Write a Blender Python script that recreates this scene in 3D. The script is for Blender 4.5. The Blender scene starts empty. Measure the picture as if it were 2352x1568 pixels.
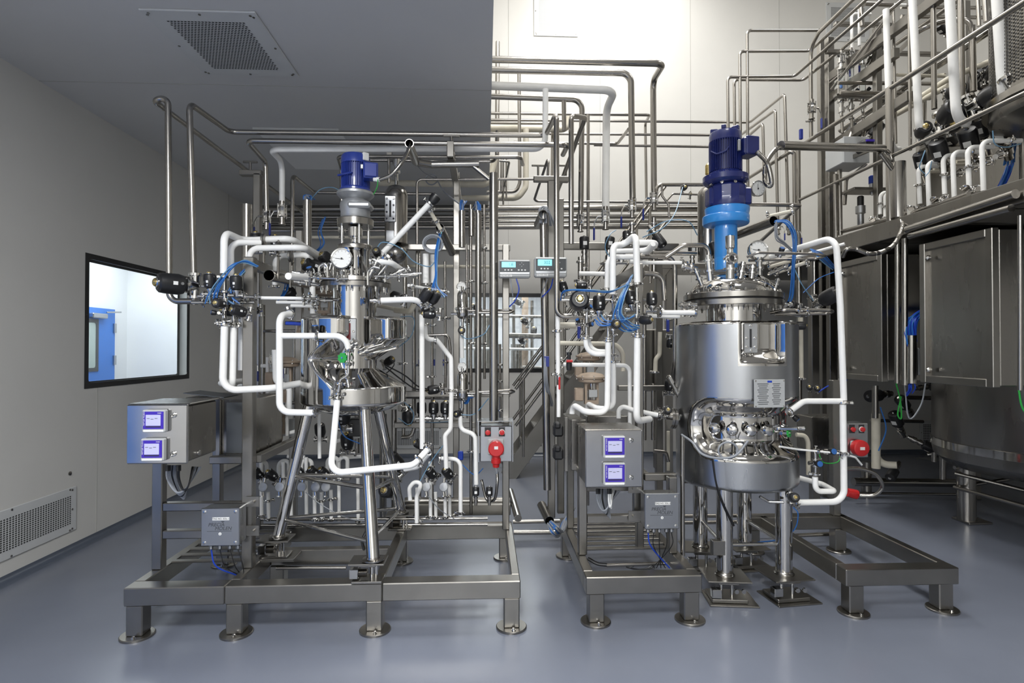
import bpy, math, random
from mathutils import Vector, Matrix, Quaternion
random.seed(7)
PI = math.pi
scn = bpy.context.scene
col = scn.collection

# ------------------------------------------------------------------ camera
FOC = 1306.0
YAW = math.atan(61 / FOC)
PIT = math.atan(16 / FOC)
CAMZ = 1.6
cd = bpy.data.cameras.new('camera'); cam = bpy.data.objects.new('camera', cd); col.objects.link(cam)
cam.location = (0, 0, CAMZ)
cam.rotation_euler = (PI / 2 + PIT, 0, -YAW)
cd.sensor_width = 36.0; cd.sensor_fit = 'HORIZONTAL'
cd.lens = FOC / 2352 * 36.0
cd.clip_start = 0.05; cd.clip_end = 60
scn.camera = cam

# ------------------------------------------------------------------ world, exposure, lights
w = bpy.data.worlds.new('world'); scn.world = w; w.use_nodes = True
w.node_tree.nodes['Background'].inputs[0].default_value = (0.55, 0.6, 0.66, 1)
w.node_tree.nodes['Background'].inputs[1].default_value = 0.02
vs = scn.view_settings
vs.view_transform = 'Standard'; vs.look = 'None'; vs.gamma = 1.0; vs.use_curve_mapping = False
vs.exposure = 0.0

def area(name, loc, rot, sx, sy, power, colr=(1, 1, 1), spread=180):
    l = bpy.data.lights.new(name, 'AREA'); l.shape = 'RECTANGLE'; l.size = sx; l.size_y = sy
    l.energy = power; l.color = colr; l.spread = math.radians(spread)
    o = bpy.data.objects.new(name, l); col.objects.link(o); o.location = loc; o.rotation_euler = rot
    return o
DOWN = (0, 0, 0)
# lamps of the tall bay (above the frame), the last an added front fill
area('bay_light', (1.9, 7.4, 7.55), DOWN, 1.2, 0.8, 95, (1.0, 0.98, 0.95))
area('bay_light', (1.3, 4.6, 7.55), DOWN, 1.4, 1.4, 240, (1.0, 0.99, 0.97))
area('bay_light', (4.6, 4.6, 7.55), DOWN, 1.4, 1.4, 60, (1.0, 0.98, 0.95))
area('bay_light', (1.3, 0.4, 7.55), DOWN, 1.4, 1.4, 120, (1.0, 0.99, 0.97))  # added fill, brightens the pipe faces turned to the camera
# lamps in the low ceiling, behind the photographer
area('ceiling_light', (-0.9, 0.5, 3.52), DOWN, 1.2, 0.6, 150, (0.98, 0.99, 1.0))
area('ceiling_light', (-0.6, -2.2, 3.52), DOWN, 1.2, 0.6, 260, (0.98, 0.99, 1.0))
area('ceiling_light', (0.7, -3.0, 3.52), DOWN, 1.2, 0.6, 55, (0.93, 0.97, 1.0))
# rooms seen through the windows
area('corridor_light', (-4.1, 6.2, 2.96), DOWN, 0.9, 2.4, 60, (0.95, 0.98, 1.0))
area('lab_light', (0.4, 10.2, 2.96), DOWN, 2.4, 1.2, 95, (0.96, 0.98, 1.0))

# ------------------------------------------------------------------ pixel -> point of the room on a known plane
def q(px, py, Y=None, X=None, Z=None):
    r = (px - 1176) / FOC; u = (784 - py) / FOC
    fy = math.cos(PIT) - u * math.sin(PIT); z = math.sin(PIT) + u * math.cos(PIT)
    x = r * math.cos(YAW) + fy * math.sin(YAW); y = -r * math.sin(YAW) + fy * math.cos(YAW)
    if Y is not None: t = Y / y
    elif X is not None: t = X / x
    else: t = (Z - CAMZ) / z
    return Vector((x * t, y * t, CAMZ + z * t))
def V(*a): return Vector(a)

# ------------------------------------------------------------------ materials
MATS = {}
def mat(name, base, rough=0.5, metal=0.0, noise=0.0, nscale=6.0, stretch=(1, 1, 1), bump=0.0, emit=None, estr=0.0,
        rnoise=0.0, trans=0.0, coat=0.0, spec=None, bscale=None, dist=0.002):
    m = bpy.data.materials.new(name); m.use_nodes = True; nt = m.node_tree
    b = nt.nodes['Principled BSDF']
    b.inputs['Base Color'].default_value = (*base, 1); b.inputs['Roughness'].default_value = rough
    b.inputs['Metallic'].default_value = metal
    if trans: b.inputs['Transmission Weight'].default_value = trans
    if coat: b.inputs['Coat Weight'].default_value = coat
    if spec is not None: b.inputs['Specular IOR Level'].default_value = spec
    if emit: b.inputs['Emission Color'].default_value = (*emit, 1); b.inputs['Emission Strength'].default_value = estr
    if noise or bump or rnoise:
        tc = nt.nodes.new('ShaderNodeTexCoord'); mp = nt.nodes.new('ShaderNodeMapping')
        mp.inputs['Scale'].default_value = stretch
        nt.links.new(tc.outputs['Object'], mp.inputs['Vector'])
        n = nt.nodes.new('ShaderNodeTexNoise'); n.inputs['Scale'].default_value = nscale; n.inputs['Detail'].default_value = 4
        nt.links.new(mp.outputs[0], n.inputs['Vector'])
        if noise:
            r = nt.nodes.new('ShaderNodeMapRange'); r.inputs[1].default_value = 0.3; r.inputs[2].default_value = 0.7
            r.inputs[3].default_value = 1 - noise; r.inputs[4].default_value = 1 + noise
            nt.links.new(n.outputs['Fac'], r.inputs[0])
            mx = nt.nodes.new('ShaderNodeVectorMath'); mx.operation = 'SCALE'; mx.inputs[0].default_value = base
            nt.links.new(r.outputs[0], mx.inputs['Scale']); nt.links.new(mx.outputs[0], b.inputs['Base Color'])
        if rnoise:
            r = nt.nodes.new('ShaderNodeMapRange'); r.inputs[1].default_value = 0.3; r.inputs[2].default_value = 0.7
            r.inputs[3].default_value = max(0.02, rough - rnoise); r.inputs[4].default_value = rough + rnoise
            nt.links.new(n.outputs['Fac'], r.inputs[0]); nt.links.new(r.outputs[0], b.inputs['Roughness'])
        if bump:
            n2 = n
            if bscale:
                n2 = nt.nodes.new('ShaderNodeTexNoise'); n2.inputs['Scale'].default_value = bscale
                nt.links.new(mp.outputs[0], n2.inputs['Vector'])
            bp = nt.nodes.new('ShaderNodeBump'); bp.inputs['Strength'].default_value = bump; bp.inputs['Distance'].default_value = dist
            nt.links.new(n2.outputs['Fac'], bp.inputs['Height']); nt.links.new(bp.outputs[0], b.inputs['Normal'])
    MATS[name] = m
    return m
mat('wall', (0.62, 0.61, 0.58), 0.42, noise=0.02, nscale=1.5, bump=0.05, bscale=90)
mat('ceiling', (0.57, 0.57, 0.57), 0.5, noise=0.02, nscale=1.2)
mat('wall_white', (0.78, 0.80, 0.82), 0.5, noise=0.01)
mat('floor', (0.155, 0.171, 0.213), 0.24, noise=0.06, nscale=1.3, rnoise=0.03)
mat('cove', (0.075, 0.09, 0.12), 0.3, noise=0.1, nscale=2)
mat('steel', (0.35, 0.335, 0.31), 0.22, 1.0, noise=0.04, nscale=3, rnoise=0.02)
mat('tube', (0.38, 0.36, 0.33), 0.25, 1.0, noise=0.04, nscale=3, rnoise=0.02)
mat('brushed', (0.29, 0.277, 0.255), 0.28, 1.0, noise=0.07, nscale=2.2, stretch=(3, 3, .5), rnoise=0.03)
mat('cabinet_steel', (0.46, 0.455, 0.45), 0.15, 1.0, noise=0.05, nscale=2.2, rnoise=0.03)
mat('frame', (0.29, 0.277, 0.255), 0.32, 1.0, noise=0.08, nscale=4, rnoise=0.04)
mat('mirror', (0.58, 0.565, 0.54), 0.07, 1.0, noise=0.03, nscale=3, bump=0.12, bscale=7, dist=0.01)
mat('satin', (0.43, 0.44, 0.455), 0.30, 1.0, noise=0.05, nscale=4, stretch=(1, 1, 0.15), rnoise=0.05)
mat('chrome', (0.60, 0.59, 0.57), 0.10, 1.0, noise=0.03, nscale=20)
mat('casting', (0.42, 0.43, 0.44), 0.42, 0.65, noise=0.1, nscale=25, bump=0.1)
mat('insulation', (0.86, 0.855, 0.83), 0.45, noise=0.03, nscale=12)
mat('insulation_old', (0.62, 0.58, 0.48), 0.5, noise=0.06, nscale=12)
mat('black', (0.012, 0.012, 0.013), 0.38, noise=0.1, nscale=10)
mat('rubber', (0.02, 0.02, 0.022), 0.6, noise=0.1, nscale=20)
mat('brass', (0.62, 0.48, 0.20), 0.25, 1.0, noise=0.08, nscale=40)
mat('label', (0.75, 0.75, 0.73), 0.5, noise=0.02)
mat('ink', (0.03, 0.03, 0.03), 0.6, noise=0.02)
mat('motor_blue', (0.022, 0.045, 0.27), 0.33, noise=0.08, nscale=10, coat=0.3)
mat('motor_navy', (0.012, 0.02, 0.125), 0.27, noise=0.08, nscale=10, coat=0.4)
mat('azure', (0.03, 0.25, 0.66), 0.28, noise=0.04, nscale=8, coat=0.4)
mat('handle_blue', (0.015, 0.03, 0.22), 0.4, noise=0.05)
mat('cap_blue', (0.03, 0.12, 0.36), 0.4, noise=0.05)
mat('hose_blue', (0.02, 0.13, 0.42), 0.35, noise=0.05)
mat('hose_pale', (0.14, 0.27, 0.40), 0.35, noise=0.05)
mat('hose_grey', (0.25, 0.265, 0.29), 0.45, noise=0.05)
mat('cable_blue', (0.01, 0.05, 0.42), 0.4, noise=0.05)
mat('red', (0.50, 0.018, 0.02), 0.33, noise=0.05, coat=0.2)
mat('dark_red', (0.12, 0.008, 0.01), 0.35, noise=0.05)
mat('green', (0.02, 0.30, 0.05), 0.4, noise=0.05)
mat('green_cable', (0.03, 0.40, 0.06), 0.4, noise=0.05)
mat('beige', (0.36, 0.28, 0.21), 0.45, noise=0.08, nscale=20)
mat('plastic_grey', (0.42, 0.43, 0.43), 0.4, noise=0.03)
mat('plastic_dark', (0.06, 0.065, 0.07), 0.4, noise=0.03)
mat('screen_violet', (0.045, 0.02, 0.36), 0.3, noise=0.03)
mat('screen_lcd', (0.45, 0.45, 0.62), 0.25, noise=0.02, emit=(0.55, 0.55, 0.85), estr=0.12)
mat('screen_cyan', (0.2, 0.7, 0.8), 0.25, noise=0.02, emit=(0.25, 0.85, 1.0), estr=0.9)
mat('door_blue', (0.055, 0.20, 0.62), 0.4, noise=0.03)
mat('door_window', (0.40, 0.48, 0.46), 0.15, noise=0.02)
mat('black_frame', (0.008, 0.008, 0.009), 0.25, noise=0.05)
mat('seam', (0.36, 0.355, 0.33), 0.6, noise=0.02)
mat('vent_paint', (0.55, 0.56, 0.56), 0.45, noise=0.02)
mat('hole', (0.02, 0.02, 0.02), 0.8, noise=0.05)
mat('glow_panel', (0.8, 0.8, 0.8), 0.4, noise=0.01)
m_ = bpy.data.materials.new('glass'); m_.use_nodes = True
nt = m_.node_tree; nt.nodes.clear()
go = nt.nodes.new('ShaderNodeOutputMaterial'); gm = nt.nodes.new('ShaderNodeMixShader')
gt = nt.nodes.new('ShaderNodeBsdfTransparent'); gg = nt.nodes.new('ShaderNodeBsdfGlossy')
gg.inputs['Roughness'].default_value = 0.02; gt.inputs[0].default_value = (0.95, 0.97, 0.97, 1); gm.inputs[0].default_value = 0.07
nt.links.new(gt.outputs[0], gm.inputs[1]); nt.links.new(gg.outputs[0], gm.inputs[2]); nt.links.new(gm.outputs[0], go.inputs[0])
MATS['glass'] = m_

# ------------------------------------------------------------------ mesh builder
def frame_of(d, up=None):
    d = Vector(d).normalized()
    a = Vector(up) if up is not None else (Vector((0, 0, 1)) if abs(d.z) < 0.95 else Vector((0, 1, 0)))
    s = a.cross(d)
    if s.length < 1e-4: s = Vector((1, 0, 0)).cross(d)
    s.normalize(); u = d.cross(s)
    return s, u, d
class MB:
    def __init__(s): s.v = []; s.f = []
    def add(s, vs_, fs):
        n = len(s.v); s.v += [tuple(v) for v in vs_]; s.f += [tuple(i + n for i in f) for f in fs]; return s
    def box(s, c, sz, rot=None, bev=0.0):
        x, y, z = sz[0] / 2, sz[1] / 2, sz[2] / 2; c = Vector(c)
        if bev <= 0:
            vv = [Vector((i * x, j * y, k * z)) for k in (-1, 1) for j in (-1, 1) for i in (-1, 1)]
            ff = [(0, 2, 3, 1), (4, 5, 7, 6), (0, 1, 5, 4), (2, 6, 7, 3), (0, 4, 6, 2), (1, 3, 7, 5)]
        else:
            b = min(bev, x * .9, y * .9, z * .9); vv = []; idx = {}
            for k in (-1, 1):
                for j in (-1, 1):
                    for i in (-1, 1):
                        idx[(i, j, k)] = len(vv)
                        vv += [Vector((i * x, j * (y - b), k * (z - b))), Vector((i * (x - b), j * y, k * (z - b))), Vector((i * (x - b), j * (y - b), k * z))]
            g = lambda i, j, k, a: idx[(i, j, k)] + a
            ff = []
            for i in (-1, 1): ff.append((g(i, -1, -1, 0), g(i, 1, -1, 0), g(i, 1, 1, 0), g(i, -1, 1, 0)))
            for j in (-1, 1): ff.append((g(-1, j, -1, 1), g(1, j, -1, 1), g(1, j, 1, 1), g(-1, j, 1, 1)))
            for k in (-1, 1): ff.append((g(-1, -1, k, 2), g(1, -1, k, 2), g(1, 1, k, 2), g(-1, 1, k, 2)))
            for j in (-1, 1):
                for k in (-1, 1): ff.append((g(-1, j, k, 1), g(1, j, k, 1), g(1, j, k, 2), g(-1, j, k, 2)))
            for i in (-1, 1):
                for k in (-1, 1): ff.append((g(i, -1, k, 0), g(i, 1, k, 0), g(i, 1, k, 2), g(i, -1, k, 2)))
            for i in (-1, 1):
                for j in (-1, 1): ff.append((g(i, j, -1, 0), g(i, j, 1, 0), g(i, j, 1, 1), g(i, j, -1, 1)))
            for i in (-1, 1):
                for j in (-1, 1):
                    for k in (-1, 1): ff.append((g(i, j, k, 0), g(i, j, k, 1), g(i, j, k, 2)))
        if rot is not None: vv = [rot @ v for v in vv]
        return s.add([v + c for v in vv], ff)
    def bx(s, x0, x1, y0, y1, z0, z1, bev=0.0):
        return s.box(((x0 + x1) / 2, (y0 + y1) / 2, (z0 + z1) / 2), (abs(x1 - x0), abs(y1 - y0), abs(z1 - z0)), bev=bev)
    def beam(s, a, b, w_, h_, up=None, bev=0.004):
        a = Vector(a); b = Vector(b); sx, u, d = frame_of(b - a, up)
        R = Matrix((sx, u, d)).transposed()
        return s.box((a + b) / 2, (w_, h_, (b - a).length), R, bev)
    def ring(s, c, sx, u, r, n): return [c + sx * (r * math.cos(2 * PI * i / n)) + u * (r * math.sin(2 * PI * i / n)) for i in range(n)]
    def lathe(s, p0, d, prof, n=24, a0=0.0, a1=None, up=None):
        """prof: (height along d, radius)"""
        p0 = Vector(p0); sx, u, d = frame_of(d, up); full = a1 is None
        m = n if full else n + 1; vv = []
        for h, r in prof:
            for i in range(m):
                a = (2 * PI * i / n) if full else a0 + (a1 - a0) * i / n
                vv.append(p0 + d * h + sx * (r * math.cos(a)) + u * (r * math.sin(a)))
        ff = []
        for k in range(len(prof) - 1):
            for i in range(n):
                j = (i + 1) % m if full else i + 1
                ff.append((k * m + i, k * m + j, (k + 1) * m + j, (k + 1) * m + i))
        if full:
            if prof[0][1] > 1e-5: ff.append(tuple(range(n - 1, -1, -1)))
            if prof[-1][1] > 1e-5: ff.append(tuple((len(prof) - 1) * m + i for i in range(n)))
        return s.add(vv, ff)
    def cyl(s, a, b, r, r2=None, n=16):
        a = Vector(a); b = Vector(b); L = (b - a).length
        if L < 1e-6: return s
        return s.lathe(a, b - a, [(0, r), (L, r if r2 is None else r2)], n)
    def tube(s, pts, r, R=0.0, n=12, cap=True, inner=None, closed=False):
        pts = [Vector(p) for p in pts]
        path = fillet(pts, R) if R > 0 else pts
        path = [p for i, p in enumerate(path) if i == 0 or (p - path[i - 1]).length > 1e-5]
        if len(path) < 2: return s
        T = []
        for i in range(len(path)):
            t = Vector((0, 0, 0))
            if i > 0: t += (path[i] - path[i - 1]).normalized()
            if i < len(path) - 1: t += (path[i + 1] - path[i]).normalized()
            T.append(t.normalized() if t.length > 1e-6 else (path[i] - path[i - 1]).normalized())
        sx, u, d = frame_of(T[0]); vv = []
        for i, p in enumerate(path):
            if i > 0:
                ax = T[i - 1].cross(T[i])
                if ax.length > 1e-7:
                    qn = Quaternion(ax.normalized(), T[i - 1].angle(T[i])); sx = qn @ sx; u = qn @ u
            k = 1.0
            if 0 < i < len(path) - 1:
                c = (path[i] - path[i - 1]).normalized().dot((path[i + 1] - path[i]).normalized()); k = 1 / max(0.5, math.sqrt((1 + c) / 2))
            vv += s.ring(p, sx, u, r, n)
        ff = [(k * n + i, k * n + (i + 1) % n, (k + 1) * n + (i + 1) % n, (k + 1) * n + i) for k in range(len(path) - 1) for i in range(n)]
        if cap: ff += [tuple(range(n - 1, -1, -1)), tuple((len(path) - 1) * n + i for i in range(n))]
        return s.add(vv, ff)
    def pipe_open(s, a, b, r, t=0.003, n=24):
        a = Vector(a); b = Vector(b); L = (b - a).length
        pr = [(0, r - t), (0, r), (L, r), (L, r - t), (0, r - t)]
        return s.lathe(a, b - a, pr, n)
    def ball(s, c, r, n=16, sc=(1, 1, 1)):
        c = Vector(c); m = n // 2; vv = [c + Vector((0, 0, r * sc[2]))]
        for j in range(1, m):
            for i in range(n):
                a = PI * j / m; b = 2 * PI * i / n
                vv.append(c + Vector((r * sc[0] * math.sin(a) * math.cos(b), r * sc[1] * math.sin(a) * math.sin(b), r * sc[2] * math.cos(a))))
        vv.append(c - Vector((0, 0, r * sc[2]))); ff = []
        for i in range(n):
            ff.append((0, 1 + i, 1 + (i + 1) % n)); e = len(vv) - 1; o = 1 + (m - 2) * n
            ff.append((e, o + (i + 1) % n, o + i))
        for j in range(m - 2):
            for i in range(n):
                ff.append((1 + j * n + i, 1 + (j + 1) * n + i, 1 + (j + 1) * n + (i + 1) % n, 1 + j * n + (i + 1) % n))
        return s.add(vv, ff)
    def prism(s, poly, a, b):
        """poly: list of 3D points (planar), extruded by vector b-a"""
        e = Vector(b) - Vector(a); n = len(poly); vv = [Vector(p) for p in poly] + [Vector(p) + e for p in poly]
        ff = [tuple(range(n - 1, -1, -1)), tuple(range(n, 2 * n))] + [(i, (i + 1) % n, n + (i + 1) % n, n + i) for i in range(n)]
        return s.add(vv, ff)
    def build(s, name, m='steel', parent=None, ang=35, smooth=True):
        me = bpy.data.meshes.new(name)
        off = Vector((0, 0, 0))
        pr = parent
        while pr is not None: off += pr.location; pr = pr.parent
        o = bpy.data.objects.new(name, me); col.objects.link(o)
        vv = s.v
        if parent is not None:
            vv = [tuple(Vector(v) - off) for v in s.v]; o.parent = parent
        me.from_pydata(vv, [], s.f)
        import bmesh
        bm = bmesh.new(); bm.from_mesh(me); bmesh.ops.recalc_face_normals(bm, faces=bm.faces); bm.to_mesh(me); bm.free()
        me.materials.append(MATS[m])
        if smooth:
            me.polygons.foreach_set('use_smooth', [True] * len(me.polygons)); me.set_sharp_from_angle(angle=math.radians(ang))
        return o
def fillet(pts, R, seg=6):
    out = [pts[0]]
    for i in range(1, len(pts) - 1):
        a, b, c = pts[i - 1], pts[i], pts[i + 1]
        d1 = (a - b); d2 = (c - b); l1, l2 = d1.length, d2.length
        if l1 < 1e-6 or l2 < 1e-6: continue
        d1.normalize(); d2.normalize(); ang = d1.angle(d2)
        if ang > PI - 0.03: out.append(b); continue
        t = R / math.tan(ang / 2); t = min(t, l1 * (0.49 if i > 1 else 0.95), l2 * (0.49 if i < len(pts) - 2 else 0.95)); r = t * math.tan(ang / 2)
        cen = b + (d1 + d2).normalized() * (r / math.sin(ang / 2))
        p0 = b + d1 * t; p1 = b + d2 * t; v0 = p0 - cen; v1 = p1 - cen; tot = v0.angle(v1)
        if tot < 1e-4: out.append(b); continue
        ns = max(2, int(seg * tot / (PI / 2) + 1.5))
        for k in range(ns + 1):
            f = k / ns; out.append(cen + (v0 * math.sin((1 - f) * tot) + v1 * math.sin(f * tot)) / math.sin(tot))
    out.append(pts[-1]); return out
def curve_pts(pts, n=8):
    """Catmull-Rom through points"""
    pts = [Vector(p) for p in pts]; P_ = [pts[0] * 2 - pts[1]] + pts + [pts[-1] * 2 - pts[-2]]; out = []
    for i in range(1, len(P_) - 2):
        p0, p1, p2, p3 = P_[i - 1:i + 3]
        for k in range(n):
            t = k / n; out.append(0.5 * ((2 * p1) + (p2 - p0) * t + (2 * p0 - 5 * p1 + 4 * p2 - p3) * t * t + (3 * p1 - p0 - 3 * p2 + p3) * t ** 3))
    out.append(pts[-1]); return out

# ------------------------------------------------------------------ things
def tag(o, label, cat, group=None):
    o['label'] = label; o['category'] = cat
    if group: o['group'] = group
    return o
def struct(o): o['kind'] = 'structure'; return o
def thing(name, label, cat, loc=(0, 0, 0), group=None):
    o = bpy.data.objects.new(name, None); col.objects.link(o); o.location = loc; o.empty_display_size = 0.05
    return tag(o, label, cat, group)
def dup(root, label=None, group=None):
    def cp(o, par):
        c = o.copy(); col.objects.link(c); c.parent = par
        for ch in list(o.children): cp(ch, c)
        return c
    r = cp(root, None)
    if label: r['label'] = label
    if group: r['group'] = group
    return r
def pose(o, loc, d, up=None, s=1.0):
    """local +Z along d"""
    sx, u, d = frame_of(d, up); M = Matrix((sx, u, d)).transposed()
    o.location = loc; o.rotation_mode = 'QUATERNION'; o.rotation_quaternion = M.to_quaternion(); o.scale = (s, s, s)
    return o
PROTO = {}
def use(kind, builder, label, loc, d=(0, 0, 1), up=None, s=1.0, group=None):
    if kind not in PROTO:
        o = builder(); PROTO[kind] = o; PROTO[kind + '!'] = True
    else: o = dup(PROTO[kind])
    o['label'] = label
    if group: o['group'] = group
    elif 'group' in o: del o['group']
    return pose(o, loc, d, up, s)
def clamp_mesh(p, d, r):
    """sanitary clamp round a pipe of radius r: ring with an ear, bolt and wing nut"""
    m = MB(); p = Vector(p); sx, u, d = frame_of(d)
    m.lathe(p - d * 0.009, d, [(0, r * 1.05), (0, r + 0.008), (0.004, r + 0.013), (0.014, r + 0.013), (0.018, r + 0.008), (0.018, r * 1.05)], 18)
    a = random.uniform(0, 2 * PI); e = sx * math.cos(a) + u * math.sin(a); t = d.cross(e)
    m.beam(p + e * (r + 0.01) , p + e * (r + 0.034), 0.014, 0.02)
    m.cyl(p + e * (r + 0.024) - t * 0.02, p + e * (r + 0.024) + t * 0.022, 0.004, n=8)
    m.beam(p + e * (r + 0.024) + t * 0.022 - d * 0.012, p + e * (r + 0.024) + t * 0.022 + d * 0.012, 0.006, 0.006)
    m.beam(p - e * (r + 0.008), p - e * (r + 0.022), 0.012, 0.012)
    return m
def pts_of(pts):
    return [p if isinstance(p, Vector) else q(p[0], p[1], Y=p[2]) for p in pts]
def pipe(label, pts, r=0.019, m='tube', R=None, clamps=(), cat='pipe', name=None, group=None, n=12, caps=()):
    """clamps: (segment index, fraction) along the polyline; rendered as clamp parts"""
    W = pts_of(pts)
    if m.startswith('insul') and (r <= .03 or 'riser' in label): r *= .8
    if R is None: R = r * 3.0
    if name is None: name = 'insulated_pipe' if m.startswith('insul') else 'steel_pipe'
    mb = MB().tube(W, r, R, n)
    if m.startswith('insul') and len(W) > 2:
        pass
    if not clamps:
        o = mb.build(name, m); return tag(o, label, cat, group)
    t = thing(name, label, cat, W[0], group)
    mb.build('pipe_run', m, t)
    for k, f in clamps:
        a, b = W[k], W[k + 1]
        clamp_mesh(a.lerp(b, f), b - a, r * (0.9 if m.startswith('insul') else 1.0)).build('clamp', 'chrome', t)
    return t
def hose(label, pts, r=0.004, m='hose_blue', name='air_hose', cat='hose', group=None, n=6, k=8):
    mb = MB().tube(curve_pts(pts_of(pts), k), r, 0, n)
    return tag(mb.build(name, m), label, cat, group)
def bundle(label, pts, cnt, r=0.004, spread=0.02, m='hose_blue', name='air_hose_bundle', cat='hose', part='hose', m2=None, fan=None):
    W = pts_of(pts); t = thing(name, label, cat, W[0])
    for i in range(cnt):
        a = random.uniform(0, 2 * PI); rr = spread * math.sqrt(random.random())
        off = Vector((math.cos(a), 0.6 * math.sin(a), 0.7 * math.sin(a + 1))) * rr
        P_ = []
        for j, p in enumerate(W):
            jit = Vector((random.uniform(-1, 1), random.uniform(-1, 1), random.uniform(-1, 1))) * spread * 0.25
            kf = 1.0 if fan is None else fan[j]
            P_.append(p + off * kf + jit * kf)
        MB().tube(curve_pts(P_, 6), r, 0, 6).build(part, (m2 if (m2 and i % 3 == 2) else m), t)
    return t
def text_part(name, s, loc, size, parent, m='ink', rot=(PI / 2, 0, 0), align='CENTER', ext=0.0004, shear=0):
    cu = bpy.data.curves.new(name, 'FONT'); cu.body = s; cu.size = size; cu.extrude = ext; cu.align_x = align; cu.align_y = 'CENTER'; cu.shear = shear
    o = bpy.data.objects.new(name, cu); col.objects.link(o)
    dg = bpy.context.evaluated_depsgraph_get(); me = bpy.data.meshes.new_from_object(o.evaluated_get(dg))
    bpy.data.objects.remove(o)
    o = bpy.data.objects.new(name, me); col.objects.link(o); me.materials.clear(); me.materials.append(MATS[m])
    off = Vector((0, 0, 0)); pr = parent
    while pr is not None: off += pr.location; pr = pr.parent
    o.parent = parent; o.location = Vector(loc) - off; o.rotation_euler = rot
    return o
# ================================================================== THE ROOM
XL = -3.27; YB = 8.43; ZC = 3.56; XE = 0.045; ZH = 7.6; XR = 7.2; YF = -4.0
fl = MB().bx(XL - 2.2, XR, YF, YB + 4.0, -0.1, 0); struct(fl.build('floor', 'floor'))
# left wall with window opening
wy0, wy1, wz0, wz1 = 4.80, 6.44, 1.27, 2.385
m = MB()
T = 0.1
m.bx(XL - T, XL, YF, wy0, 0, ZC); m.bx(XL - T, XL, wy1, YB, 0, ZC); m.bx(XL - T, XL, wy0, wy1, 0, wz0); m.bx(XL - T, XL, wy0, wy1, wz1, ZC)
struct(m.build('wall_left', 'wall'))
# back wall with window opening
bx0, bx1, bz0, bz1 = -0.455, 0.90, 1.245, 2.42
m = MB()
m.bx(XL - T, bx0, YB, YB + T, 0, ZH); m.bx(bx1, XR, YB, YB + T, 0, ZH); m.bx(bx0, bx1, YB, YB + T, 0, bz0); m.bx(bx0, bx1, YB, YB + T, bz1, ZH)
struct(m.build('wall_back', 'wall'))
struct(MB().bx(XR, XR + T, YF, YB + T, 0, ZH).build('wall_right', 'wall'))
struct(MB().bx(XL - T, XR, YF - T, YF, 0, ZH).build('wall_front', 'wall'))
struct(MB().bx(XL - T, XE, YF, YB, ZC, ZC + 0.06).build('ceiling', 'ceiling'))
struct(MB().bx(XE - 0.06, XE, YF, YB, ZC + 0.06, ZH).build('wall_riser', 'wall'))
struct(MB().bx(XE - 0.06, XR + T, YF - T, YB + T, ZH, ZH + 0.1).build('ceiling', 'ceiling'))
# coved kerb where floor meets wall
def cove(name, a, b, nrm):
    a = Vector(a); b = Vector(b); nrm = Vector(nrm); m = MB(); rr = 0.055; pr = [Vector((0, 0, 0))]
    prof = [nrm * 0.001 + V(0, 0, 0.002)]
    for i in range(7):
        t = i / 6 * PI / 2
        prof.append(nrm * (rr - rr * math.cos(PI / 2 - t) ) + V(0, 0, rr - rr * math.sin(PI / 2 - t)) if False else nrm * (rr * (1 - math.sin(t))) + V(0, 0, rr * (1 - math.cos(t))))
    m.prism([a + p for p in prof], a, b); return struct(m.build(name, 'cove'))
cove('trim_1', (XL, YF, 0), (XL, YB, 0), (1, 0, 0)); cove('trim_2', (XL, YB, 0), (XR, YB, 0), (0, -1, 0))
# joints between wall panels and between ceiling panels
def seam(i, a, b, w_=0.004):
    struct(MB().beam(a, b, w_, w_, bev=0).build('trim_%d' % i, 'seam'))
k = 3
for y in (3.75, 4.96, 6.17, 7.38):
    if y == 6.17: continue
    seam(k, (XL + 0.0005, y, 0.06), (XL + 0.0005, y, wz0 if y == 4.96 else ZC)); k += 1
for x in (0.34, 1.72, 3.1, 4.48): seam(k, (x, YB - 0.0005, 2.6), (x, YB - 0.0005, ZH)); k += 1
for y in (4.3,): seam(k, (XL, y, ZC - 0.0005), (XE, y, ZC - 0.0005), 0.003); k += 1
# blue double door in the left wall beside the photographer (mirrored in the vessels)
def door(name, x0, x1, y, z1, face=1, axis='y'):
    d = MB()
    if axis == 'y': d.bx(x0, x1, y, y + 0.05 * face, 0.01, z1)
    else: d.bx(y, y + 0.05 * face, x0, x1, 0.01, z1)
    return d
struct(door('door_2', .45, 1.44, XL, 2.15, axis='x').build('door_2', 'door_blue')); struct(door('door_3', 1.46, 2.45, XL, 2.15, axis='x').build('door_3', 'door_blue'))

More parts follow.
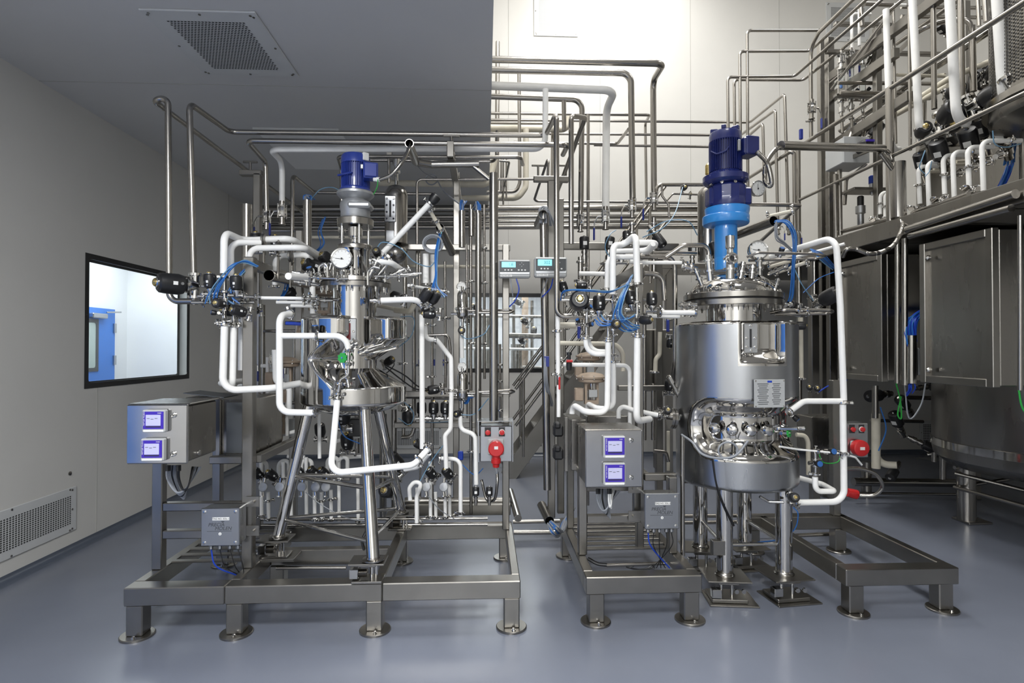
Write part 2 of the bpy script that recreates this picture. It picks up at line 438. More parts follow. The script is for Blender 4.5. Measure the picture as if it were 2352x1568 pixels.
# ---- window 1: two glued panes with black borders in the left wall
def rrect(u0, u1, v0, v1, r, n=5):
    out = []
    for cu, cv, a0 in ((u1 - r, v1 - r, 0), (u0 + r, v1 - r, 90), (u0 + r, v0 + r, 180), (u1 - r, v0 + r, 270)):
        for i in range(n + 1):
            a = math.radians(a0 + 90 * i / n); out.append((cu + r * math.cos(a), cv + r * math.sin(a)))
    return out
def border(to3, u0, u1, v0, v1, b, r, th, name, m_):
    inn = rrect(u0 + b, u1 - b, v0 + b, v1 - b, r); n = len(inn)
    out = []
    for (cu, cv), k_ in zip([(u1, v1), (u0, v1), (u0, v0), (u1, v0)], range(4)): out += [(cu, cv)] * (n // 4)
    mb = MB(); vv = []
    for w_ in (0, th):
        vv += [to3(u, v, w_) for u, v in out] + [to3(u, v, w_) for u, v in inn]
    ff = []
    for i in range(n):
        j = (i + 1) % n
        ff += [(i, j, n + j, n + i), (2 * n + i, 2 * n + j, 3 * n + j, 3 * n + i), (n + i, n + j, 3 * n + j, 3 * n + i), (i, j, 2 * n + j, 2 * n + i)]
    mb.add(vv, ff)
    return mb
tl = lambda dx: (lambda u, v, w_: V(XL + dx - w_, u, v))
o = border(tl(0.004), wy0, wy1, wz0, wz1, 0.045, 0.03, 0.006, '', '').build('window_1', 'black_frame', smooth=False); struct(o)
border(tl(-T + 0.004), wy0, wy1, wz0, wz1, 0.05, 0.03, 0.006, '', '').build('window_frame', 'black_frame', o, smooth=False)
MB().bx(XL - T, XL - 0.005, wy1 - 0.012, wy1, wz0, wz1).build('window_sill', 'vent_paint', o, smooth=False)
g = MB(); g.bx(XL - 0.004, XL - 0.001, wy0 + .01, wy1 - .01, wz0 + .01, wz1 - .01); g.build('window_pane', 'glass', o, smooth=False)
# corridor behind it
struct(MB().bx(-4.9, -4.8, 3.0, 7.85, 0, 3.0).build('wall_corridor', 'wall_white'))
struct(MB().bx(-4.8, XL - T, 7.85, 7.95, 0, 3.0).build('wall_corridor', 'wall_white'))
struct(MB().bx(-4.8, XL - T, 3.0, 3.1, 0, 3.0).build('wall_corridor', 'wall_white'))
struct(MB().bx(-4.9, XL - T, 3.0, 7.95, 3.0, 3.05).build('ceiling', 'wall_white'))
dd = MB(); dd.bx(-4.8, -4.76, 6.55, 7.54, 0.01, 2.1)
dr = dd.build('door_1', 'door_blue', smooth=False); struct(dr)
tb = lambda u, v, w_: V(-4.76 + w_, u, v)
border(tb, 6.72, 7.22, 1.32, 1.96, 0.045, 0.03, 0.01, '', '').build('window_frame', 'plastic_dark', dr, smooth=False)
MB().bx(-4.76, -4.755, 6.75, 7.19, 1.35, 1.93).build('window_pane', 'door_window', dr, smooth=False)
cl = MB(); cl.bx(-4.76, -4.70, 7.05, 7.32, 1.97, 2.03, .01); cl.beam((-4.72, 7.32, 2.05), (-4.72, 7.6, 2.07), .015, .02); cl.build('door_closer', 'satin', dr)
hg = MB()
for z in (1.86, 1.45): hg.bx(-4.76, -4.74, 7.50, 7.545, z - .06, z + .06)
hg.build('door_hinge', 'satin', dr)
# ---- window 2 in the back wall
tk = lambda dy: (lambda u, v, w_: V(u, YB + dy + w_, v))
o = border(tk(-0.004), bx0, bx1, bz0, bz1, 0.06, 0.01, 0.006, '', '').build('window_2', 'black_frame', smooth=False); struct(o)
border(tk(T - .01), bx0, bx1, bz0, bz1, 0.05, 0.02, 0.006, '', '').build('window_frame', 'black_frame', o, smooth=False)
MB().bx(bx0 + .01, bx1 - .01, YB - .001, YB + .002, bz0 + .01, bz1 - .01).build('window_pane', 'glass', o, smooth=False)
struct(MB().bx(-1.6, 3.0, 12.3, 12.4, 0, 3.0).build('wall_lab', 'wall_white'))
struct(MB().bx(-1.7, -1.6, YB + T, 12.3, 0, 3.0).build('wall_lab', 'wall_white'))
struct(MB().bx(2.9, 3.0, YB + T, 12.3, 0, 3.0).build('wall_lab', 'wall_white'))
struct(MB().bx(-1.7, 3.0, YB + T, 12.4, 3.0, 3.05).build('ceiling', 'wall_white'))

# ---- perforated air grilles
def grille(name, label, P0, U, Vv, nrm, nu, nv, fu=0.7, fv=0.55, mar=0.11, gap=None, stag=True, screws=True, holem='hole'):
    """P0 corner, U/Vv full edge vectors, dark slots punched as shallow recess plates"""
    P0 = Vector(P0); U = Vector(U); Vv = Vector(Vv); nrm = Vector(nrm).normalized()
    t = thing(name, label, 'air vent', P0)
    c = P0 + U / 2 + Vv / 2; u = U.normalized(); v = Vv.normalized(); R = Matrix((u, v, u.cross(v))).transposed()
    th = 0.012; lu, lv = U.length, Vv.length
    mb = MB(); e = nrm
    # frame as four strips, slots between
    mb.box(c + e * th / 2, (lu, lv, th), R, 0.004)
    mb.build('vent_frame', 'vent_paint', t, smooth=False)
    hb = MB(); iu = lu - 2 * mar; iv = lv - 2 * mar; du = iu / nu; dv = iv / nv
    for j in range(nv):
        for i in range(nu):
            if gap and abs((i + .5) / nu - .5) < gap: continue
            off = (0.5 if (stag and j % 2) else 0)
            if i + off + 1 > nu: continue
            p = P0 + u * (mar + (i + .5 + off) * du) + v * (mar + (j + .5) * dv) + e * (th + 0.0012)
            a = u * du * fu / 2; b = v * dv * fv / 2; ch = 0.3
            pts = [p - a + b * ch, p - a * 0.8 + b, p + a * .8 + b, p + a + b * ch, p + a - b * ch, p + a * .8 - b, p - a * .8 - b, p - a - b * ch]
            hb.add(pts, [tuple(range(8))])
    hb.build('vent_slots', holem, t, smooth=False)
    if screws:
        for a in (0.06, 0.5, 0.94):
            for b in (0.04, 0.96):
                for f, g_ in ((a, b), (b, a)): MB().cyl(P0 + U * f + Vv * g_ + e * (th - .003), P0 + U * f + Vv * g_ + e * (th + .004), 0.008, n=8).build('screw', 'brushed', t)
    return t
a = q(317, 17, Z=ZC); b = q(592, 25, Z=ZC); c = q(470, 168, Z=ZC); d = q(683, 174, Z=ZC)
x0 = (a.x + c.x) / 2; x1 = (b.x + d.x) / 2; y0 = (a.y + b.y) / 2; y1 = (c.y + d.y) / 2
grille('ceiling_vent', 'large perforated ceiling air grille above the empty left wall', (x0, y0, ZC), (x1 - x0, 0, 0), (0, y1 - y0, 0), (0, 0, -1), 23, 30, mar=.10)
grille('wall_vent', 'low perforated air grille in the left wall near the floor', q(-160, 1320, X=XL) , (0, 1.25, 0), (0, 0, 0.345), (1, 0, 0), 46, 15, fu=.62, fv=.62, mar=.06, stag=False) 
# position of the wall vent: right edge at the photographed edge
wv = bpy.data.objects['wall_vent']; e1 = q(172, 1215, X=XL); wv.location = (XL, e1.y - 1.25, e1.z)
grille('wall_vent', 'perforated air grille high on the bright wall, left of the tall bay', q(1226, 83, Y=YB), (q(1327, 83, Y=YB).x - q(1226, 83, Y=YB).x, 0, 0), (0, 0, .75), (0, -1, 0), 28, 34, mar=.075, gap=.05, stag=False, holem='plastic_grey')
grille('wall_vent', 'perforated air grille high on the wall behind the platform pipes', q(1897, 95, Y=YB), (q(1996, 95, Y=YB).x - q(1897, 95, Y=YB).x, 0, 0), (0, 0, .6), (0, -1, 0), 26, 26, mar=.075, stag=False, holem='ink')
grille('wall_vent', 'small perforated grille low on the back wall left of the stairs', q(905, 1030, Y=YB), (q(1016, 1030, Y=YB).x - q(905, 1030, Y=YB).x, 0, 0), (0, 0, .31), (0, -1, 0), 24, 11, mar=.05, stag=False)
grille('wall_vent', 'perforated grille low on the dark back wall under the platform', q(2112, 1020, Y=YB), (0.55, 0, 0), (0, 0, .36), (0, -1, 0), 18, 10, mar=.05, stag=False)
# ceiling lamp panel (switched off) and second grille at the back of the low ceiling
a = q(580, 291, Z=ZC); b = q(778, 295, Z=ZC)
t = thing('ceiling_panel', 'flat white ceiling lamp panel, switched off, above the left pipes', 'lamp', ((a.x + b.x) / 2, a.y, ZC))
c0 = (a.x + b.x) / 2; hx = (b.x - a.x) / 2
MB().bx(c0 - hx, c0 + hx, a.y, a.y + .02, ZC - .03, ZC - .002).build('lamp_rim', 'vent_paint', t, smooth=False)
MB().bx(c0 - hx, c0 + hx, a.y + .022, a.y + 1.15, ZC - .012, ZC - .002).build('lamp_panel', 'glow_panel', t, smooth=False)
# round button on the left wall
p = q(160, 1087, X=XL); tag(MB().lathe(p, (1, 0, 0), [(0, .016), (.006, .016), (.008, .012), (.008, 0)], 16).build('wall_screw', 'brushed'), 'small round cap on the left wall above the low grille', 'cap')
# ================================================================== SKIDS (square-tube frames with round feet)
def foot(parent, x, y, ztop=0.18, w_=0.09, name='foot', r=0.088, ang=0.0):
    MB().bx(x - w_ / 2, x + w_ / 2, y - w_ / 2, y + w_ / 2, 0.012, ztop, .006).build('leg', 'frame', parent)
    t = MB().lathe((x + .0, y - .01, 0.0), (0, 0, 1), [(0, r), (.01, r), (.013, r - .004), (.013, 0)], 36).build('foot_plate', 'frame', parent)
    MB().lathe((x + .01, y - w_ / 2 - .022, 0.012), (0, 0, 1), [(0, .012), (.004, .012), (.004, .008), (.012, .008), (.014, .004), (.014, 0)], 10).build('foot_bolt', 'chrome', t)
def bm_(parent, x0, x1, y0, y1, z0, z1, name='beam', m='frame', bev=.005):
    return MB().bx(x0, x1, y0, y1, z0, z1, bev).build(name, m, parent)
Z0, Z1 = .18, .28
A = thing('equipment_skid', 'left stainless steel square-tube skid frame carrying the small vessel', 'machine frame', (-.9, 3.8, 0))
bm_(A, -1.99, -1.447, 3.24, 3.34, Z0, Z1); bm_(A, -1.445, -.58, 3.24, 3.34, Z0, Z1); bm_(A, -.578, .2, 3.24, 3.34, Z0, Z1)
bm_(A, -1.99, -1.93, 3.34, 4.36, Z0, Z1); bm_(A, -1.455, -1.40, 3.34, 4.2, Z0, Z1); bm_(A, -.64, -.58, 3.34, 4.26, Z0, Z1); bm_(A, .15, .2, 3.34, 4.26, Z0, Z1)
bm_(A, -1.40, -.64, 3.80, 3.87, Z0, Z1); bm_(A, -1.93, .2, 4.26, 4.36, Z0, Z1)
for x, y in ((-1.935, 3.29), (-1.395, 3.29), (-.625, 3.29), (.15, 3.29), (-.63, 4.33), (.15, 4.37), (-1.36, 3.84), (-1.93, 4.33)): foot(A, x, y)
# welded fillet line
# posts of the left bay
bm_(A, -1.99, -1.93, 3.50, 3.56, Z1, .96, 'post'); bm_(A, -1.465, -1.40, 3.50, 3.56, Z1, 2.155, 'post')
bm_(A, -1.93, -1.465, 3.505, 3.555, .625, .675, 'crossbar'); bm_(A, -1.93, -1.465, 3.505, 3.555, .46, .51, 'crossbar'); bm_(A, -1.66, -1.465, 3.505, 3.555, .905, .95, 'crossbar')
bm_(A, -1.99, -1.93, 4.25, 4.31, Z1, .96, 'post'); bm_(A, -1.70, -1.64, 4.25, 4.31, Z1, 1.2, 'post')
bm_(A, -1.46, -1.41, 3.56, 4.75, 2.085, 2.15, 'crossbar')
bm_(A, -1.42, -1.37, 3.56, 4.30, .90, .95, 'crossbar'); bm_(A, -1.44, -1.39, 4.25, 4.31, Z1, .95, 'post')
bm_(A, -1.35, -1.0, 4.27, 4.31, .62, .67, 'crossbar')
bm_(A, -1.99, -1.94, 3.56, 4.25, .905, .95, 'crossbar')
for i in range(7):
    y = 3.6 + i * .11; bm_(A, -1.93, -1.455, y, y + .045, Z1 + .001, Z1 + .012, 'shelf_slat')
# rear rack posts
def rack_post(par, px, Y, z0, z1, w_=.06, m='frame'):
    p = q(px, 800, Y=Y); return bm_(par, p.x - w_ / 2, p.x + w_ / 2, Y, Y + w_, z0, z1, 'post', m)
rack_post(A, 587, 4.45, Z1, 1.6 + 397 * 4.45 / FOC, .055)
bm_(A, q(548, 400, Y=4.45).x, q(600, 400, Y=4.45).x, 4.45, 4.51, 1.6 + 392 * 4.45 / FOC, 1.6 + 404 * 4.45 / FOC, 'crossbar')
rack_post(A, 1162, 4.15, Z1, 1.6 + 240 * 4.15 / FOC, .05)
bm_(A, q(905, 570, Y=4.5).x, q(1172, 570, Y=4.5).x, 4.5, 4.56, q(1000, 574, Y=4.5).z, q(1000, 560, Y=4.5).z, 'crossbar')
bm_(A, q(905, 900, Y=4.4).x, q(1172, 900, Y=4.4).x, 4.4, 4.45, q(1000, 912, Y=4.4).z, q(1000, 898, Y=4.4).z, 'crossbar')
bm_(A, q(905, 980, Y=4.5).x, q(1160, 980, Y=4.5).x, 4.5, 4.55, q(1000, 983, Y=4.5).z, q(1000, 970, Y=4.5).z, 'crossbar')
rack_post(A, 1048, 4.6, .28, 1.6 + 405 * 4.6 / FOC, .05)
rack_post(A, 685, 4.3, .9, 1.6 + 268 * 4.3 / FOC, .05)
# a bracket beam above, running in depth
MB().beam(q(1034, 340, Y=4.0), q(1056, 470, Y=5.3), .05, .05).build('beam', 'frame', A)

B = thing('equipment_skid', 'middle stainless steel skid bay under the control box with two displays', 'machine frame', (.9, 3.8, 0))
bm_(B, .58, 1.26, 3.27, 3.37, Z0, Z1); bm_(B, .58, .64, 3.37, 4.43, Z0, Z1); bm_(B, 1.20, 1.26, 3.37, 4.43, Z0, Z1); bm_(B, .64, 1.20, 4.33, 4.43, Z0, Z1)
for x, y in ((.645, 3.33), (1.205, 3.33), (.63, 4.38)): foot(B, x, y)
bm_(B, .595, .65, 3.62, 3.68, Z1, .80, 'post'); bm_(B, 1.18, 1.235, 3.62, 3.68, Z1, .77, 'post'); bm_(B, .60, .65, 4.16, 4.21, Z1, 1.0, 'post')
bm_(B, 1.0, 1.045, 3.72, 3.78, Z1, 2.165, 'post'); bm_(B, 1.045, 1.26, 3.70, 3.75, .73, .775, 'crossbar')
bm_(B, 1.045, 1.09, 3.75, 4.4, .73, .775, 'crossbar')
bm_(B, .65, 1.02, 3.625, 3.675, .48, .53, 'crossbar'); bm_(B, .65, 1.02, 3.8, 3.85, .64, .69, 'crossbar'); bm_(B, .96, 1.0, 3.66, 3.7, .48, .80, 'post')
bm_(B, .59, .62, 3.4, 4.2, .80, .84, 'crossbar'); bm_(B, 1.0, 1.045, 3.78, 4.6, 2.09, 2.16, 'crossbar')
for i in range(7):
    y = 3.70 + i * .09; bm_(B, .64, 1.2, y, y + .045, Z1 + .001, Z1 + .014, 'shelf_slat')
def rp2(px, Y, yt, yb, w_=.055): 
    p = q(px, 800, Y=Y); return bm_(B, p.x - w_ / 2, p.x + w_ / 2, Y, Y + w_, q(px, yb, Y=Y).z, q(px, yt, Y=Y).z, 'post')
rp2(1267, 4.3, 412, 1190); rp2(1288, 4.55, 455, 1180)
bm_(B, q(1226, 405, Y=4.3).x, q(1307, 405, Y=4.3).x, 4.3, 4.35, q(1250, 416, Y=4.3).z, q(1250, 403, Y=4.3).z, 'crossbar')
bm_(B, q(1280, 565, Y=4.75).x, q(1560, 565, Y=4.75).x, 4.75, 4.80, q(1300, 572, Y=4.75).z, q(1300, 556, Y=4.75).z, 'crossbar')
rp2(1515, 5.0, 560, 1150, .06)
bm_(B, q(1420, 885, Y=4.6).x, q(1530, 885, Y=4.6).x, 4.6, 4.65, q(1450, 897, Y=4.6).z, q(1450, 885, Y=4.6).z, 'crossbar')

C = thing('equipment_skid', 'right stainless steel skid bay, empty rectangle of square tube on four round feet', 'machine frame', (2.5, 3.8, 0))
bm_(C, 2.15, 2.85, 3.31, 3.41, Z0, Z1); bm_(C, 2.15, 2.21, 3.41, 4.40, Z0, Z1); bm_(C, 2.79, 2.85, 3.41, 4.40, Z0, Z1); bm_(C, 2.0, 2.85, 4.36, 4.46, Z0, Z1)
for x, y in ((2.225, 3.37), (2.80, 3.39), (2.79, 4.40), (2.1, 4.41)): foot(C, x, y)
bm_(C, 2.74, 2.80, 4.37, 4.43, Z1, 1.35, 'post')

# ---- control cabinets with two transmitters each
def transmitter(par, x0, x1, z0, z1, yf):
    w_ = x1 - x0; h = z1 - z0
    t = MB().bx(x0, x1, yf - .035, yf, z0, z1, .006).build('transmitter', 'plastic_grey', par)
    MB().bx(x0 + w_ * .06, x1 - w_ * .05, yf - .037, yf - .033, z0 + h * .16, z1 - h * .07, .001).build('bezel', 'screen_violet', t)
    MB().bx(x0 + w_ * .06, x1 - w_ * .05, yf - .0375, yf - .03, z0 + h * .02, z0 + h * .12, .003).build('lower_lip', 'label', t)
    MB().bx(x0 + w_ * .19, x1 - w_ * .17, yf - .0385, yf - .035, z0 + h * .31, z1 - h * .21).build('screen', 'screen_lcd', t, smooth=False)
    MB().bx(x0 + w_ * .19, x1 - w_ * .17, yf - .0385, yf - .035, z0 + h * .24, z0 + h * .28).build('button_strip', 'ink', t, smooth=False)
    text_part('lettering', 'METTLER TOLEDO', (x0 + w_ * .12, yf - .0385, z0 + h * .62), .0085, t, 'label', rot=(PI / 2, -PI / 2, 0))
    text_part('lettering', 'M400', (x1 - w_ * .22, yf - .0385, z1 - h * .14), .008, t, 'label')
    for i in range(3):
        MB().bx(x0 + w_ * (.24 + .17 * i), x0 + w_ * (.24 + .17 * i + .12), yf - .0392, yf - .038, z0 + h * (.62 - .03 * (i % 2)), z0 + h * (.64 - .03 * (i % 2))).build('readout', 'plastic_dark', t, smooth=False)
def lock(par, x, z, yf, d=(0, -1, 0)):
    t = MB().lathe((x, yf, z), d, [(0, .014), (.008, .014), (.011, .009), (.006, .008), (.006, 0)], 16).build('lock', 'chrome', par)
    MB().beam((x - .004, yf - .0075, z + .004), (x + .004, yf - .0075, z - .004), .003, .003, bev=0).build('key_slot', 'ink', t)
def cabinet(label, x0, x1, z0, z1, yf, yb, tr, lx, sidelock):
    t = thing('control_cabinet', label, 'cabinet', ((x0 + x1) / 2, yf, z0))
    MB().bx(x0 + .006, x1 - .006, yf + .018, yb, z0 + .006, z1 - .006, .008).build('body', 'brushed', t)
    MB().bx(x0, x1, yf, yf + .016, z0, z1, .006).build('door', 'cabinet_steel', t)
    MB().bx(x0 - .002, x1 + .002, yf + .02, yb + .01, z1 - .005, z1 + .003, .002).build('rain_roof', 'brushed', t)
    for a, b, c, d in tr: transmitter(t, a, b, c, d, yf)
    for z in (z0 + (z1 - z0) * .17, z0 + (z1 - z0) * .82): lock(t, lx, z, yf)
    return t
def ppx(px, Y): return q(px, 800, Y=Y).x
def ppz(py, Y, px=1176): return q(px, py, Y=Y).z
ya = 3.0
xa0, xa1 = ppx(291, ya), ppx(432, ya)
ca = cabinet('stainless control cabinet with two violet displays, left of the small vessel', xa0, xa1, ppz(1066, ya, 300), ppz(929, ya, 300), ya, 3.33,
        [(ppx(328, ya - .03), ppx(381, ya - .03), ppz(993, ya - .03, 350), ppz(941, ya - .03, 350)), (ppx(325, ya - .03), ppx(378, ya - .03), ppz(1059, ya - .03, 350), ppz(1007, ya - .03, 350))], ppx(400, ya), 1)
MB().lathe((xa1 - .005, 3.12, ppz(1035, 3.1)), (1, 0, 0), [(0, .014), (.008, .014), (.012, .008), (.012, 0)], 14).build('lock', 'chrome', ca)
yb_ = 3.3
cb = cabinet('stainless control cabinet with two violet displays, left of the large vessel', ppx(1344, yb_), ppx(1475, yb_), ppz(1122, yb_), ppz(989, yb_), yb_, 3.6,
        [(ppx(1386, yb_ - .03), ppx(1436, yb_ - .03), ppz(1054, yb_ - .03), ppz(1003, yb_ - .03)), (ppx(1386, yb_ - .03), ppx(1436, yb_ - .03), ppz(1117, yb_ - .03), ppz(1065, yb_ - .03))], ppx(1449, yb_), 1)
def plainbox(label, px0, px1, py0, py1, yf, yb, name='steel_cabinet', cat='cabinet', m='brushed', bev=.006, doorgap=True):
    x0, x1 = ppx(px0, yf), ppx(px1, yf); z0, z1 = ppz(py1, yf), ppz(py0, yf)
    t = thing(name, label, cat, ((x0 + x1) / 2, yf, z0))
    MB().bx(x0, x1, yf + (.014 if doorgap else 0), yb, z0, z1, bev).build('body', m, t)
    if doorgap: MB().bx(x0 - .004, x1 + .004, yf, yf + .012, z0 - .004, z1 + .004, .004).build('door', m, t)
    return t
t = plainbox('open stainless cable cabinet behind the left control cabinet', 500, 586, 914, 1046, 3.62, 4.1, doorgap=False)
MB().bx(ppx(497, 3.6), ppx(590, 3.6), 3.60, 3.615, ppz(1050, 3.6), ppz(1038, 3.6), .002).build('frame_rail', 'brushed', t)
MB().bx(ppx(497, 3.6), ppx(507, 3.6), 3.595, 3.615, ppz(1050, 3.6), ppz(911, 3.6), .002).build('frame_rail', 'brushed', t)
MB().bx(ppx(518, 3.6), ppx(580, 3.6), 3.618, 3.622, ppz(1036, 3.6), ppz(922, 3.6)).build('opening', 'plastic_dark', t, smooth=False)
t = plainbox('flat stainless box with raised lid behind the left control cabinet', 425, 500, 910, 925, 3.75, 4.2, doorgap=False)
MB().box((ppx(470, 3.8), 3.9, ppz(905, 3.8)), (.26, .22, .006), Matrix.Rotation(.12, 3, 'Y')).build('lid', 'plastic_dark', t)
t = plainbox('stainless valve cabinet behind the middle control cabinet, black plugs on its side', 1313, 1345, 966, 1080, 3.68, 4.1)
MB().bx(ppx(1296, 3.7), ppx(1303, 3.7), 3.68, 3.72, ppz(1082, 3.7), ppz(958, 3.7), .002).build('side_rail', 'brushed', t)
for y0 in (972, 1025):
    z = ppz(y0 + 14, 3.7); x = ppx(1282, 3.7)
    c = MB().bx(x - .035, x + .03, 3.66, 3.74, z - .045, z + .03, .012); c.bx(x - .03, x + .01, 3.64, 3.72, z + .01, z + .05, .01); c.build('plug', 'black', t)
t = plainbox('wide stainless cabinet top behind the middle control cabinet', 1350, 1440, 958, 990, 3.95, 4.3)

# ---- weighing junction boxes
def jbox(label, px0, px1, py0, py1, yf, yb, tagtxt, nglands, brk):
    x0, x1 = ppx(px0, yf), ppx(px1, yf); z0, z1 = ppz(py1, yf), ppz(py0, yf); w_ = x1 - x0; h = z1 - z0; xc = (x0 + x1) / 2
    t = thing('junction_box', label, 'box', (xc, yf, z0))
    MB().bx(x0 + .004, x1 - .004, yf + .016, yb, z0 + .004, z1 - .004, .005).build('body', 'satin', t)
    MB().bx(x0, x1, yf, yf + .015, z0, z1, .004).build('cover', 'satin', t)
    for x in (x0 + w_ * .1, x1 - w_ * .1):
        for z in (z0 + h * .09, z1 - h * .1):
            MB().lathe((x, yf, z), (0, -1, 0), [(0, .009), (.003, .009), (.004, .006), (.004, 0)], 12).build('cover_screw', 'chrome', t)
    MB().bx(xc - w_ * .20, xc + w_ * .24, yf - .0015, yf, z0 + h * .68, z0 + h * .76).build('tag_plate', 'label', t, smooth=False)
    text_part('tag_lettering', tagtxt, (xc + w_ * .02, yf - .002, z0 + h * .72), h * .062, t)
    text_part('logo_lettering', 'PRECIA', (xc - w_ * .10, yf - .001, z0 + h * .56), h * .13, t, 'plastic_dark', shear=.2)
    text_part('logo_lettering', 'MOLEN', (xc + w_ * .08, yf - .001, z0 + h * .46), h * .13, t, 'plastic_dark', shear=.2)
    MB().bx(xc - w_ * .34, xc + w_ * .3, yf - .001, yf, z0 + h * .385, z0 + h * .395).build('logo_line', 'plastic_dark', t, smooth=False)
    MB().add([(xc + w_ * .02, yf - .001, z0 + h * .655), (xc + w_ * .12, yf - .001, z0 + h * .655), (xc + w_ * .07, yf - .001, z0 + h * .61)], [(0, 1, 2)]).build('logo_mark', 'plastic_dark', t, smooth=False)
    MB().lathe((xc, yf, z0 + h * .32), (0, -1, 0), [(0, w_ * .04), (.001, w_ * .04), (.0012, w_ * .03)], 16).build('seal_mark', 'label', t)
    MB().bx(xc - .001, xc + .001, yf - .0018, yf - .0005, z0 + h * .30, z0 + h * .34).build('seal_stroke', 'ink', t, smooth=False)
    gl = []
    for i in range(nglands):
        x = x0 + w_ * (.16 + .72 * i / (nglands - 1)) + random.uniform(-.006, .006); g_ = MB()
        g_.lathe((x, (yf + yb) / 2, z0 + .003), (0, 0, -1), [(0, .012), (.014, .012), (.014, .009), (.02, .009), (.02, .013), (.036, .012), (.042, .006)], 8); g_.build('cable_gland', 'satin', t); gl.append(V(x, (yf + yb) / 2, z0 - .036))
    for z in (z0 + h * 1.03, z0 + h * .24):
        xx = x1 if brk > 0 else x0
        if brk > 0: br = MB().bx(x1 - .01, x1 + .07, yb - .004, yb + .004, z - .03, z + .03); br.cyl((x1 + .04, yb - .004, z), (x1 + .04, yb - .022, z), .008, n=8)
        else: br = MB().bx(x0 - .075, x0 + .01, yb - .004, yb + .004, z - .03, z + .03); br.cyl((x0 - .045, yb - .004, z), (x0 - .045, yb - .022, z), .008, n=8)
        br.build('mounting_bracket', 'frame', t)
    return gl
gA = jbox('grey steel weighing junction box hung on the left skid post', 464, 552, 1158, 1243, 3.38, 3.49, 'TAG NO. SOL-1', 4, 1)
gB = jbox('grey steel weighing junction box right of the middle control cabinet', 1480, 1559, 1137, 1220, 3.50, 3.61, 'TAG NO. SOL-2', 5, -1)
for i, g_ in enumerate(gA):
    hose(('blue' if i == 0 else 'black') + ' cable hanging from ' + ['the first', 'the second', 'the third', 'the last'][i] + ' gland of the left junction box', [g_, g_ + V(.03, 0, -.1), q(548 + i * 4, 1322, Y=3.5)], .0045 if i == 0 else .003, 'cable_blue' if i == 0 else 'black', name='signal_cable', cat='cable', group=None)
for i, g_ in enumerate(gB):
    n_ = ['blue cable from the first gland', 'black cable from the second gland', 'black cable from the middle gland', 'black cable from the fourth gland', 'black cable from the last gland'][i] + ' of the right junction box'
    hose(n_, [g_, g_ + V(.0 + .02 * (i == 0), 0, -.09), q(1538 - 10 * i, 1304, Y=3.6)], .0045 if i == 0 else .003, 'cable_blue' if i == 0 else 'black', name='signal_cable', cat='cable')
W = [q(1470 + 25 * math.cos(a) + random.uniform(-8, 14), 1300 + 7 * math.sin(a), Y=3.7) for a in [k * .9 for k in range(26)]]
tag(MB().tube(curve_pts(W, 4), .004, 0, 6).build('coiled_cable', 'black'), 'black cable coil lying in the middle skid bay', 'cable')
hose('thick black cable end lying in the middle skid bay', [(1350, 1282, 3.75), (1372, 1294, 3.72), (1394, 1297, 3.7)], .012, 'black', name='power_cable', cat='cable', n=8)
tag(MB().pipe_open(q(1393, 1298, Y=3.7), q(1530, 1293, Y=3.7), .012).build('conduit', 'tube'), 'horizontal steel conduit low inside the middle skid bay', 'conduit')
tag(MB().pipe_open(q(635, 1304, Y=3.75), q(795, 1304, Y=3.75), .012).build('conduit', 'tube'), 'horizontal steel conduit low inside the left skid, front of the small vessel', 'conduit')
# cable loops under the cabinets
def loops(label, px, py, Y, n, m='hose_grey', dx=50, dy=60):
    t = thing('cable_bundle', label, 'cable', q(px, py, Y=Y))
    for i in range(n):
        a = q(px + i * 4, py, Y=Y + .02 * i); b = q(px + dx * .35 + i * 3, py + dy + i * 3, Y=Y + .02 * i); c = q(px + dx * .75, py + dy * .8, Y=Y + .02 * i); d = q(px + dx + i * 3, py + 4, Y=Y + .1)
        MB().tube(curve_pts([a, a + V(0, 0, -.07), b, c, d], 6), .005, 0, 6).build('cable', m if i % 4 != 3 else 'black', t)
        if i < 2: MB().cyl(a, a + V(0, 0, -.03), .009, n=8).build('cable_gland', 'black', t)
loops('grey cable loops hanging under the left control cabinet', 384, 1068, 3.12, 6, dx=62, dy=62)
loops('black cable loops hanging under the left control cabinet', 408, 1068, 3.1, 2, 'black', dx=34, dy=56)
loops('grey cable loops hanging under the middle control cabinet', 1372, 1122, 3.42, 7, dx=34, dy=50)
loops('white-marked cables hanging under the middle control cabinet', 1398, 1122, 3.38, 2, 'label', dx=8, dy=42)
# ================================================================== VESSELS
def sstep(a, b, x):
    t = max(0., min(1., (x - a) / (b - a))); return t * t * (3 - 2 * t)
def shell(cx, cy, z0, z1, rf, nphi=192, nz=110, phi0=0.0, zs=None):
    """phi = 0 faces the photographer's side; rf(phi deg, z) -> radius"""
    m = MB(); zs = zs or [z0 + (z1 - z0) * k / nz for k in range(nz + 1)]; base = math.atan2(-cy, -cx); vv = []
    for z in zs:
        for i in range(nphi):
            ph = -180 + 360 * i / nphi; a = base + math.radians(ph); r = rf(ph, z)
            vv.append((cx + r * math.cos(a), cy + r * math.sin(a), z))
    ff = [(k * nphi + i, k * nphi + (i + 1) % nphi, (k + 1) * nphi + (i + 1) % nphi, (k + 1) * nphi + i) for k in range(len(zs) - 1) for i in range(nphi)]
    m.add(vv, ff); m.f.append(tuple(range(nphi - 1, -1, -1))); m.f.append(tuple((len(zs) - 1) * nphi + i for i in range(nphi)))
    return m
def front_pt(cx, cy, r, ph, z):
    a = math.atan2(-cy, -cx) + math.radians(ph); return V(cx + r * math.cos(a), cy + r * math.sin(a), z), V(math.cos(a), math.sin(a), 0)
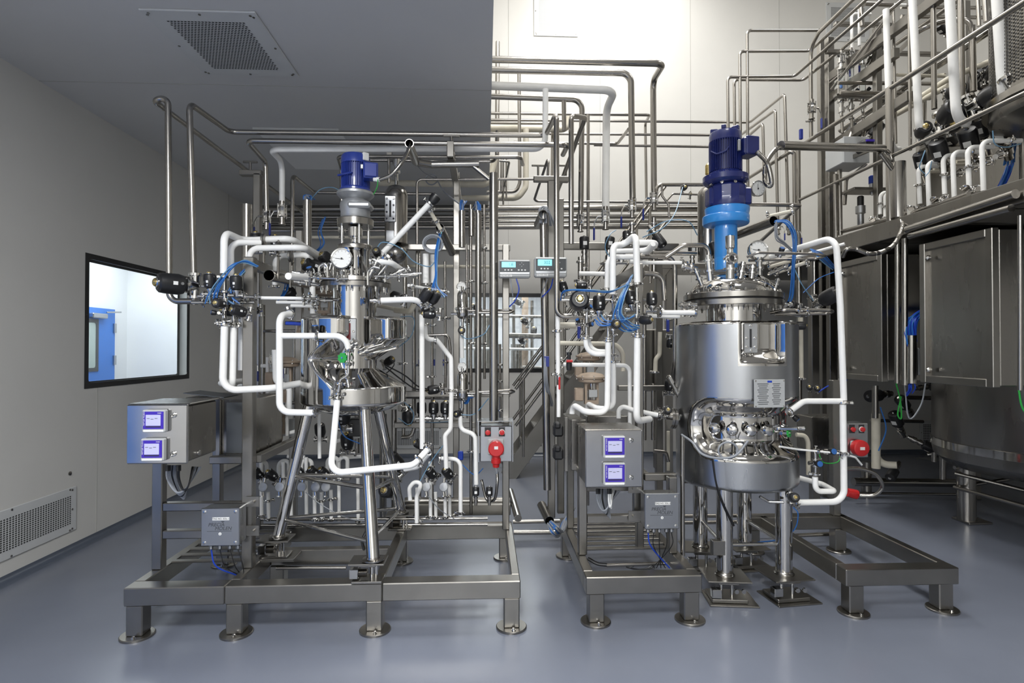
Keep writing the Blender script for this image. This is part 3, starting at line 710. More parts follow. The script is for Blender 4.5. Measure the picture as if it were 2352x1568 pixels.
def lath(parent, name, m, cx, cy, prof, n=48, ang=35):
    """prof: (z, r)"""
    mb = MB(); mb.lathe((cx, cy, prof[0][0]), (0, 0, 1), [(z - prof[0][0], r) for z, r in prof], n); return mb.build(name, m, parent, ang)
def bolts(parent, cx, cy, r, z0, z1, n, br=.008, m='chrome', a0=0.1):
    for i in range(n):
        a = a0 + 2 * PI * i / n; x, y = cx + r * math.cos(a), cy + r * math.sin(a)
        b = MB().lathe((x, y, z0), (0, 0, 1), [(0, br * .6), (.012, br * .6), (.012, br), ((z1 - z0) * .3, br), ((z1 - z0) * .3, br * .7), ((z1 - z0) * .75, br * .7), ((z1 - z0) * .75, br), (z1 - z0 - .002, br), (z1 - z0, br * .6)], 6)
        b.build('bolt', m, parent)
def sight_plate(parent, p, nrm, w_, h, slot='red', screws=6):
    s, u, d = frame_of(nrm, (0, 0, 1)); u = V(0, 0, 1); s = u.cross(V(*nrm)).normalized()
    R = Matrix((s, u, s.cross(u))).transposed()
    pl = MB().box(p, (w_, h, .012), R, .005).build('sight_plate', 'satin', parent)
    n_ = V(*nrm).normalized()
    MB().box(p + n_ * .0065, (w_ * .16, h * .62, .003), R, .001).build('sight_slot', 'rubber' if slot != 'red' else 'dark_red', pl)
    pos = [(-.3, -.3), (.3, -.3), (-.3, .0), (.3, .0), (0, .42), (0, -.42)] if screws == 6 else [(-.3, -.38), (.3, -.38), (-.3, -.13), (.3, -.13), (-.3, .13), (.3, .13), (-.3, .38), (.3, .38)]
    for a, b in pos:
        c = p + s * w_ * a + u * h * b + n_ * .006
        MB().lathe(c, n_, [(0, w_ * .1), (.006, w_ * .1), (.008, w_ * .07), (.008, 0)], 8).build('plate_screw', 'chrome', pl)

# ---- small vessel
ax, ay = -.84, 3.70
VA = thing('small_reactor_vessel', 'small mirror-polished stainless reactor vessel on a braced leg frame', 'vessel', (ax, ay, .41))
ri, ro = .138, .328
def rfa(ph, z):
    zb = 1.248; zc1 = 1.362; zc0 = 1.475; ztop = 1.80
    if z < zb + .02: base_ = ro - .02 * (1 - (z - zb) / .02) ** 2
    else: base_ = ro
    # lower flare, for the open front/right
    cone = ro if z < zc1 else (ri + (ro - ri) * (1 - (z - zc1) / (zc0 - zc1)) if z < zc0 else ri)
    full = ro if z < ztop - .02 else ro - .05 * ((z - ztop + .02) / .02) ** 2
    low = sstep(1.52, 1.70, z); mid = sstep(1.34, 1.56, z)
    po = (-24 - 34 * mid) * (1 - low) - 18 * low; pi_ = (-14 - 24 * mid) * (1 - low) - 11 * low
    lm = sstep(pi_, po, ph) if ph < 0 else sstep(152, 166, ph)
    r = cone + (full - cone) * lm
    # upper right pod
    if 20 < ph < 170:
        zu = 1.66 - .03 * sstep(100, 160, ph); zl = 1.53
        pod = 0 if z < zl else ((z - zl) / (zu - zl) if z < zu else 1)
        pm = sstep(24, 38, ph)
        rr = ri + (full - ri) * pod * pm
        r = max(r, rr)
    return min(r, base_)
zs = [1.248 + .02 * k / 6 for k in range(6)] + [1.268 + (1.80 - 1.268) * k / 100 for k in range(101)]
shell(ax, ay, 1.248, 1.80, rfa, 240, zs=zs).build('jacket', 'mirror', VA, 50)
lath(VA, 'body', 'mirror', ax, ay, [(1.45, ri - .002), (1.97, ri - .002), (1.985, ri)], 64)
lath(VA, 'bottom_head', 'mirror', ax, ay, [(1.17, .03), (1.185, .14), (1.215, .24), (1.249, .29)], 48)
lath(VA, 'lower_flange', 'steel', ax, ay, [(1.985, .2), (1.985, .228), (2.012, .23), (2.012, .2)], 72)
lath(VA, 'gasket', 'rubber', ax, ay, [(2.012, .22), (2.017, .22)], 48)
lath(VA, 'upper_flange', 'steel', ax, ay, [(2.017, .2), (2.017, .23), (2.042, .228), (2.044, .22), (2.052, .12), (2.06, .0)], 72)
bolts(VA, ax, ay, .205, 1.955, 2.066, 16, .009)
lath(VA, 'neck', 'mirror', ax - .005, ay, [(2.045, .098), (2.22, .098), (2.235, .105), (2.235, .0)], 48)
p, n_ = front_pt(ax, ay, ri + .004, -12, 1.705); sight_plate(VA, p, n_, .085, .165, 'red')
for ph, z, L in ((18, 1.575, .16), (30, 1.565, .21)):
    p, n_ = front_pt(ax, ay, ri - .01, ph, z); d = (n_ + V(.55, 0, .28)).normalized()
    nz = MB().cyl(p, p + d * .05, .026, n=20).build('nozzle', 'chrome', VA)
    MB().lathe(p + d * .05, d, [(0, .02), (0, .032), (.018, .032), (.018, .018), (L, .016), (L + .004, .01), (L + .004, 0)], 20).build('probe', 'chrome', nz)
LA = [(V(-.634, 3.27, .41), V(-.735, 3.50, 1.26)), (V(-1.31, 3.69, .41), V(-1.125, 3.71, 1.26)), (V(-.617, 4.2, .41), V(-.745, 3.93, 1.26))]
for a, b in LA: MB().cyl(a, b, .036, n=28).build('leg', 'chrome', VA)
def lerp(i, f): return LA[i][0].lerp(LA[i][1], f)
for i, f, j, g_ in ((1, .44, 0, .44), (1, .45, 2, .32), (1, .12, 0, .10), (1, .13, 2, .03), (2, .3, 0, .42), (2, .02, 0, .12)):
    MB().cyl(lerp(i, f), lerp(j, g_), .013, n=14).build('brace', 'chrome', VA)
for a, b in LA:
    MB().lathe(a - V(0, 0, .006), (0, 0, 1), [(0, .06), (.008, .06), (.01, .04), (.02, .037)], 28).build('leg_collar', 'steel', VA)
def loadcell(label, x, y, z, s=1.0, ang=0.0, plate=.1):
    t = thing('load_cell', label, 'load cell', (x, y, z))
    R = Matrix.Rotation(ang, 3, 'Z')
    MB().box((x, y, z + .008), (.17 * s, .12 * s, .014), R, .003).build('base_plate', 'steel', t)
    MB().box((x, y, z + .112 * s), (.2 * s, .15 * s, .01), R, .002).build('top_plate', 'frame', t)
    MB().box((x - .005, y, z + .095 * s), (.10 * s, .07 * s, .022 * s), R, .003).build('spacer', 'steel', t)
    MB().cyl(V(x, y, z) + R @ V(.045 * s, 0, .015 * s), V(x, y, z) + R @ V(.045 * s, 0, .085 * s), .008 * s, n=10).build('guide_pin', 'chrome', t)
    MB().cyl(V(x, y, z) + R @ V(.02 * s, 0, .015), V(x, y, z) + R @ V(.02 * s, 0, .085 * s), .012 * s, n=12).build('load_pin', 'chrome', t)
    b = MB()
    pr = [(0, .022 * s)]
    for k in range(8): pr += [(.004 + k * .007, .026 * s), (.0075 + k * .007, .02 * s)]
    b.lathe(V(x, y, z) + R @ V(-.055 * s, -.02, .05 * s), R @ V(1, 0, 0), pr, 18); b.build('bellows', 'steel', t)
    MB().box(V(x, y, z) + R @ V(-.075 * s, -.02, .05 * s), (.05 * s, .05 * s, .055 * s), R, .003).build('cell_block', 'chrome', t)
    return t
loadcell('load cell under the front leg of the small vessel, on the skid beam', -.665, 3.29, .281, 1.0)
loadcell('load cell under the left leg of the small vessel', -1.33, 3.70, .281, 1.0)
loadcell('load cell under the rear leg of the small vessel', -.62, 4.22, .281, 1.0)
t = thing('cross_plate', 'small steel cross plate carrying the left load cell of the small vessel', 'plate', (-1.33, 3.70, .28)); 
MB().bx(-1.46, -1.2, 3.64, 3.80, .262, .2805, .002).build('plate', 'frame', t)

# gearmotor of the small vessel
GM = thing('gear_motor', 'blue electric gear motor with grey gearbox on top of the small vessel', 'motor', (ax, ay, 2.236))
cx, cy = ax + .002, ay
zz = lambda y: 1.6 + (800 - y) * .002818
lath(GM, 'bottom_flange', 'steel', cx, cy, [(zz(575), .108), (zz(567), .11), (zz(565), .107), (zz(565), 0)], 40)
for i in range(4):
    a = .5 + i * PI / 2; MB().cyl((cx + .085 * math.cos(a), cy + .085 * math.sin(a), zz(566)), (cx + .085 * math.cos(a), cy + .085 * math.sin(a), zz(520)), .009, n=12).build('spacer_rod', 'chrome', GM)
lath(GM, 'shaft_coupling', 'mirror', cx, cy, [(zz(566), .018), (zz(558), .018), (zz(558), .032), (zz(552), .032), (zz(550), .02), (zz(545), .02), (zz(545), .045), (zz(524), .047), (zz(522), .03)], 28)
lath(GM, 'mounting_flange', 'steel', cx, cy, [(zz(521), .06), (zz(521), .114), (zz(507), .116), (zz(505), .11), (zz(505), 0)], 48)
gb = MB(); gb.lathe((cx, cy, zz(506)), (0, 0, 1), [(0, .085), (.02, .095), (.055, .095), (.065, .1), (.10, .1), (.115, .09), (.13, .07)], 10); gb.build('gearbox', 'casting', GM)
MB().bx(cx - .03, cx + .115, cy - .105, cy + .02, zz(486), zz(472), .012).build('gearbox_lug', 'casting', GM)
lath(GM, 'adapter_flange', 'casting', cx, cy, [(zz(462), .07), (zz(456), .1), (zz(450), .117), (zz(445), .117), (zz(443), .11)], 44)
MR = .089
lath(GM, 'motor_foot', 'motor_blue', cx, cy, [(zz(444), .1), (zz(438), .1), (zz(434), .088)], 40)
lath(GM, 'motor_body', 'motor_blue', cx, cy, [(zz(440), .076), (zz(376), .076)], 32)
for i in range(40):
    a = 2 * PI * i / 40; c, s_ = math.cos(a), math.sin(a)
    MB().beam((cx + .082 * c, cy + .082 * s_, zz(438)), (cx + .082 * c, cy + .082 * s_, zz(378)), .003, .017, up=(c, s_, 0), bev=0).build('cooling_fin', 'motor_blue', GM)
lath(GM, 'fan_cowl', 'motor_blue', cx, cy, [(zz(380), .091), (zz(364), .091), (zz(359), .082), (zz(357), .06), (zz(357), 0)], 44)
tb_ = MB(); x0, x1 = ppx(828, 3.56), ppx(862, 3.56); tb_.box(((x0 + x1) / 2, 3.62, zz(404)), (x1 - x0, .085, .10), Matrix.Rotation(.25, 3, 'Z'), .006)
tb_ = tb_.build('terminal_box', 'motor_blue', GM)
MB().box(((x0 + x1) / 2 + .01, 3.574, zz(404)), (x1 - x0 - .015, .012, .085), Matrix.Rotation(.25, 3, 'Z'), .004).build('terminal_cover', 'motor_blue', tb_)
MB().box((x0 + .0, 3.588, zz(396)), (.02, .015, .03), None, .004).build('warning_tag', 'casting', tb_)
MB().beam((cx - .1, cy - .05, zz(410)), (cx + .0, cy - .1, zz(408)), .02, .012).build('lifting_lug', 'motor_blue', GM)
MB().lathe(q(858, 412, Y=3.55), (1, -.1, -.05), [(0, .012), (.02, .012), (.02, .015), (.04, .015), (.045, .01)], 12).build('cable_gland', 'label', GM)
MB().box((cx + .075, cy - .055, zz(367)), (.04, .02, .05), Matrix.Rotation(.7, 3, 'Z'), .003).build('rating_plate', 'label', GM)

# ---- large vessel
bx_, by_ = 1.73, 3.87
VB = thing('large_reactor_vessel', 'large brushed stainless reactor vessel with recessed sight ports', 'vessel', (bx_, by_, .15))
RB = .397
K = by_ / FOC
def rfb(ph, z):
    r = RB
    # racetrack recess, lower front
    zc = 1.085; half = .16; pl, pr_ = -20.0, 95.0      # axis of the stadium between these angles
    dx = 0 if pl <= ph <= pr_ else (min(abs(ph - pl), abs(ph - pr_)) * PI / 180 * RB)
    d = math.hypot(dx, z - zc)
    rin = .072
    if d < half + .045:
        dep = .105 * (1 - sstep(rin, half + .04, d)) if d > rin else .105
        r -= dep
    # rectangular notch at the top right
    e = lambda a, b, x: sstep(a - 1.5, a + .5, x) * (1 - sstep(b - .5, b + 1.5, x))
    if z > 1.49 and 2 < ph < 52:
        kz = sstep(1.50, 1.60, z) if ph > 3 else sstep(1.515, 1.53, z)
        r -= .075 * e(6, 46, ph) * kz
    if z < .72: r -= .03 * ((.72 - z) / .03) ** 2
    if z > 1.76: r -= .05 * ((z - 1.76) / .02) ** 2
    return r
zs = [.69 + .03 * k / 6 for k in range(6)] + [.72 + (1.76 - .72) * k / 150 for k in range(151)] + [1.76 + .02 * k / 5 for k in range(1, 6)]
mb = shell(bx_, by_, .69, 1.78, rfb, 300, zs=zs)
sh = mb.build('shell', 'satin', VB, 50)
# polished recesses: second material by position
sh.data.materials.append(MATS['mirror'])
ca_ = math.atan2(-by_, -bx_)
for pg in sh.data.polygons:
    c = pg.center + V(*VB.location); ph = math.degrees(math.atan2(math.sin(math.atan2(c.y - by_, c.x - bx_) - ca_), math.cos(math.atan2(c.y - by_, c.x - bx_) - ca_)))
    dx = 0 if -20 <= ph <= 95 else (min(abs(ph + 20), abs(ph - 95)) * PI / 180 * RB)
    if math.hypot(dx, c.z - 1.085) < .203 or (c.z > 1.49 and 3 < ph < 50) or c.z > 1.755: pg.material_index = 1
lath(VB, 'neck', 'mirror', bx_ - .01, by_, [(1.76, .182), (1.89, .182), (1.895, .2)], 64)
fx = bx_ - .015
lath(VB, 'lower_flange', 'steel', fx, by_, [(1.885, .28), (1.885, .323), (1.89, .327), (1.922, .327), (1.925, .32), (1.925, .28)], 90)
lath(VB, 'gasket', 'rubber', fx, by_, [(1.925, .315), (1.932, .315)], 60)
lath(VB, 'upper_flange', 'steel', fx, by_, [(1.932, .28), (1.932, .32), (1.936, .327), (1.97, .327), (1.974, .32), (1.974, .24)], 90)
lath(VB, 'lid', 'mirror', fx, by_, [(1.974, .30), (1.98, .285), (2.0, .28), (2.03, .264), (2.06, .237), (2.085, .20), (2.105, .13), (2.112, 0)], 72)
bolts(VB, fx, by_, .302, 1.862, 1.995, 24, .009)
p, n_ = front_pt(bx_, by_, RB - .065, 16, 1.665); sight_plate(VB, p, n_, .085, .19, 'black')
for ph in (-20, -3, 14, 31, 50):
    p, n_ = front_pt(bx_, by_, RB - .075, ph, 1.085)
    kb = MB().lathe(p, n_, [(0, .02), (.03, .02), (.03, .026), (.04, .036), (.055, .038), (.068, .030), (.074, .014), (.075, 0)], 24); kb.build('sight_port', 'chrome', VB)
for ph, ph2 in ((31, 0), (40, 1)):
    p, n_ = front_pt(bx_, by_, RB - .07, ph + 8, 1.09); d = (n_ + V(.6, 0, .1)).normalized()
    MB().lathe(p, d, [(0, .022), (.04, .022), (.04, .03), (.06, .03), (.06, .014), (.17, .013), (.172, 0)], 18).build('probe', 'chrome', VB)
# name plate
p, n_ = front_pt(bx_, by_, RB + .012, 29, 1.32); s_ = V(0, 0, 1).cross(n_).normalized(); R = Matrix((s_, V(0, 0, 1), n_)).transposed()
pl = MB().box(p, (.205, .175, .006), R, .002).build('name_plate', 'plastic_grey', VB)
for i in range(11):
    z = .06 - i * .0125
    MB().box(p + n_ * .0036 + s_ * (-.045) + V(0, 0, z), (.075 - .012 * (i % 3), .004, .001), R).build('plate_line', 'plastic_dark', pl, smooth=False)
    MB().box(p + n_ * .0036 + s_ * (.045) + V(0, 0, z), (.06 - .01 * ((i + 1) % 3), .004, .001), R).build('plate_line', 'plastic_dark', pl, smooth=False)
MB().box(p + n_ * .0036 + V(0, 0, .074), (.03, .012, .001), R).build('plate_mark', 'cable_blue', pl, smooth=False)
for a in (-1, 1):
    for b in (-1, 1): MB().cyl(p + s_ * .094 * a + V(0, 0, .079 * b), p + s_ * .094 * a + V(0, 0, .079 * b) + n_ * .006, .005, n=10).build('plate_screw', 'chrome', pl)
    MB().cyl(p + s_ * .06 * a, p + s_ * .06 * a - n_ * .02, .006, n=8).build('plate_standoff', 'steel', pl)
LB = [(1.535, 3.60), (1.925, 3.60), (1.575, 4.12), (1.915, 4.14)]
for i, (x, y) in enumerate(LB):
    MB().cyl((x, y, .155), (x, y, .75), .051, n=32).build('leg', 'mirror', VB)
    MB().lathe((x, y, .15), (0, 0, 1), [(0, .062), (.006, .062), (.012, .055), (.02, .052)], 28).build('leg_collar', 'steel', VB)
MB().cyl((1.58, 3.60, .34), (1.88, 3.60, .34), .013).build('brace', 'chrome', VB); MB().cyl((1.535, 3.64, .34), (1.575, 4.1, .34), .013).build('brace', 'chrome', VB)
MB().cyl((1.925, 3.64, .34), (1.915, 4.1, .34), .013).build('brace', 'chrome', VB)
MB().bx(1.44, 1.52, 3.55, 3.60, .29, .38, .003).build('stop_bracket', 'frame', VB)
nm = ['front left', 'front right', 'rear left', 'rear right']
for i, (x, y) in enumerate(LB):
    t = thing('floor_load_cell', 'load cell on a floor plate under the %s leg of the large vessel' % nm[i], 'load cell', (x, y, 0))
    R = Matrix.Rotation(-.12 if i % 2 == 0 else .12, 3, 'Z')
    MB().box((x + .02, y - .02, .005), (.30, .24, .009), R, .002).build('floor_plate', 'frame', t)
    MB().box((x + .0, y - .02, .022), (.22, .17, .022), R, .003).build('base_plate', 'frame', t)
    MB().box((x, y, .145), (.27, .24, .009), R, .002).build('top_plate', 'frame', t)
    MB().box((x, y - .03, .126), (.13, .1, .026), R, .003).build('spacer', 'steel', t)
    for dx in (-.05, .02): MB().cyl((x + dx, y - .06, .03), (x + dx, y - .06, .115), .011, n=12).build('guide_pin', 'chrome', t)
    MB().box((x - .085, y - .07, .065), (.06, .05, .055), R, .003).build('cell_block', 'chrome', t)
    for k_ in range(2): MB().lathe((x + .03 + .045 * k_, y - .1, .085), (0, -1, 0), [(0, .014), (.012, .014), (.012, .009), (.012, 0)], 14).build('cell_bolt', 'chrome', t)
# agitator drive of the large vessel
GB = thing('agitator_drive', 'navy blue agitator motor and gearbox on a bright blue column, on the large vessel', 'motor', (1.665, 3.87, 2.15))
cx, cy = 1.668, 3.87
zz = lambda y: 1.6 + (800 - y) * .002963
lath(GB, 'column', 'azure', cx, cy, [(zz(617), .076), (zz(590), .076), (zz(588), .0745), (zz(586), .076), (zz(510), .076)], 40)
lath(GB, 'column_flange', 'azure', cx, cy, [(zz(513), .08), (zz(510), .15), (zz(507), .155), (zz(492), .155), (zz(490), .15), (zz(490), .1)], 48)
lath(GB, 'chrome_band', 'chrome', cx + .01, cy, [(zz(490), .13), (zz(488), .141), (zz(481), .141), (zz(480), .13)], 44)
lath(GB, 'top_ring', 'azure', cx + .01, cy, [(zz(491), .14), (zz(478), .148), (zz(472), .148), (zz(470), .13)], 44)
lath(GB, 'gearbox', 'motor_navy', cx + .012, cy, [(zz(472), .122), (zz(465), .13), (zz(450), .127), (zz(425), .132), (zz(420), .12), (zz(417), .09)], 14, ang=25)
MB().bx(cx - .13, cx + .0, cy - .05, cy + .05, zz(468), zz(425), .012).build('gearbox_rib', 'motor_navy', GB)
MB().bx(cx + .07, cx + .15, cy - .09, cy + .0, zz(468), zz(428), .012).build('gearbox_rib', 'motor_navy', GB)
lath(GB, 'motor_flange', 'motor_navy', cx, cy, [(zz(420), .09), (zz(416), .13), (zz(410), .152), (zz(398), .152), (zz(394), .12), (zz(388), .105)], 40)
lath(GB, 'motor_body', 'motor_navy', cx, cy, [(zz(390), .093), (zz(310), .093)], 40)
for i in range(44):
    a = 2 * PI * i / 44; c, s_ = math.cos(a), math.sin(a)
    MB().beam((cx + .1 * c, cy + .1 * s_, zz(387)), (cx + .1 * c, cy + .1 * s_, zz(317)), .004, .02, up=(c, s_, 0), bev=0).build('cooling_fin', 'motor_navy', GB)
lath(GB, 'fan_cowl', 'motor_navy', cx, cy, [(zz(318), .1), (zz(316), .108), (zz(300), .108), (zz(294), .1), (zz(292), .07), (zz(292), 0)], 36)
for i, a in enumerate((0.3, 1.6, 2.9, 4.2, 5.4)):
    MB().box((cx + .075 * math.cos(a), cy + .075 * math.sin(a), zz(289)), (.05, .03, .03), Matrix.Rotation(a, 3, 'Z'), .005).build('cowl_lug', 'motor_navy', GB)
R = Matrix.Rotation(.2, 3, 'Z')
tb_ = MB().box((cx + .125, cy - .06, zz(336)), (.115, .12, .12), R, .012).build('terminal_box', 'motor_navy', GB)
MB().box((cx + .135, cy - .125, zz(336)), (.10, .016, .125), R, .006).build('terminal_cover', 'motor_navy', tb_)
MB().box((cx + .045, cy - .115, zz(336)), (.018, .02, .075), R, .003).build('rating_plate', 'casting', tb_)
MB().tube([V(cx - .11, cy - .02, zz(340)), V(cx - .09, cy - .07, zz(352)), V(cx - .04, cy - .105, zz(348)), V(cx - .02, cy - .1, zz(338))], .006, .02, 8).build('lifting_hook', 'motor_navy', GB)
for ph in (-50, -10, 30):
    p, n_ = front_pt(cx, cy, .115, ph, zz(420)); MB().lathe(p, n_ + V(0, 0, .2), [(0, .012), (.012, .012), (.014, .006)], 10).build('plug_screw', 'chrome', GB)
# ================================================================== VALVES, GAUGES, FITTINGS (one of each kind, then copied)
O_ = (0, 0, 0)
def b_act():
    t = thing('diaphragm_valve', '', 'valve', O_)
    m = MB().lathe((0, 0, .03), (0, 0, 1), [(0, .0), (0, .020), (.008, .022), (.012, .031), (.03, .036), (.07, .035), (.084, .033), (.09, .027), (.09, 0)], 28); m.build('actuator', 'black', t)
    MB().lathe((0, 0, .117), (0, 0, 1), [(0, .018), (.006, .018), (.009, .015), (.009, 0)], 20).build('indicator_rim', 'chrome', t)
    MB().lathe((0, 0, .122), (0, 0, 1), [(0, .0145), (.008, .0135), (.012, .008), (.012, 0)], 12).build('indicator_cap', 'brass', t)
    b = MB().lathe((0, 0, 0), (0, 0, 1), [(0, .018), (.018, .022), (.03, .026), (.034, .026)], 20); b.cyl((-.035, 0, .004), (.035, 0, .004), .014, n=16); b.build('valve_body', 'chrome', t)
    for s in (-1, 1): MB().lathe((s * .035, 0, .004), (s, 0, 0), [(0, .016), (0, .023), (.009, .023), (.009, .016)], 18).build('clamp', 'chrome', t)
    MB().box((0, -.0355, .075), (.012, .002, .014), None).build('label_patch', 'label', t, smooth=False)
    MB().lathe((.0, -.034, .055), (0, -1, 0), [(0, .005), (.005, .005), (.005, .003)], 10).build('air_port', 'satin', t)
    return t
def b_cyl():
    t = thing('angle_seat_valve', '', 'valve', O_)
    MB().lathe((0, 0, .06), (0, 0, 1), [(0, 0), (0, .03), (.006, .038), (.09, .039), (.1, .034), (.104, .02), (.104, 0)], 28).build('actuator', 'black', t)
    MB().lathe((0, 0, .162), (0, 0, 1), [(0, .012), (.006, .012), (.006, .008), (.010, .008), (.010, 0)], 6).build('top_nut', 'chrome', t)
    b = MB().lathe((0, 0, 0), (0, 0, 1), [(-.05, .017), (-.02, .018), (-.02, .024), (.01, .024), (.012, .018), (.03, .017), (.03, .024), (.05, .024), (.052, .016), (.062, .016)], 16); b.build('valve_body', 'steel', t)
    MB().box((0, -.039, .105), (.03, .002, .03), None).build('label_patch', 'label', t, smooth=False)
    return t
def b_ball():
    t = thing('ball_valve', '', 'valve', O_)
    b = MB().lathe((0, 0, -.045), (0, 0, 1), [(0, .02), (.004, .034), (.014, .034), (.014, .026), (.03, .03), (.06, .03), (.076, .026), (.076, .034), (.086, .034), (.09, .02)], 8); b.build('valve_body', 'chrome', t)
    for a in range(4):
        c, s = math.cos(a * PI / 2 + .78), math.sin(a * PI / 2 + .78); MB().cyl((.033 * c, .033 * s, -.052), (.033 * c, .033 * s, .052), .005, n=8).build('body_bolt', 'chrome', t)
    b = MB(); b.cyl((0, 0, -.10), (0, 0, -.045), .017, n=14); b.cyl((0, 0, -.10), (0, 0, -.092), .026, n=16); b.build('pipe_stub', 'tube', t); MB().cyl((0, 0, .045), (0, 0, .075), .02, n=14).build('pipe_stub', 'tube', t)
    MB().cyl((.028, 0, 0), (.062, 0, 0), .008, n=10).build('stem', 'chrome', t)
    MB().tube([V(.058, 0, .0), V(.066, 0, -.01), V(.085, 0, -.045), V(.088, 0, -.10)], .0055, .01, 8).build('lever', 'chrome', t)
    MB().box((.089, 0, -.135), (.013, .024, .095), None, .005).build('grip', 'handle_blue', t)
    return t
def b_gauge():
    t = thing('pressure_gauge', '', 'gauge', O_)
    MB().lathe((0, 0, -.03), (0, 0, 1), [(0, .045), (.004, .05), (.026, .05), (.032, .054), (.038, .053), (.036, .047), (.0308, .046), (.0305, 0)], 40).build('case', 'chrome', t)
    d_ = MB().lathe((0, 0, .0005), (0, 0, 1), [(0, .0455), (.001, .0455)], 36).build('dial', 'label', t)
    for i in range(11):
        a = math.radians(-135 + 27 * i); c, s = math.sin(a), math.cos(a)
        MB().beam((.036 * c, .036 * s, .0015), (.043 * c, .043 * s, .0015), .0016, .0008, bev=0).build('tick', 'ink', d_, smooth=False)
    MB().beam((.010, -.003, .003), (-.032, .002, .003), .0024, .001, bev=0).build('needle', 'ink', t, smooth=False)
    MB().cyl((0, 0, .001), (0, 0, .005), .005, n=10).build('needle_hub', 'ink', t)
    b = MB(); b.cyl((0, -.048, -.012), (0, -.10, -.012), .009, n=12); b.cyl((0, -.062, -.012), (0, -.078, -.012), .014, n=6); b.cyl((0, -.10, -.012), (0, -.112, -.012), .024, n=18); b.build('stem', 'chrome', t)
    return t
def b_filter():
    t = thing('filter_housing', '', 'filter', O_)
    MB().lathe((0, 0, -.10), (0, 0, 1), [(0, .012), (.02, .012), (.03, .030), (.045, .038), (.075, .038), (.078, .044), (.09, .044), (.093, .036), (.11, .034), (.185, .034), (.2, .028), (.21, .012), (.235, .011)], 30).build('housing', 'mirror', t)
    MB().lathe((0, 0, -.02), (0, 0, 1), [(0, .044), (.003, .049), (.013, .049), (.016, .044)], 24).build('band_clamp', 'chrome', t)
    for s in (-1, 1): MB().cyl((s * .03, 0, -.045), (s * .075, 0, -.045), .009, n=10).build('side_port', 'chrome', t)
    MB().cyl((0, 0, -.10), (0, 0, -.16), .009, n=12).build('bottom_port', 'chrome', t)
    return t
def b_trap():
    t = thing('steam_trap', '', 'steam trap', O_)
    MB().lathe((0, 0, -.018), (0, 0, 1), [(0, .02), (.008, .033), (.02, .035), (.024, .03), (.026, 0)], 24).build('disc_housing', 'casting', t)
    MB().cyl((0, .03, -.006), (0, .065, -.006), .010, n=10).build('inlet', 'chrome', t); MB().cyl((0, -.03, -.006), (.008, -.065, -.006), .009, n=10).build('outlet', 'chrome', t)
    MB().lathe((0, -.062, -.006), (0, -1, 0), [(0, .018), (.008, .018)], 16).build('clamp', 'chrome', t)
    return t
def b_ctrl():
    t = thing('control_valve', '', 'valve', O_)
    MB().lathe((0, 0, .10), (0, 0, 1), [(0, .04), (.01, .085), (.03, .088), (.034, .102), (.044, .102), (.048, .088), (.062, .07), (.07, .03), (.072, 0)], 40).build('diaphragm_casing', 'beige', t)
    for i in range(8):
        a = i * PI / 4; MB().cyl((.096 * math.cos(a), .096 * math.sin(a), .126), (.096 * math.cos(a), .096 * math.sin(a), .152), .005, n=6).build('casing_bolt', 'chrome', t)
    b = MB(); b.bx(-.045, -.03, -.02, .02, -.02, .11); b.bx(.03, .045, -.02, .02, -.02, .11); b.bx(-.045, .045, -.022, .022, -.035, -.01); b.build('yoke', 'beige', t)
    MB().cyl((0, 0, -.02), (0, 0, .12), .008, n=10).build('stem', 'chrome', t)
    MB().box((-.085, -.02, .03), (.055, .06, .085), None, .006).build('positioner', 'beige', t)
    MB().bx(-.02, .035, -.035, -.02, .01, .06, .003).build('travel_block', 'plastic_grey', t)
    MB().lathe((0, 0, -.12), (0, 0, 1), [(0, .02), (0, .034), (.012, .034), (.012, .02), (.04, .028), (.06, .03), (.085, .022)], 20).build('valve_body', 'beige', t)
    return t
def b_knob():
    t = thing('needle_valve', '', 'valve', O_)
    MB().lathe((0, 0, .012), (0, 0, 1), [(0, .009), (.004, .014), (.024, .016), (.028, .014)], 14).build('knob', 'black', t)
    MB().lathe((0, 0, .038), (0, 0, 1), [(0, .013), (.004, .012), (.005, 0)], 14).build('knob_cap', 'cap_blue', t)
    b = MB().lathe((0, 0, -.016), (0, 0, 1), [(0, .012), (.02, .012), (.028, .008), (.03, .008)], 10); b.cyl((-.026, 0, 0), (.026, 0, 0), .009, n=10); b.build('valve_body', 'chrome', t)
    return t
def b_wheel():
    t = thing('handwheel_valve', '', 'valve', O_)
    m = MB(); pr = []
    for i in range(24):
        a = 2 * PI * i / 24; r = .031 if i % 3 else .024; pr.append(V(r * math.cos(a), r * math.sin(a), .03))
    m.prism(pr, (0, 0, .03), (0, 0, .044)); m.build('handwheel', 'green', t)
    MB().cyl((0, 0, .044), (0, 0, .05), .006, n=10).build('wheel_nut', 'chrome', t)
    b = MB().cyl((0, 0, -.02), (0, 0, .03), .011, n=12); b.cyl((-.03, 0, -.01), (.03, 0, -.01), .012, n=12); b.build('valve_body', 'chrome', t)
    return t
def b_flow():
    t = thing('flow_meter', '', 'flow meter', O_)
    MB().cyl((0, 0, -.11), (0, 0, .11), .018, n=16).build('glass_tube', 'glass', t)
    MB().cyl((0, 0, -.02), (0, 0, .03), .010, n=12).build('float', 'cap_blue', t)
    for s in (-1, 1):
        b = MB().lathe((0, 0, s * .11), (0, 0, s), [(0, .02), (.0, .027), (.012, .027), (.012, .016), (.05, .014), (.05, .022), (.085, .022), (.085, .012), (.11, .011)], 16); b.build('end_fitting', 'chrome', t)
        MB().cyl((s * .022, 0, -.11), (s * .022, 0, .11), .003, n=6).build('guard_rod', 'chrome', t)
    return t
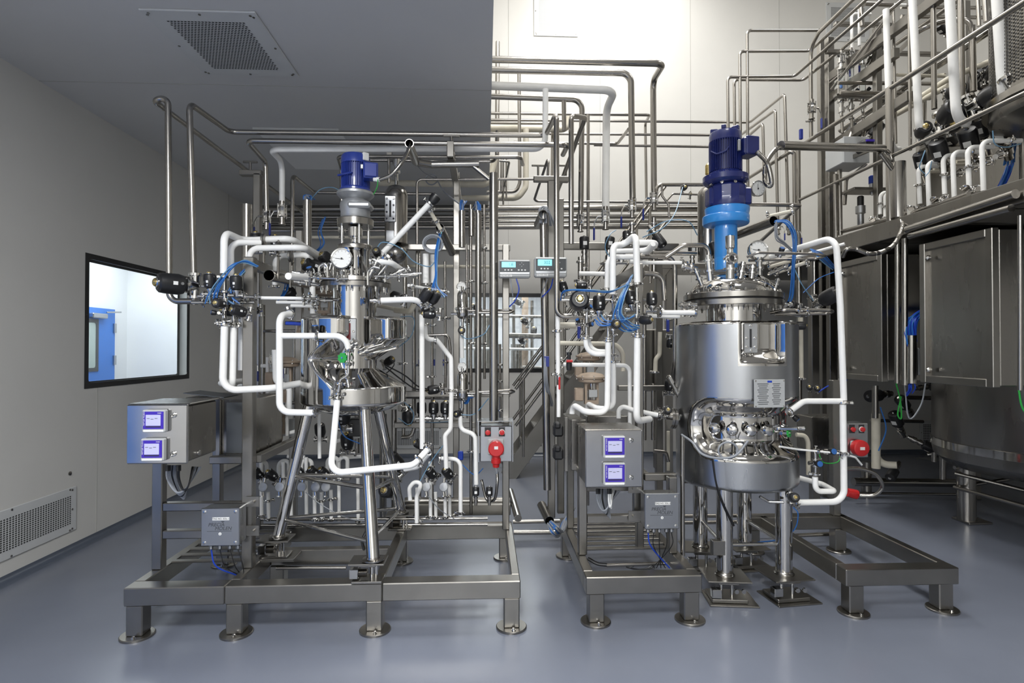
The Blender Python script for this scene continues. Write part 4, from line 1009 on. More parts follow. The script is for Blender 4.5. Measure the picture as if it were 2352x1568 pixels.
BUILD = dict(act=b_act, cyl=b_cyl, ball=b_ball, gauge=b_gauge, filt=b_filter, trap=b_trap, ctrl=b_ctrl, knob=b_knob, wheel=b_wheel, flow=b_flow)
def put(kind, px, py, Y, label, d=(0, 0, 1), s=1.0, up=None, group=None):
    if kind == 'act' and up is None and abs(V(*d).normalized().z) < .8: up = V(*d).cross(V(0, 0, 1))
    return use(kind, BUILD[kind], label, q(px, py, Y=Y), d, up, s, group)
FR = (0, -1, 0)
# ---- left cluster
put('act', 452, 657, 3.45, 'biggest black valve of the left cluster, pointing left in front of the window', (-.8, -.75, .03), 1.7)
put('act', 485, 676, 3.42, 'upright black valve beside the biggest one, left of the tall skid post', (-.05, -.1, 1), 1.0)
put('act', 544, 680, 3.42, 'upright black valve under the blue hoses, nearest to the tall skid post', (0, -.1, 1), 1.0)
put('act', 519, 700, 3.40, 'black valve facing forward just below the two upright ones', (-.15, -1, .05), .85)
put('act', 575, 722, 3.45, 'black valve facing left-forward beside the blue-handled one', (-.7, -.8, .25), .95)
put('act', 547, 718, 3.52, 'black valve half hidden behind its neighbours in the left cluster', (-.6, -.8, .1), .85)
put('act', 560, 680, 3.6, 'black valve behind the upright pair, against the tall skid post', (-.1, .1, 1), .8)
put('act', 600, 712, 3.75, 'black valve behind the tall skid post', (-.6, -.8, -.1), .9)
put('act', 592, 580, 3.95, 'black valve tucked above the bent white pipes, left', (0, -.3, 1), 1.1)
put('act', 636, 582, 4.0, 'black valve tucked above the bent white pipes, right', (0, -.3, 1), 1.0)
put('act', 756, 628, 3.95, 'large black valve behind the dial gauge of the small vessel', (-.8, -.6, .35), 1.5)
put('act', 775, 622, 4.05, 'black valve directly left of the dial gauge, partly covered by it', (-.5, -.5, .6), 1.3)
put('act', 872, 590, 3.62, 'black valve at the lower end of the slanted white pipe', (-.1, -1, .35), .75)
put('knob', 503, 719, 3.38, 'small blue-capped valve at the far left end of the left cluster', (-1, -.4, .1), 1.0)
put('knob', 725, 771, 3.38, 'blue-capped sampling valve on the horizontal white pipe', (0, -.2, 1), 1.5)
put('knob', 716, 632, 3.5, 'blue-capped valve beside the dial gauge of the small vessel', (-.2, -.6, 1), 1.3)
put('wheel', 795, 822, 3.42, 'valve with green star handwheel in front of the small vessel', (-.3, -1, .05), 1.0)
put('act', 962, 700, 3.5, 'tilted black valve at the end of the short white pipe right of the small vessel', (.6, -.3, .8), .95)
put('act', 985, 704, 3.55, 'second tilted black valve below the blue hoses', (.6, -.4, .9), .9)
put('act', 1012, 722, 3.58, 'black valve lying sideways beneath the tilted pair', (-1, -.2, .05), .9)
put('act', 932, 690, 3.8, 'dark valve behind the short white pipe right of the small vessel', (-.7, .2, .3), .9)
put('act', 1061, 759, 4.15, 'small black valve between the two filter housings', FR, .75)
put('act', 1061, 948, 4.15, 'small black valve under the lower filter housing', (-.5, -1, 0), .75)
put('act', 880, 838, 3.95, 'black valve on the right flank of the small vessel', (.5, -.3, .3), .8)
for i, (x, n_) in enumerate(((968, 'left'), (996, 'middle'), (1023, 'right'))):
    put('act', x, 962, 4.3, '%s of the three pear-shaped black valves in the rear rack' % n_, (0, 0, 1), 1.05)
put('act', 1018, 892, 4.2, 'black valve lying on its side right of the rear rack pipes', (-1, -.3, -.1), .95)
put('act', 1000, 893, 4.3, 'black valve standing above the rear rack manifold', (.1, -1, 0), .7)
for i, (x, y, n_) in enumerate(((608, 1102, 'leftmost of the dark valves in the bottom row'), (640, 1105, 'second dark valve of the bottom row'), (700, 1096, 'third dark valve of the bottom row'), (735, 1098, 'fourth dark valve of the bottom row'), (758, 1100, 'fifth dark valve of the bottom row'), (1002, 1100, 'dark valve of the bottom row left of the red plug box'), (1040, 1100, 'dark valve of the bottom row nearest to the red plug box'))):
    put('act', x, y, 4.15, n_, (-.5, -.5, .75), .95)
for i, (x, n_) in enumerate(((604, 'leftmost round steam trap in the bottom row'), (642, 'second round steam trap from the left in the bottom row'), (693, 'third round steam trap in the bottom row'), (724, 'fourth round steam trap, behind the left leg'), (748, 'fifth round steam trap, right of the left leg'), (979, 'round steam trap right of the rear leg'), (1019, 'round steam trap nearest to the red plug box'))):
    put('trap', x, 1118, 4.02, n_, (-.2, -1, .25), .95)
put('act', 985, 1030, 4.1, 'blocky black valve right of the rear vessel leg', (-.7, -.3, .4), .95)
put('act', 790, 985, 4.1, 'large dark valve seen between the legs of the small vessel', (0, -.4, 1), 1.5)
put('act', 800, 1040, 4.25, 'dark valve low between the legs of the small vessel', (0, -.4, 1), 1.3)
put('act', 738, 1010, 4.3, 'dark valve behind the left leg of the small vessel', (0, -.4, 1), 1.1)
put('act', 930, 1085, 4.2, 'dark valve behind the end of the bottom white pipe', (-.5, -.3, .7), 1.5)
put('cyl', 1093, 1150, 3.95, 'black valve standing under the left cable of the red plug box', (0, 0, 1), .6)
put('cyl', 1124, 1150, 3.95, 'black valve standing under the right cable of the red plug box', (0, 0, 1), .6)
put('ctrl', 655, 880, 4.3, 'beige mushroom-topped control valve left of the small vessel', (0, 0, 1), 1.15)
put('ctrl', 640, 985, 4.3, 'lower beige control valve behind the left leg', (0, 0, 1), 1.0)
put('ctrl', 745, 710, 4.5, 'beige control valve behind the upper body of the small vessel', (0, 0, 1), 1.0)
put('gauge', 785, 594, 3.45, 'large dial pressure gauge in front of the small vessel neck', (-.05, -1, .12), 1.22, up=(0, 0, 1))
put('gauge', 1060, 658, 4.15, 'small dial gauge on top of the upper filter housing', (-.05, -1, .2), .68, up=(0, 0, 1))
put('gauge', 1061, 843, 4.15, 'small dial gauge on top of the lower filter housing', (-.05, -1, .2), .68, up=(0, 0, 1))
put('filt', 1062, 705, 4.15, 'upper polished filter housing on the rear rack', (0, 0, 1), 1.1)
put('filt', 1062, 892, 4.15, 'lower polished filter housing on the rear rack', (0, 0, 1), 1.1)
put('ball', 612, 498, 4.35, 'three-piece ball valve with blue lever under the thin steel drop pipe', (0, 0, 1), .95, up=(.5, -1, 0))
put('ball', 648, 485, 4.3, 'three-piece ball valve with blue lever under the white drop pipe', (0, 0, 1), 1.0, up=(0, -1, 0))
put('ball', 785, 520, 4.4, 'ball valve behind the grey gearbox of the small vessel', (0, 0, 1), .85, up=(0, 1, 0))
put('ball', 570, 830, 3.75, 'steel ball valve between the white pipes left of the tall skid post', (0, 0, 1), .7)
put('ball', 628, 825, 4.1, 'steel ball valve right of the tall skid post', (0, 0, 1), .75)
t = thing('ball_valve', 'long blue-handled ball valve beside the upper small vessel body', 'valve', q(655, 742, Y=3.9))
MB().cyl(q(655, 742, Y=3.9), q(700, 742, Y=3.9), .014).build('valve_body', 'chrome', t); MB().beam(q(656, 742, Y=3.85), q(694, 744, Y=3.85), .022, .022).build('grip', 'cable_blue', t); MB().lathe(q(690, 748, Y=3.9), (0, 0, -1), [(0, .02), (.05, .03), (.06, 0)], 16).build('actuator', 'beige', t)
# ---- cluster left of the large vessel
put('cyl', 1342, 590, 4.5, 'black cylinder valve under the leftmost ball valve of the upper row', (0, 0, 1), 1.0)
put('cyl', 1397, 590, 4.5, 'black cylinder valve with blue hose under the white drop pipe', (.1, 0, 1), 1.0)
put('cyl', 1498, 530, 4.4, 'black cylinder valve tilted down to the right above the bent white pipes', (.35, -.4, -.7), 1.0)
put('cyl', 1590, 600, 4.45, 'black cylinder valve left of the blue column', (0, 0, 1), .85)
put('cyl', 1650, 600, 4.3, 'ribbed black cylinder valve directly behind the blue column', (-.3, 0, 1), .95)
put('act', 1327, 700, 3.72, 'largest round black valve, facing forward left of the white pipes', (-.1, -1, .1), 1.75)
put('act', 1376, 728, 3.62, 'tall upright black valve beside the largest round one', (0, 0, 1), 1.15)
put('act', 1452, 712, 3.62, 'upright black valve under the hose bundle, right of the two white pipes', (-.15, 0, 1), 1.05)
put('act', 1497, 714, 3.66, 'upright black valve nearest to the large vessel flange', (0, 0, 1), 1.0)
put('act', 1461, 735, 3.55, 'black valve lying sideways, cap to the right', (.8, -.7, 0), .85)
put('act', 1408, 745, 3.52, 'small round black valve facing forward at the bottom of the hose cluster', (0, -1, 0), .85)
put('act', 1300, 680, 4.1, 'dark valve behind the steel pipe left of the largest round valve', (-.3, 0, 1), .9)
put('act', 1357, 655, 4.2, 'dark valve in the shade above the tall upright one', (-1, 0, 0), .9)
put('act', 1440, 560, 4.5, 'dark valve behind the top of the bent white pipes', (0, .2, 1), .9)
put('act', 1427, 604, 4.4, 'dark valve behind the diagonal beam', (0, .2, 1), 1.0)
put('knob', 1347, 710, 3.55, 'upper small blue-capped valve below the tall upright valve', (.6, -.6, .4), 1.0)
put('knob', 1349, 746, 3.55, 'lower small blue-capped valve below the tall upright valve', (.6, -.6, .1), 1.0)
put('knob', 1330, 742, 3.6, 'blue-capped valve at the left above the curved white pipe', (-.4, -.6, .6), .9)
put('act', 1528, 946, 3.85, 'small round black valve at the flanged outlet of the large vessel', (-.1, -1, .3), .8)
put('ball', 1333, 505, 4.7, 'first ball valve of the upper row, left', (0, 0, 1), 1.0, up=(0, -1, 0))
put('ball', 1391, 497, 4.7, 'second ball valve of the upper row, under the thick white pipe', (0, 0, 1), 1.1, up=(0, -1, 0))
put('ball', 1452, 472, 4.75, 'third ball valve of the upper row', (0, 0, 1), 1.05, up=(0, -1, 0))
put('ball', 1502, 455, 4.8, 'fourth ball valve of the upper row, right', (0, 0, 1), 1.05, up=(0, -1, 0))
put('ctrl', 1353, 860, 4.3, 'upper beige control valve behind the white pipes of the middle skid', (0, 0, 1), 1.0)
put('ctrl', 1358, 915, 4.05, 'lower beige control valve with positioner above the middle cabinet', (0, 0, 1), 1.1)
put('act', 1540, 770, 4.4, 'dark valve with blue handle left of the large vessel shell', (0, .2, -1), .8)
# ---- right of the large vessel
put('gauge', 1742, 574, 3.75, 'dial gauge standing on the lid of the large vessel', (.02, -1, .12), 1.25, up=(0, 0, 1))
put('gauge', 1741, 433, 3.95, 'dial gauge beside the navy gearbox', (.15, -1, -.1), 1.05, up=(1, .2, .2))
put('act', 1872, 700, 3.9, 'black domed valve right of the large vessel flange', (.5, -.9, .5), 1.5)
put('act', 1835, 712, 3.9, 'dark valve between the vessel flange and the domed one', (-.8, -.5, .3), 1.0)
put('act', 1795, 712, 4.1, 'dark valve behind the right edge of the vessel flange', (-.3, 0, 1), 1.2)
put('act', 1815, 748, 3.8, 'small black valve at the top right edge of the large shell', (1, -.3, 0), .8)
put('act', 1815, 1143, 3.55, 'round black valve under the bottom right of the large vessel', (-.2, -1, .3), .85)
put('act', 1860, 893, 4.3, 'left of two small black valves right of the large shell', (-.5, -.8, .3), .65)
put('act', 1876, 896, 4.3, 'right of two small black valves right of the large shell', (-.4, -.8, .3), .65)
put('knob', 1818, 952, 3.6, 'dark green-knobbed valve at the white pipe end beside the sight ports', (.6, -.3, -.6), 1.2)
put('wheel', 1800, 994, 3.5, 'valve with green handwheel inside the recess of the large vessel', (.7, -.8, .1), .85)
put('knob', 1901, 1037, 3.6, 'square blue-capped valve on the thin line right of the large vessel', (.1, -1, .2), 1.5)
put('knob', 1871, 1063, 3.6, 'square blue-capped valve below the thin line right of the large vessel', (.0, -1, .1), 1.5)
put('knob', 1792, 584, 3.7, 'dark blue-capped valve right of the lid gauge', (0, -.6, .8), 1.2)
# ================================================================== PIPEWORK, LEFT SKID
S = 'tube'; N = 'insulation'; NO = 'insulation_old'
pipe('tall steel pipe looping nearly to the ceiling, leftmost', [(486, 691, 3.6), (389, 692, 3.6), (386, 224, 3.6), (351, 230, 3.6), (700, 490, 6.62)], .0185, S, .055, clamps=[(0, .2)])
pipe('steel pipe rising left and running across above the small vessel', [(447, 700, 3.6), (435, 237, 3.6), (528, 303, 4.15), (1253, 311, 4.15), (1278, 261, 3.72), (1279, 726, 3.72), (1345, 727, 3.72)], .0185, S, .055)
pipe('steel pipe with end hook running across above the small vessel, second from top', [(612, 480, 4.35), (610, 372, 4.35), (567, 323, 4.0), (1304, 333, 4.0), (1293, 355, 4.25)], .0185, S, .05)
pipe('white insulated pipe running across above the small vessel and turning up', [(648, 472, 4.4), (648, 372, 4.4), (620, 343, 4.1), (1252, 342, 4.1), (1253, 205, 4.12)], .026, N, .085)
pipe('steel pipe dropping behind the small motor', [(786, 505, 4.4), (784, 385, 4.4), (776, 359, 4.2), (1196, 361, 4.2), (1201, 378, 4.4)], .014, S, .05)
pipe('steel pipe with a small offset behind the flexible motor conduit', [(850, 368, 4.5), (1133, 371, 4.5), (1142, 360, 4.4), (1142, 300, 4.4)], .012, S, .04)
pipe('steel pipe falling toward the left wall behind the drop pipes', [(670, 640, 4.9), (672, 402, 4.9), (722, 442, 5.4), (1000, 446, 5.4)], .0165, S, .05)
pipe('thin steel pipe in an arch over the small separator', [(958, 640, 4.6), (958, 412, 4.6), (1258, 411, 4.6), (1260, 360, 4.6), (1226, 462, 5.2), (1600, 466, 5.2)], .011, S, .04)
for i, (y, r, nm) in enumerate(((478, .05, 'uppermost'), (497, .03, 'second'), (508, .022, 'third'), (520, .035, 'lowest'))):
    pipe('%s thick steel header pipe along the back wall' % nm, [(600, y + 2, 7.7), (1660, y, 7.7)], r, 'steel', n=16)
pipe('thin steel pipe high along the back wall, joined down at the right', [(1116, 260, 6.9), (1492, 264, 6.9), (1482, 284, 7.3), (1485, 470, 7.3)], .018, S, .05)
pipe('thin steel pipe along the back wall turning towards the platform, upper', [(1116, 275, 6.9), (1722, 281, 6.9), (1802, 216, 5.9), (1812, 540, 5.9)], .016, S, .05)
pipe('short steel pipe along the back wall dropping left of the white riser', [(1116, 282, 6.7), (1264, 283, 6.7), (1269, 300, 6.7), (1268, 420, 6.7)], .018, S, .05)
pipe('old white pipe along the back wall', [(1116, 294, 6.6), (1300, 297, 6.6), (1309, 270, 6.6)], .042, NO, .1)
pipe('thin steel pipe along the back wall turning towards the platform, middle', [(1150, 306, 6.9), (1700, 311, 6.9), (1781, 252, 5.9), (1787, 540, 5.9)], .016, S, .05)
pipe('steel pipe with a slanted end in front of the back wall', [(1180, 327, 6.8), (1418, 330, 6.8), (1444, 296, 6.2)], .018, S, .05)
pipe('thin steel pipe along the back wall turning towards the platform, lower', [(1364, 333, 6.9), (1690, 338, 6.9), (1752, 283, 6.1), (1757, 470, 6.1)], .016, S, .05)
pipe('steel pipe slanting up behind the large motor', [(1720, 408, 6.6), (1816, 348, 5.7), (1824, 352, 5.7), (1826, 540, 5.7)], .02, S, .05)
# risers out of the low ceiling edge
pipe('tallest steel pipe leaving the ceiling edge to the right, topmost', [(1112, 136, 4.8), (1524, 146, 4.8), (1500, 185, 5.2), (1502, 440, 5.2)], .028, S, .085)
pipe('steel pipe leaving the ceiling edge, second from top', [(1112, 160, 4.75), (1449, 168, 4.75), (1453, 455, 4.75)], .027, S, .09)
pipe('thick white pipe leaving the ceiling edge and dropping to a ball valve', [(1112, 196, 4.8), (1413, 207, 4.8), (1393, 250, 5.1), (1391, 480, 5.1)], .034, N, .10)
pipe('steel pipe leaving the ceiling edge, fourth, dropping to the first ball valve', [(1112, 221, 4.9), (1337, 229, 4.9), (1334, 486, 4.9)], .024, S, .09)
pipe('steel pipe drop beside the fourth ceiling pipe', [(1295, 232, 4.5), (1296, 300, 4.5)], .018, S)
pipe('steel pipe bending back beside the tall steel riser', [(1312, 560, 3.9), (1312, 266, 3.9), (1344, 271, 4.1), (1272, 462, 5.6)], .0185, S, .05)
pipe('steel pipe rising straight from the middle rack', [(1351, 262, 5.6), (1350, 1160, 5.6)], .016, S)
pipe('steel riser with pointed top against the bright wall', [(1143, 96, 7.6), (1141, 470, 7.6)], .03, S)
pipe('steel riser hanging under the second ceiling pipe', [(1192, 168, 6.4), (1194, 420, 6.4), (1186, 440, 6.4), (1118, 441, 6.4)], .02, S, .08)
pipe('white pipe bending left behind the clamp post', [(1208, 296, 6.5), (1208, 430, 6.5), (1190, 455, 6.5), (1060, 455, 6.5)], .033, NO, .12)
pipe('old white horizontal pipe behind the separator', [(870, 420, 6.4), (1122, 424, 6.4), (1138, 360, 6.4)], .035, NO, .1)
for i, (x, y0, y1) in enumerate(((1151, 366, 440), (1156, 366, 470), (1163, 360, 455))):
    pipe('thin steel line beside the thick vertical duct, %s' % ('left', 'middle', 'right')[i], [(x, y0, 6.2), (x, y1, 6.2)], .01, S)
pipe('thin steel line forming a wedge near the ceiling corner', [(1147, 369, 5.6), (1170, 371, 5.6), (1152, 460, 6.6)], .011, S, .03)
# small vessel: white piping on the left
W1 = pipe('white insulated pipe, outermost top bend left of the small vessel', [(514, 628, 3.42), (515, 533, 3.42), (558, 552, 3.66), (668, 548, 3.66), (738, 589, 4.2)], .026, N, .06)
pipe('white insulated pipe just inside the outermost bend', [(531, 645, 3.55), (530, 557, 3.55), (600, 556, 3.62)], .024, N, .06)
pipe('white insulated pipe, third bend left of the small vessel', [(573, 650, 3.6), (573, 570, 3.6), (698, 568, 3.6), (740, 600, 4.2)], .024, N, .06, clamps=[(0, .02)])
pipe('white insulated pipe, innermost bend left of the small vessel', [(632, 660, 3.85), (633, 587, 3.85), (716, 585, 3.85), (719, 720, 3.85)], .024, N, .06, clamps=[(0, .03)])
pipe('white insulated pipe sweeping from the left cluster under to the small vessel', [(516, 745, 3.42), (511, 897, 3.42), (626, 891, 3.5), (706, 877, 3.72)], .026, N, .075, clamps=[(0, .0)])
pipe('white insulated pipe drop, second from left', [(537, 748, 3.48), (534, 888, 3.48), (507, 880, 3.9), (560, 874, 4.2)], .024, N, .05, clamps=[(0, .0)])
pipe('white insulated pipe drop, third from left', [(555, 722, 3.6), (553, 850, 3.6)], .022, N)
pipe('white insulated pipe drop hugging the tall skid post', [(569, 806, 3.7), (568, 886, 3.7), (551, 888, 3.95)], .024, N, .05)
pipe('white insulated pipe drop right of the tall skid post', [(631, 803, 3.95), (633, 882, 3.95), (665, 884, 3.95), (664, 950, 3.95)], .023, N, .06)
pipe('white insulated front loop between the tall skid post and small vessel', [(668, 721, 3.5), (642, 724, 3.36), (642, 946, 3.36), (728, 948, 3.36)], .024, N, .06, clamps=[(2, .97), (0, .1)])
pipe('white insulated branch with a blue-capped valve ending at the green handwheel', [(645, 771, 3.36), (794, 771, 3.36), (800, 800, 3.38)], .022, N, .07, clamps=[(0, .56)])
pipe('thin steel tube down from the green handwheel', [(801, 800, 3.38), (800, 860, 3.36), (782, 872, 3.36), (776, 912, 3.36)], .008, 'chrome', .02, clamps=[(0, .1), (0, .6), (2, .2), (2, .8)])
pipe('white insulated pipe curving low across the vessel legs', [(775, 915, 3.35), (759, 1087, 3.25), (950, 1068, 3.3), (984, 1030, 3.4)], .023, N, .06, clamps=[(0, .0), (2, .3), (2, .95)])
pipe('white insulated pipe behind the low curved one', [(930, 1077, 3.75), (958, 1072, 3.7), (985, 1040, 3.6)], .022, N, .05)
pipe('short white insulated pipe out of the right side of the small vessel', [(872, 690, 3.45), (955, 687, 3.45), (978, 705, 3.55)], .022, N, .07, clamps=[(0, .0)])
pipe('white insulated pipe leaving the small vessel lid to the right', [(850, 600, 3.5), (896, 601, 3.5), (930, 625, 3.75)], .022, N, .07, clamps=[(0, .05), (1, .9)])
pipe('short rounded white insulated stub at the left of the small vessel lid', [(662, 634, 3.2), (706, 636, 3.45)], .024, N, clamps=[(0, .97)])
pipe('long slanted white insulated pipe above the small vessel', [(880, 580, 3.65), (988, 466, 3.65)], .023, N, clamps=[(0, .99)])
tag(MB().lathe(q(990, 466, Y=3.65), (.6, 0, .8), [(0, .026), (.03, .034), (.055, .034), (.06, .028), (.06, 0)], 20).build('end_cap', 'black'), 'black cap at the upper end of the slanted white pipe', 'cap')
pipe('beige short pipe hanging from the slanted white pipe', [(985, 480, 3.7), (1000, 505, 3.75), (1014, 530, 3.8)], .016, NO, .03, clamps=[(0, .1), (1, .1), (1, .9)])
for i, (a, b, yy, nm) in enumerate(((600, 700, 684, 'upper'), (635, 724, 694, 'middle'), (668, 726, 702, 'lower'))):
    pipe('%s thin white pipe running from the tall skid post to the small vessel' % nm, [(a, yy, 3.5 + .08 * i), (b, yy + 1, 3.5 + .08 * i)], .013, N, clamps=[(0, .98)])
pipe('steel nozzle pipe into the small vessel body', [(698, 685, 3.5), (775, 688, 3.6)], .009, 'chrome', clamps=[(0, .15), (0, .4)])
pipe('white insulated pipe dropping under the blue hoses right of the small vessel', [(978, 583, 3.85), (978, 655, 3.85)], .026, N, clamps=[(0, .98)])
pipe('white insulated pipe with rounded top under the grey cable coil', [(994, 650, 3.95), (994, 585, 3.95)], .022, N)
pipe('old white elbow pipe behind the valve pair right of the small vessel', [(908, 712, 4.1), (942, 716, 4.0), (954, 694, 3.95)], .026, NO, .05)
pipe('thin white slanted pipe from the small vessel to the rear rack', [(938, 655, 3.6), (1030, 671, 3.9)], .012, N, clamps=[(0, .05), (0, .85)])
pipe('long white insulated pipe down in front of the rear rack', [(969, 722, 3.8), (970, 1030, 3.8)], .022, N)
pipe('white insulated pipe with two elbows zigzagging down the rear rack', [(977, 745, 3.95), (977, 779, 3.95), (1003, 780, 3.95), (1036, 822, 3.95), (1037, 896, 3.95), (1035, 985, 3.95), (1022, 1000, 3.95), (1025, 1075, 3.95)], .02, N, .04, clamps=[(0, .0), (1, .9), (4, .0)])
pipe('white insulated pipe from the lower filter to the red plug box', [(1057, 955, 4.1), (1058, 986, 4.1), (1092, 998, 4.05), (1094, 1112, 4.05)], .02, N, .05)
pipe('thin white pipe between the two filter housings', [(1060, 765, 4.15), (1061, 822, 4.15)], .02, N)
pipe('pale grey thin pipe running across the rear rack', [(850, 610, 4.7), (1124, 613, 4.7)], .017, 'insulation_old')
pipe('thin steel tube bracket of the upper filter housing', [(1050, 714, 4.15), (1172, 712, 4.1), (1180, 714, 4.05), (1172, 718, 4.0), (1100, 718, 4.0)], .008, S, .02)
pipe('thin steel tube bracket of the lower filter housing', [(1030, 903, 4.15), (1172, 903, 4.1), (1182, 899, 4.05), (1172, 895, 4.0), (1100, 900, 4.0)], .008, S, .02)
pipe('thick steel manifold behind the rear rack valves', [(928, 908, 4.5), (1060, 912, 4.5)], .025, 'steel')
pipe('steel pipe bent left at the foot of the rear rack', [(950, 640, 4.55), (951, 985, 4.55), (945, 1003, 4.55), (922, 1004, 4.55)], .0165, S, .05)
for i, (x, y0, y1, r, Y) in enumerate(((964, 560, 1180, .008, 4.6), (992, 600, 1190, .011, 4.45), (1022, 600, 890, .010, 4.45), (1081, 470, 1180, .0125, 4.5), (1112, 470, 870, .0105, 4.5), (1072, 560, 960, .008, 4.5), (1148, 790, 980, .012, 4.5), (926, 700, 1000, .014, 4.6))):
    pipe('thin vertical steel pipe of the rear rack, ' + ['first', 'second', 'third', 'left of the thick duct', 'right behind the thick duct', 'beside the filters', 'right of the thick duct', 'behind the small vessel'][i], [(x, y0, Y), (x + 1, y1, Y)], r, S, clamps=[(0, .25), (0, .45), (0, .8)])
pipe('thick polished vertical duct on the rear rack', [(1134, 398, 4.0), (1134, 966, 4.0)], .031, 'steel', n=24)
pipe('polished vertical duct left of the thickest one', [(1099, 490, 4.1), (1098, 1000, 4.1)], .0225, 'steel', n=20)
pipe('tall polished duct between the two skids', [(1248, 490, 4.1), (1257, 1124, 4.1)], .0275, 'steel', n=20)
pipe('two-bend pipe beside the three pear-shaped valves', [(965, 770, 4.4), (1030, 768, 4.4), (1034, 800, 4.4), (1034, 900, 4.4)], .01, S, .04)
for i, x in enumerate((966, 995, 1022)):
    t = thing('wall_module', '%s narrow grey module with blue stripe on the rear rack' % ('left', 'middle', 'right')[i], 'module', q(x, 830, Y=4.6))
    z0, z1 = ppz(862, 4.6), ppz(800, 4.6); xx = ppx(x, 4.6)
    MB().bx(xx - .02, xx + .02, 4.6, 4.63, z0, z1, .003).build('module_body', 'plastic_grey', t); MB().bx(xx - .016, xx + .016, 4.597, 4.6, z0 + .08, z0 + .13).build('stripe', 'handle_blue', t, smooth=False)
# bottom row of the rear rack: short white pipes with clamps on a manifold
BR = [(615, 820, 1000, 4.3), (658, 905, 1000, 4.3), (733, 950, 1052, 3.95), (600, 1060, 1190, 4.12), (616, 1130, 1195, 4.2), (650, 1060, 1190, 4.15), (668, 1120, 1195, 4.25), (703, 1050, 1190, 4.25), (722, 1085, 1198, 4.1), (738, 1130, 1196, 4.2), (760, 1125, 1196, 4.2), (778, 1060, 1196, 4.25), (822, 1080, 1200, 4.2), (958, 1120, 1198, 4.1), (988, 1060, 1192, 4.15), (1000, 1130, 1190, 4.2), (1022, 1120, 1190, 4.15), (1032, 1060, 1190, 4.25)]
for i, (x, y0, y1, Y) in enumerate(BR):
    nm = ['behind the tall skid post', 'left of the front loop', 'beside the left leg top', 'at the far left of the bottom row', 'second of the bottom row', 'third of the bottom row', 'fourth of the bottom row', 'fifth of the bottom row', 'sixth of the bottom row, before the leg', 'seventh of the bottom row', 'eighth of the bottom row', 'ninth of the bottom row', 'behind the front leg', 'right of the rear leg', 'first of the right group', 'second of the right group', 'third of the right group', 'fourth of the right group'][i]
    pipe('short white vertical pipe %s' % nm, [(x, y0, Y), (x + 1, y1, Y)], .016, N, clamps=[(0, .96), (0, .3)] if i > 2 else ())
for i, (x, y, w_) in enumerate(((590, 1062, 22), (640, 1060, 24), (692, 1058, 24), (752, 1052, 24), (778, 1052, 20))):
    pipe('small white inverted-U pipe %s' % ('farthest left', 'left of the leg', 'crossing the left leg', 'between the legs', 'second between the legs')[i], [(x, y + 40, 4.3), (x, y, 4.3), (x + w_, y - 4, 4.3), (x + w_, y + 40, 4.3)], .018, N, .05)
pipe('white inverted-U pipe left of the red plug box', [(1008, 1052, 4.05), (1058, 1054, 4.05), (1058, 1184, 4.05)], .018, N, .06, clamps=[(0, .05), (1, .95)])
pipe('white bent pipe at the foot of the rear leg', [(942, 1148, 4.0), (940, 1120, 4.0), (952, 1105, 4.0), (968, 1110, 4.0), (957, 1140, 4.0), (957, 1200, 4.0)], .018, N, .04)
for i, (x0, y0, x1, y1) in enumerate(((640, 1000, 700, 985), (660, 1048, 700, 1050), (760, 1016, 830, 1000), (790, 1050, 830, 1048))):
    pipe('white cross pipe %s' % ('low left of the vessel leg', 'at the left beside the leg', 'rising between the legs', 'flat between the legs')[i], [(x0, y0, 4.35), (x1, y1, 4.35)], .018, N)
pipe('pale pipe joining the front loop to the rear rack', [(600, 840, 4.4), (700, 840, 4.4)], .018, N)
for i, y in enumerate((1192, 1206)):
    pipe('steel manifold pipe along the rear beam, %s' % ('upper', 'lower')[i], [(600, y, 4.2 + .03 * i), (1120, y - 2, 4.2 + .03 * i)], .012, 'steel')
pipe('steel pipe lying on the floor between the skids, rear', [(1178, 1198, 4.9), (1290, 1196, 4.9)], .018, S)
pipe('steel pipe lying on the floor between the skids, front', [(1180, 1222, 4.75), (1300, 1222, 4.75)], .02, S)
tag(MB().pipe_open(q(1190, 1190, Y=4.25), q(1172, 1128, Y=4.9), .028).build('open_tube', 'steel'), 'short open steel tube leaning at the right end of the left skid', 'tube')
hose('black cable from the small vessel to the rear rack, upper', [(885, 838, 3.8), (930, 862, 3.9), (962, 888, 4.0), (992, 894, 4.2)], .005, 'black', 'signal_cable', 'cable')
hose('black cable from the small vessel to the rear rack, lower', [(885, 842, 3.8), (920, 870, 3.9), (955, 893, 4.0), (992, 897, 4.2)], .005, 'black', 'signal_cable', 'cable')
# stands with hose-filled ducts
def duct(label, px, y0, y1, Y, r, bend=None, hm='hose_blue', n=12, tip=None):
    t = thing('cable_duct', label, 'duct', q(px, y1, Y=Y)); a = q(px, y0, Y=Y); b = q(px, y1, Y=Y)
    MB().pipe_open(b, a, r).build('tube', 'steel', t)
    return t
def hoses_over(label, px, py, Y, r, dx, dy, dz=0.0, n=10, m='hose_blue', m2='hose_grey', rr=.004, up=26):
    t = thing('air_hose_bundle', label, 'hose', q(px, py, Y=Y))
    for i in range(n):
        a = random.uniform(-r, r) * .8; b_ = random.uniform(-r, r) * .6
        p0 = q(px, py + 6, Y=Y) + V(a, b_, -.02); p1 = q(px, py - up * random.uniform(.6, 1), Y=Y + .02) + V(a * 1.2, 0, 0); p2 = q(px + dx * .6, py - up * .6, Y=Y + .05) + V(0, b_, b_); p3 = q(px + dx, py + dy, Y=Y + .1) + V(a, b_, 0)
        MB().tube(curve_pts([p0, p1, p2, p3], 5), rr, 0, 6).build('hose', m2 if i % 3 == 2 else m, t)
duct('tall open duct standing left behind the skid post', 567, 470, 650, 4.2, .038)
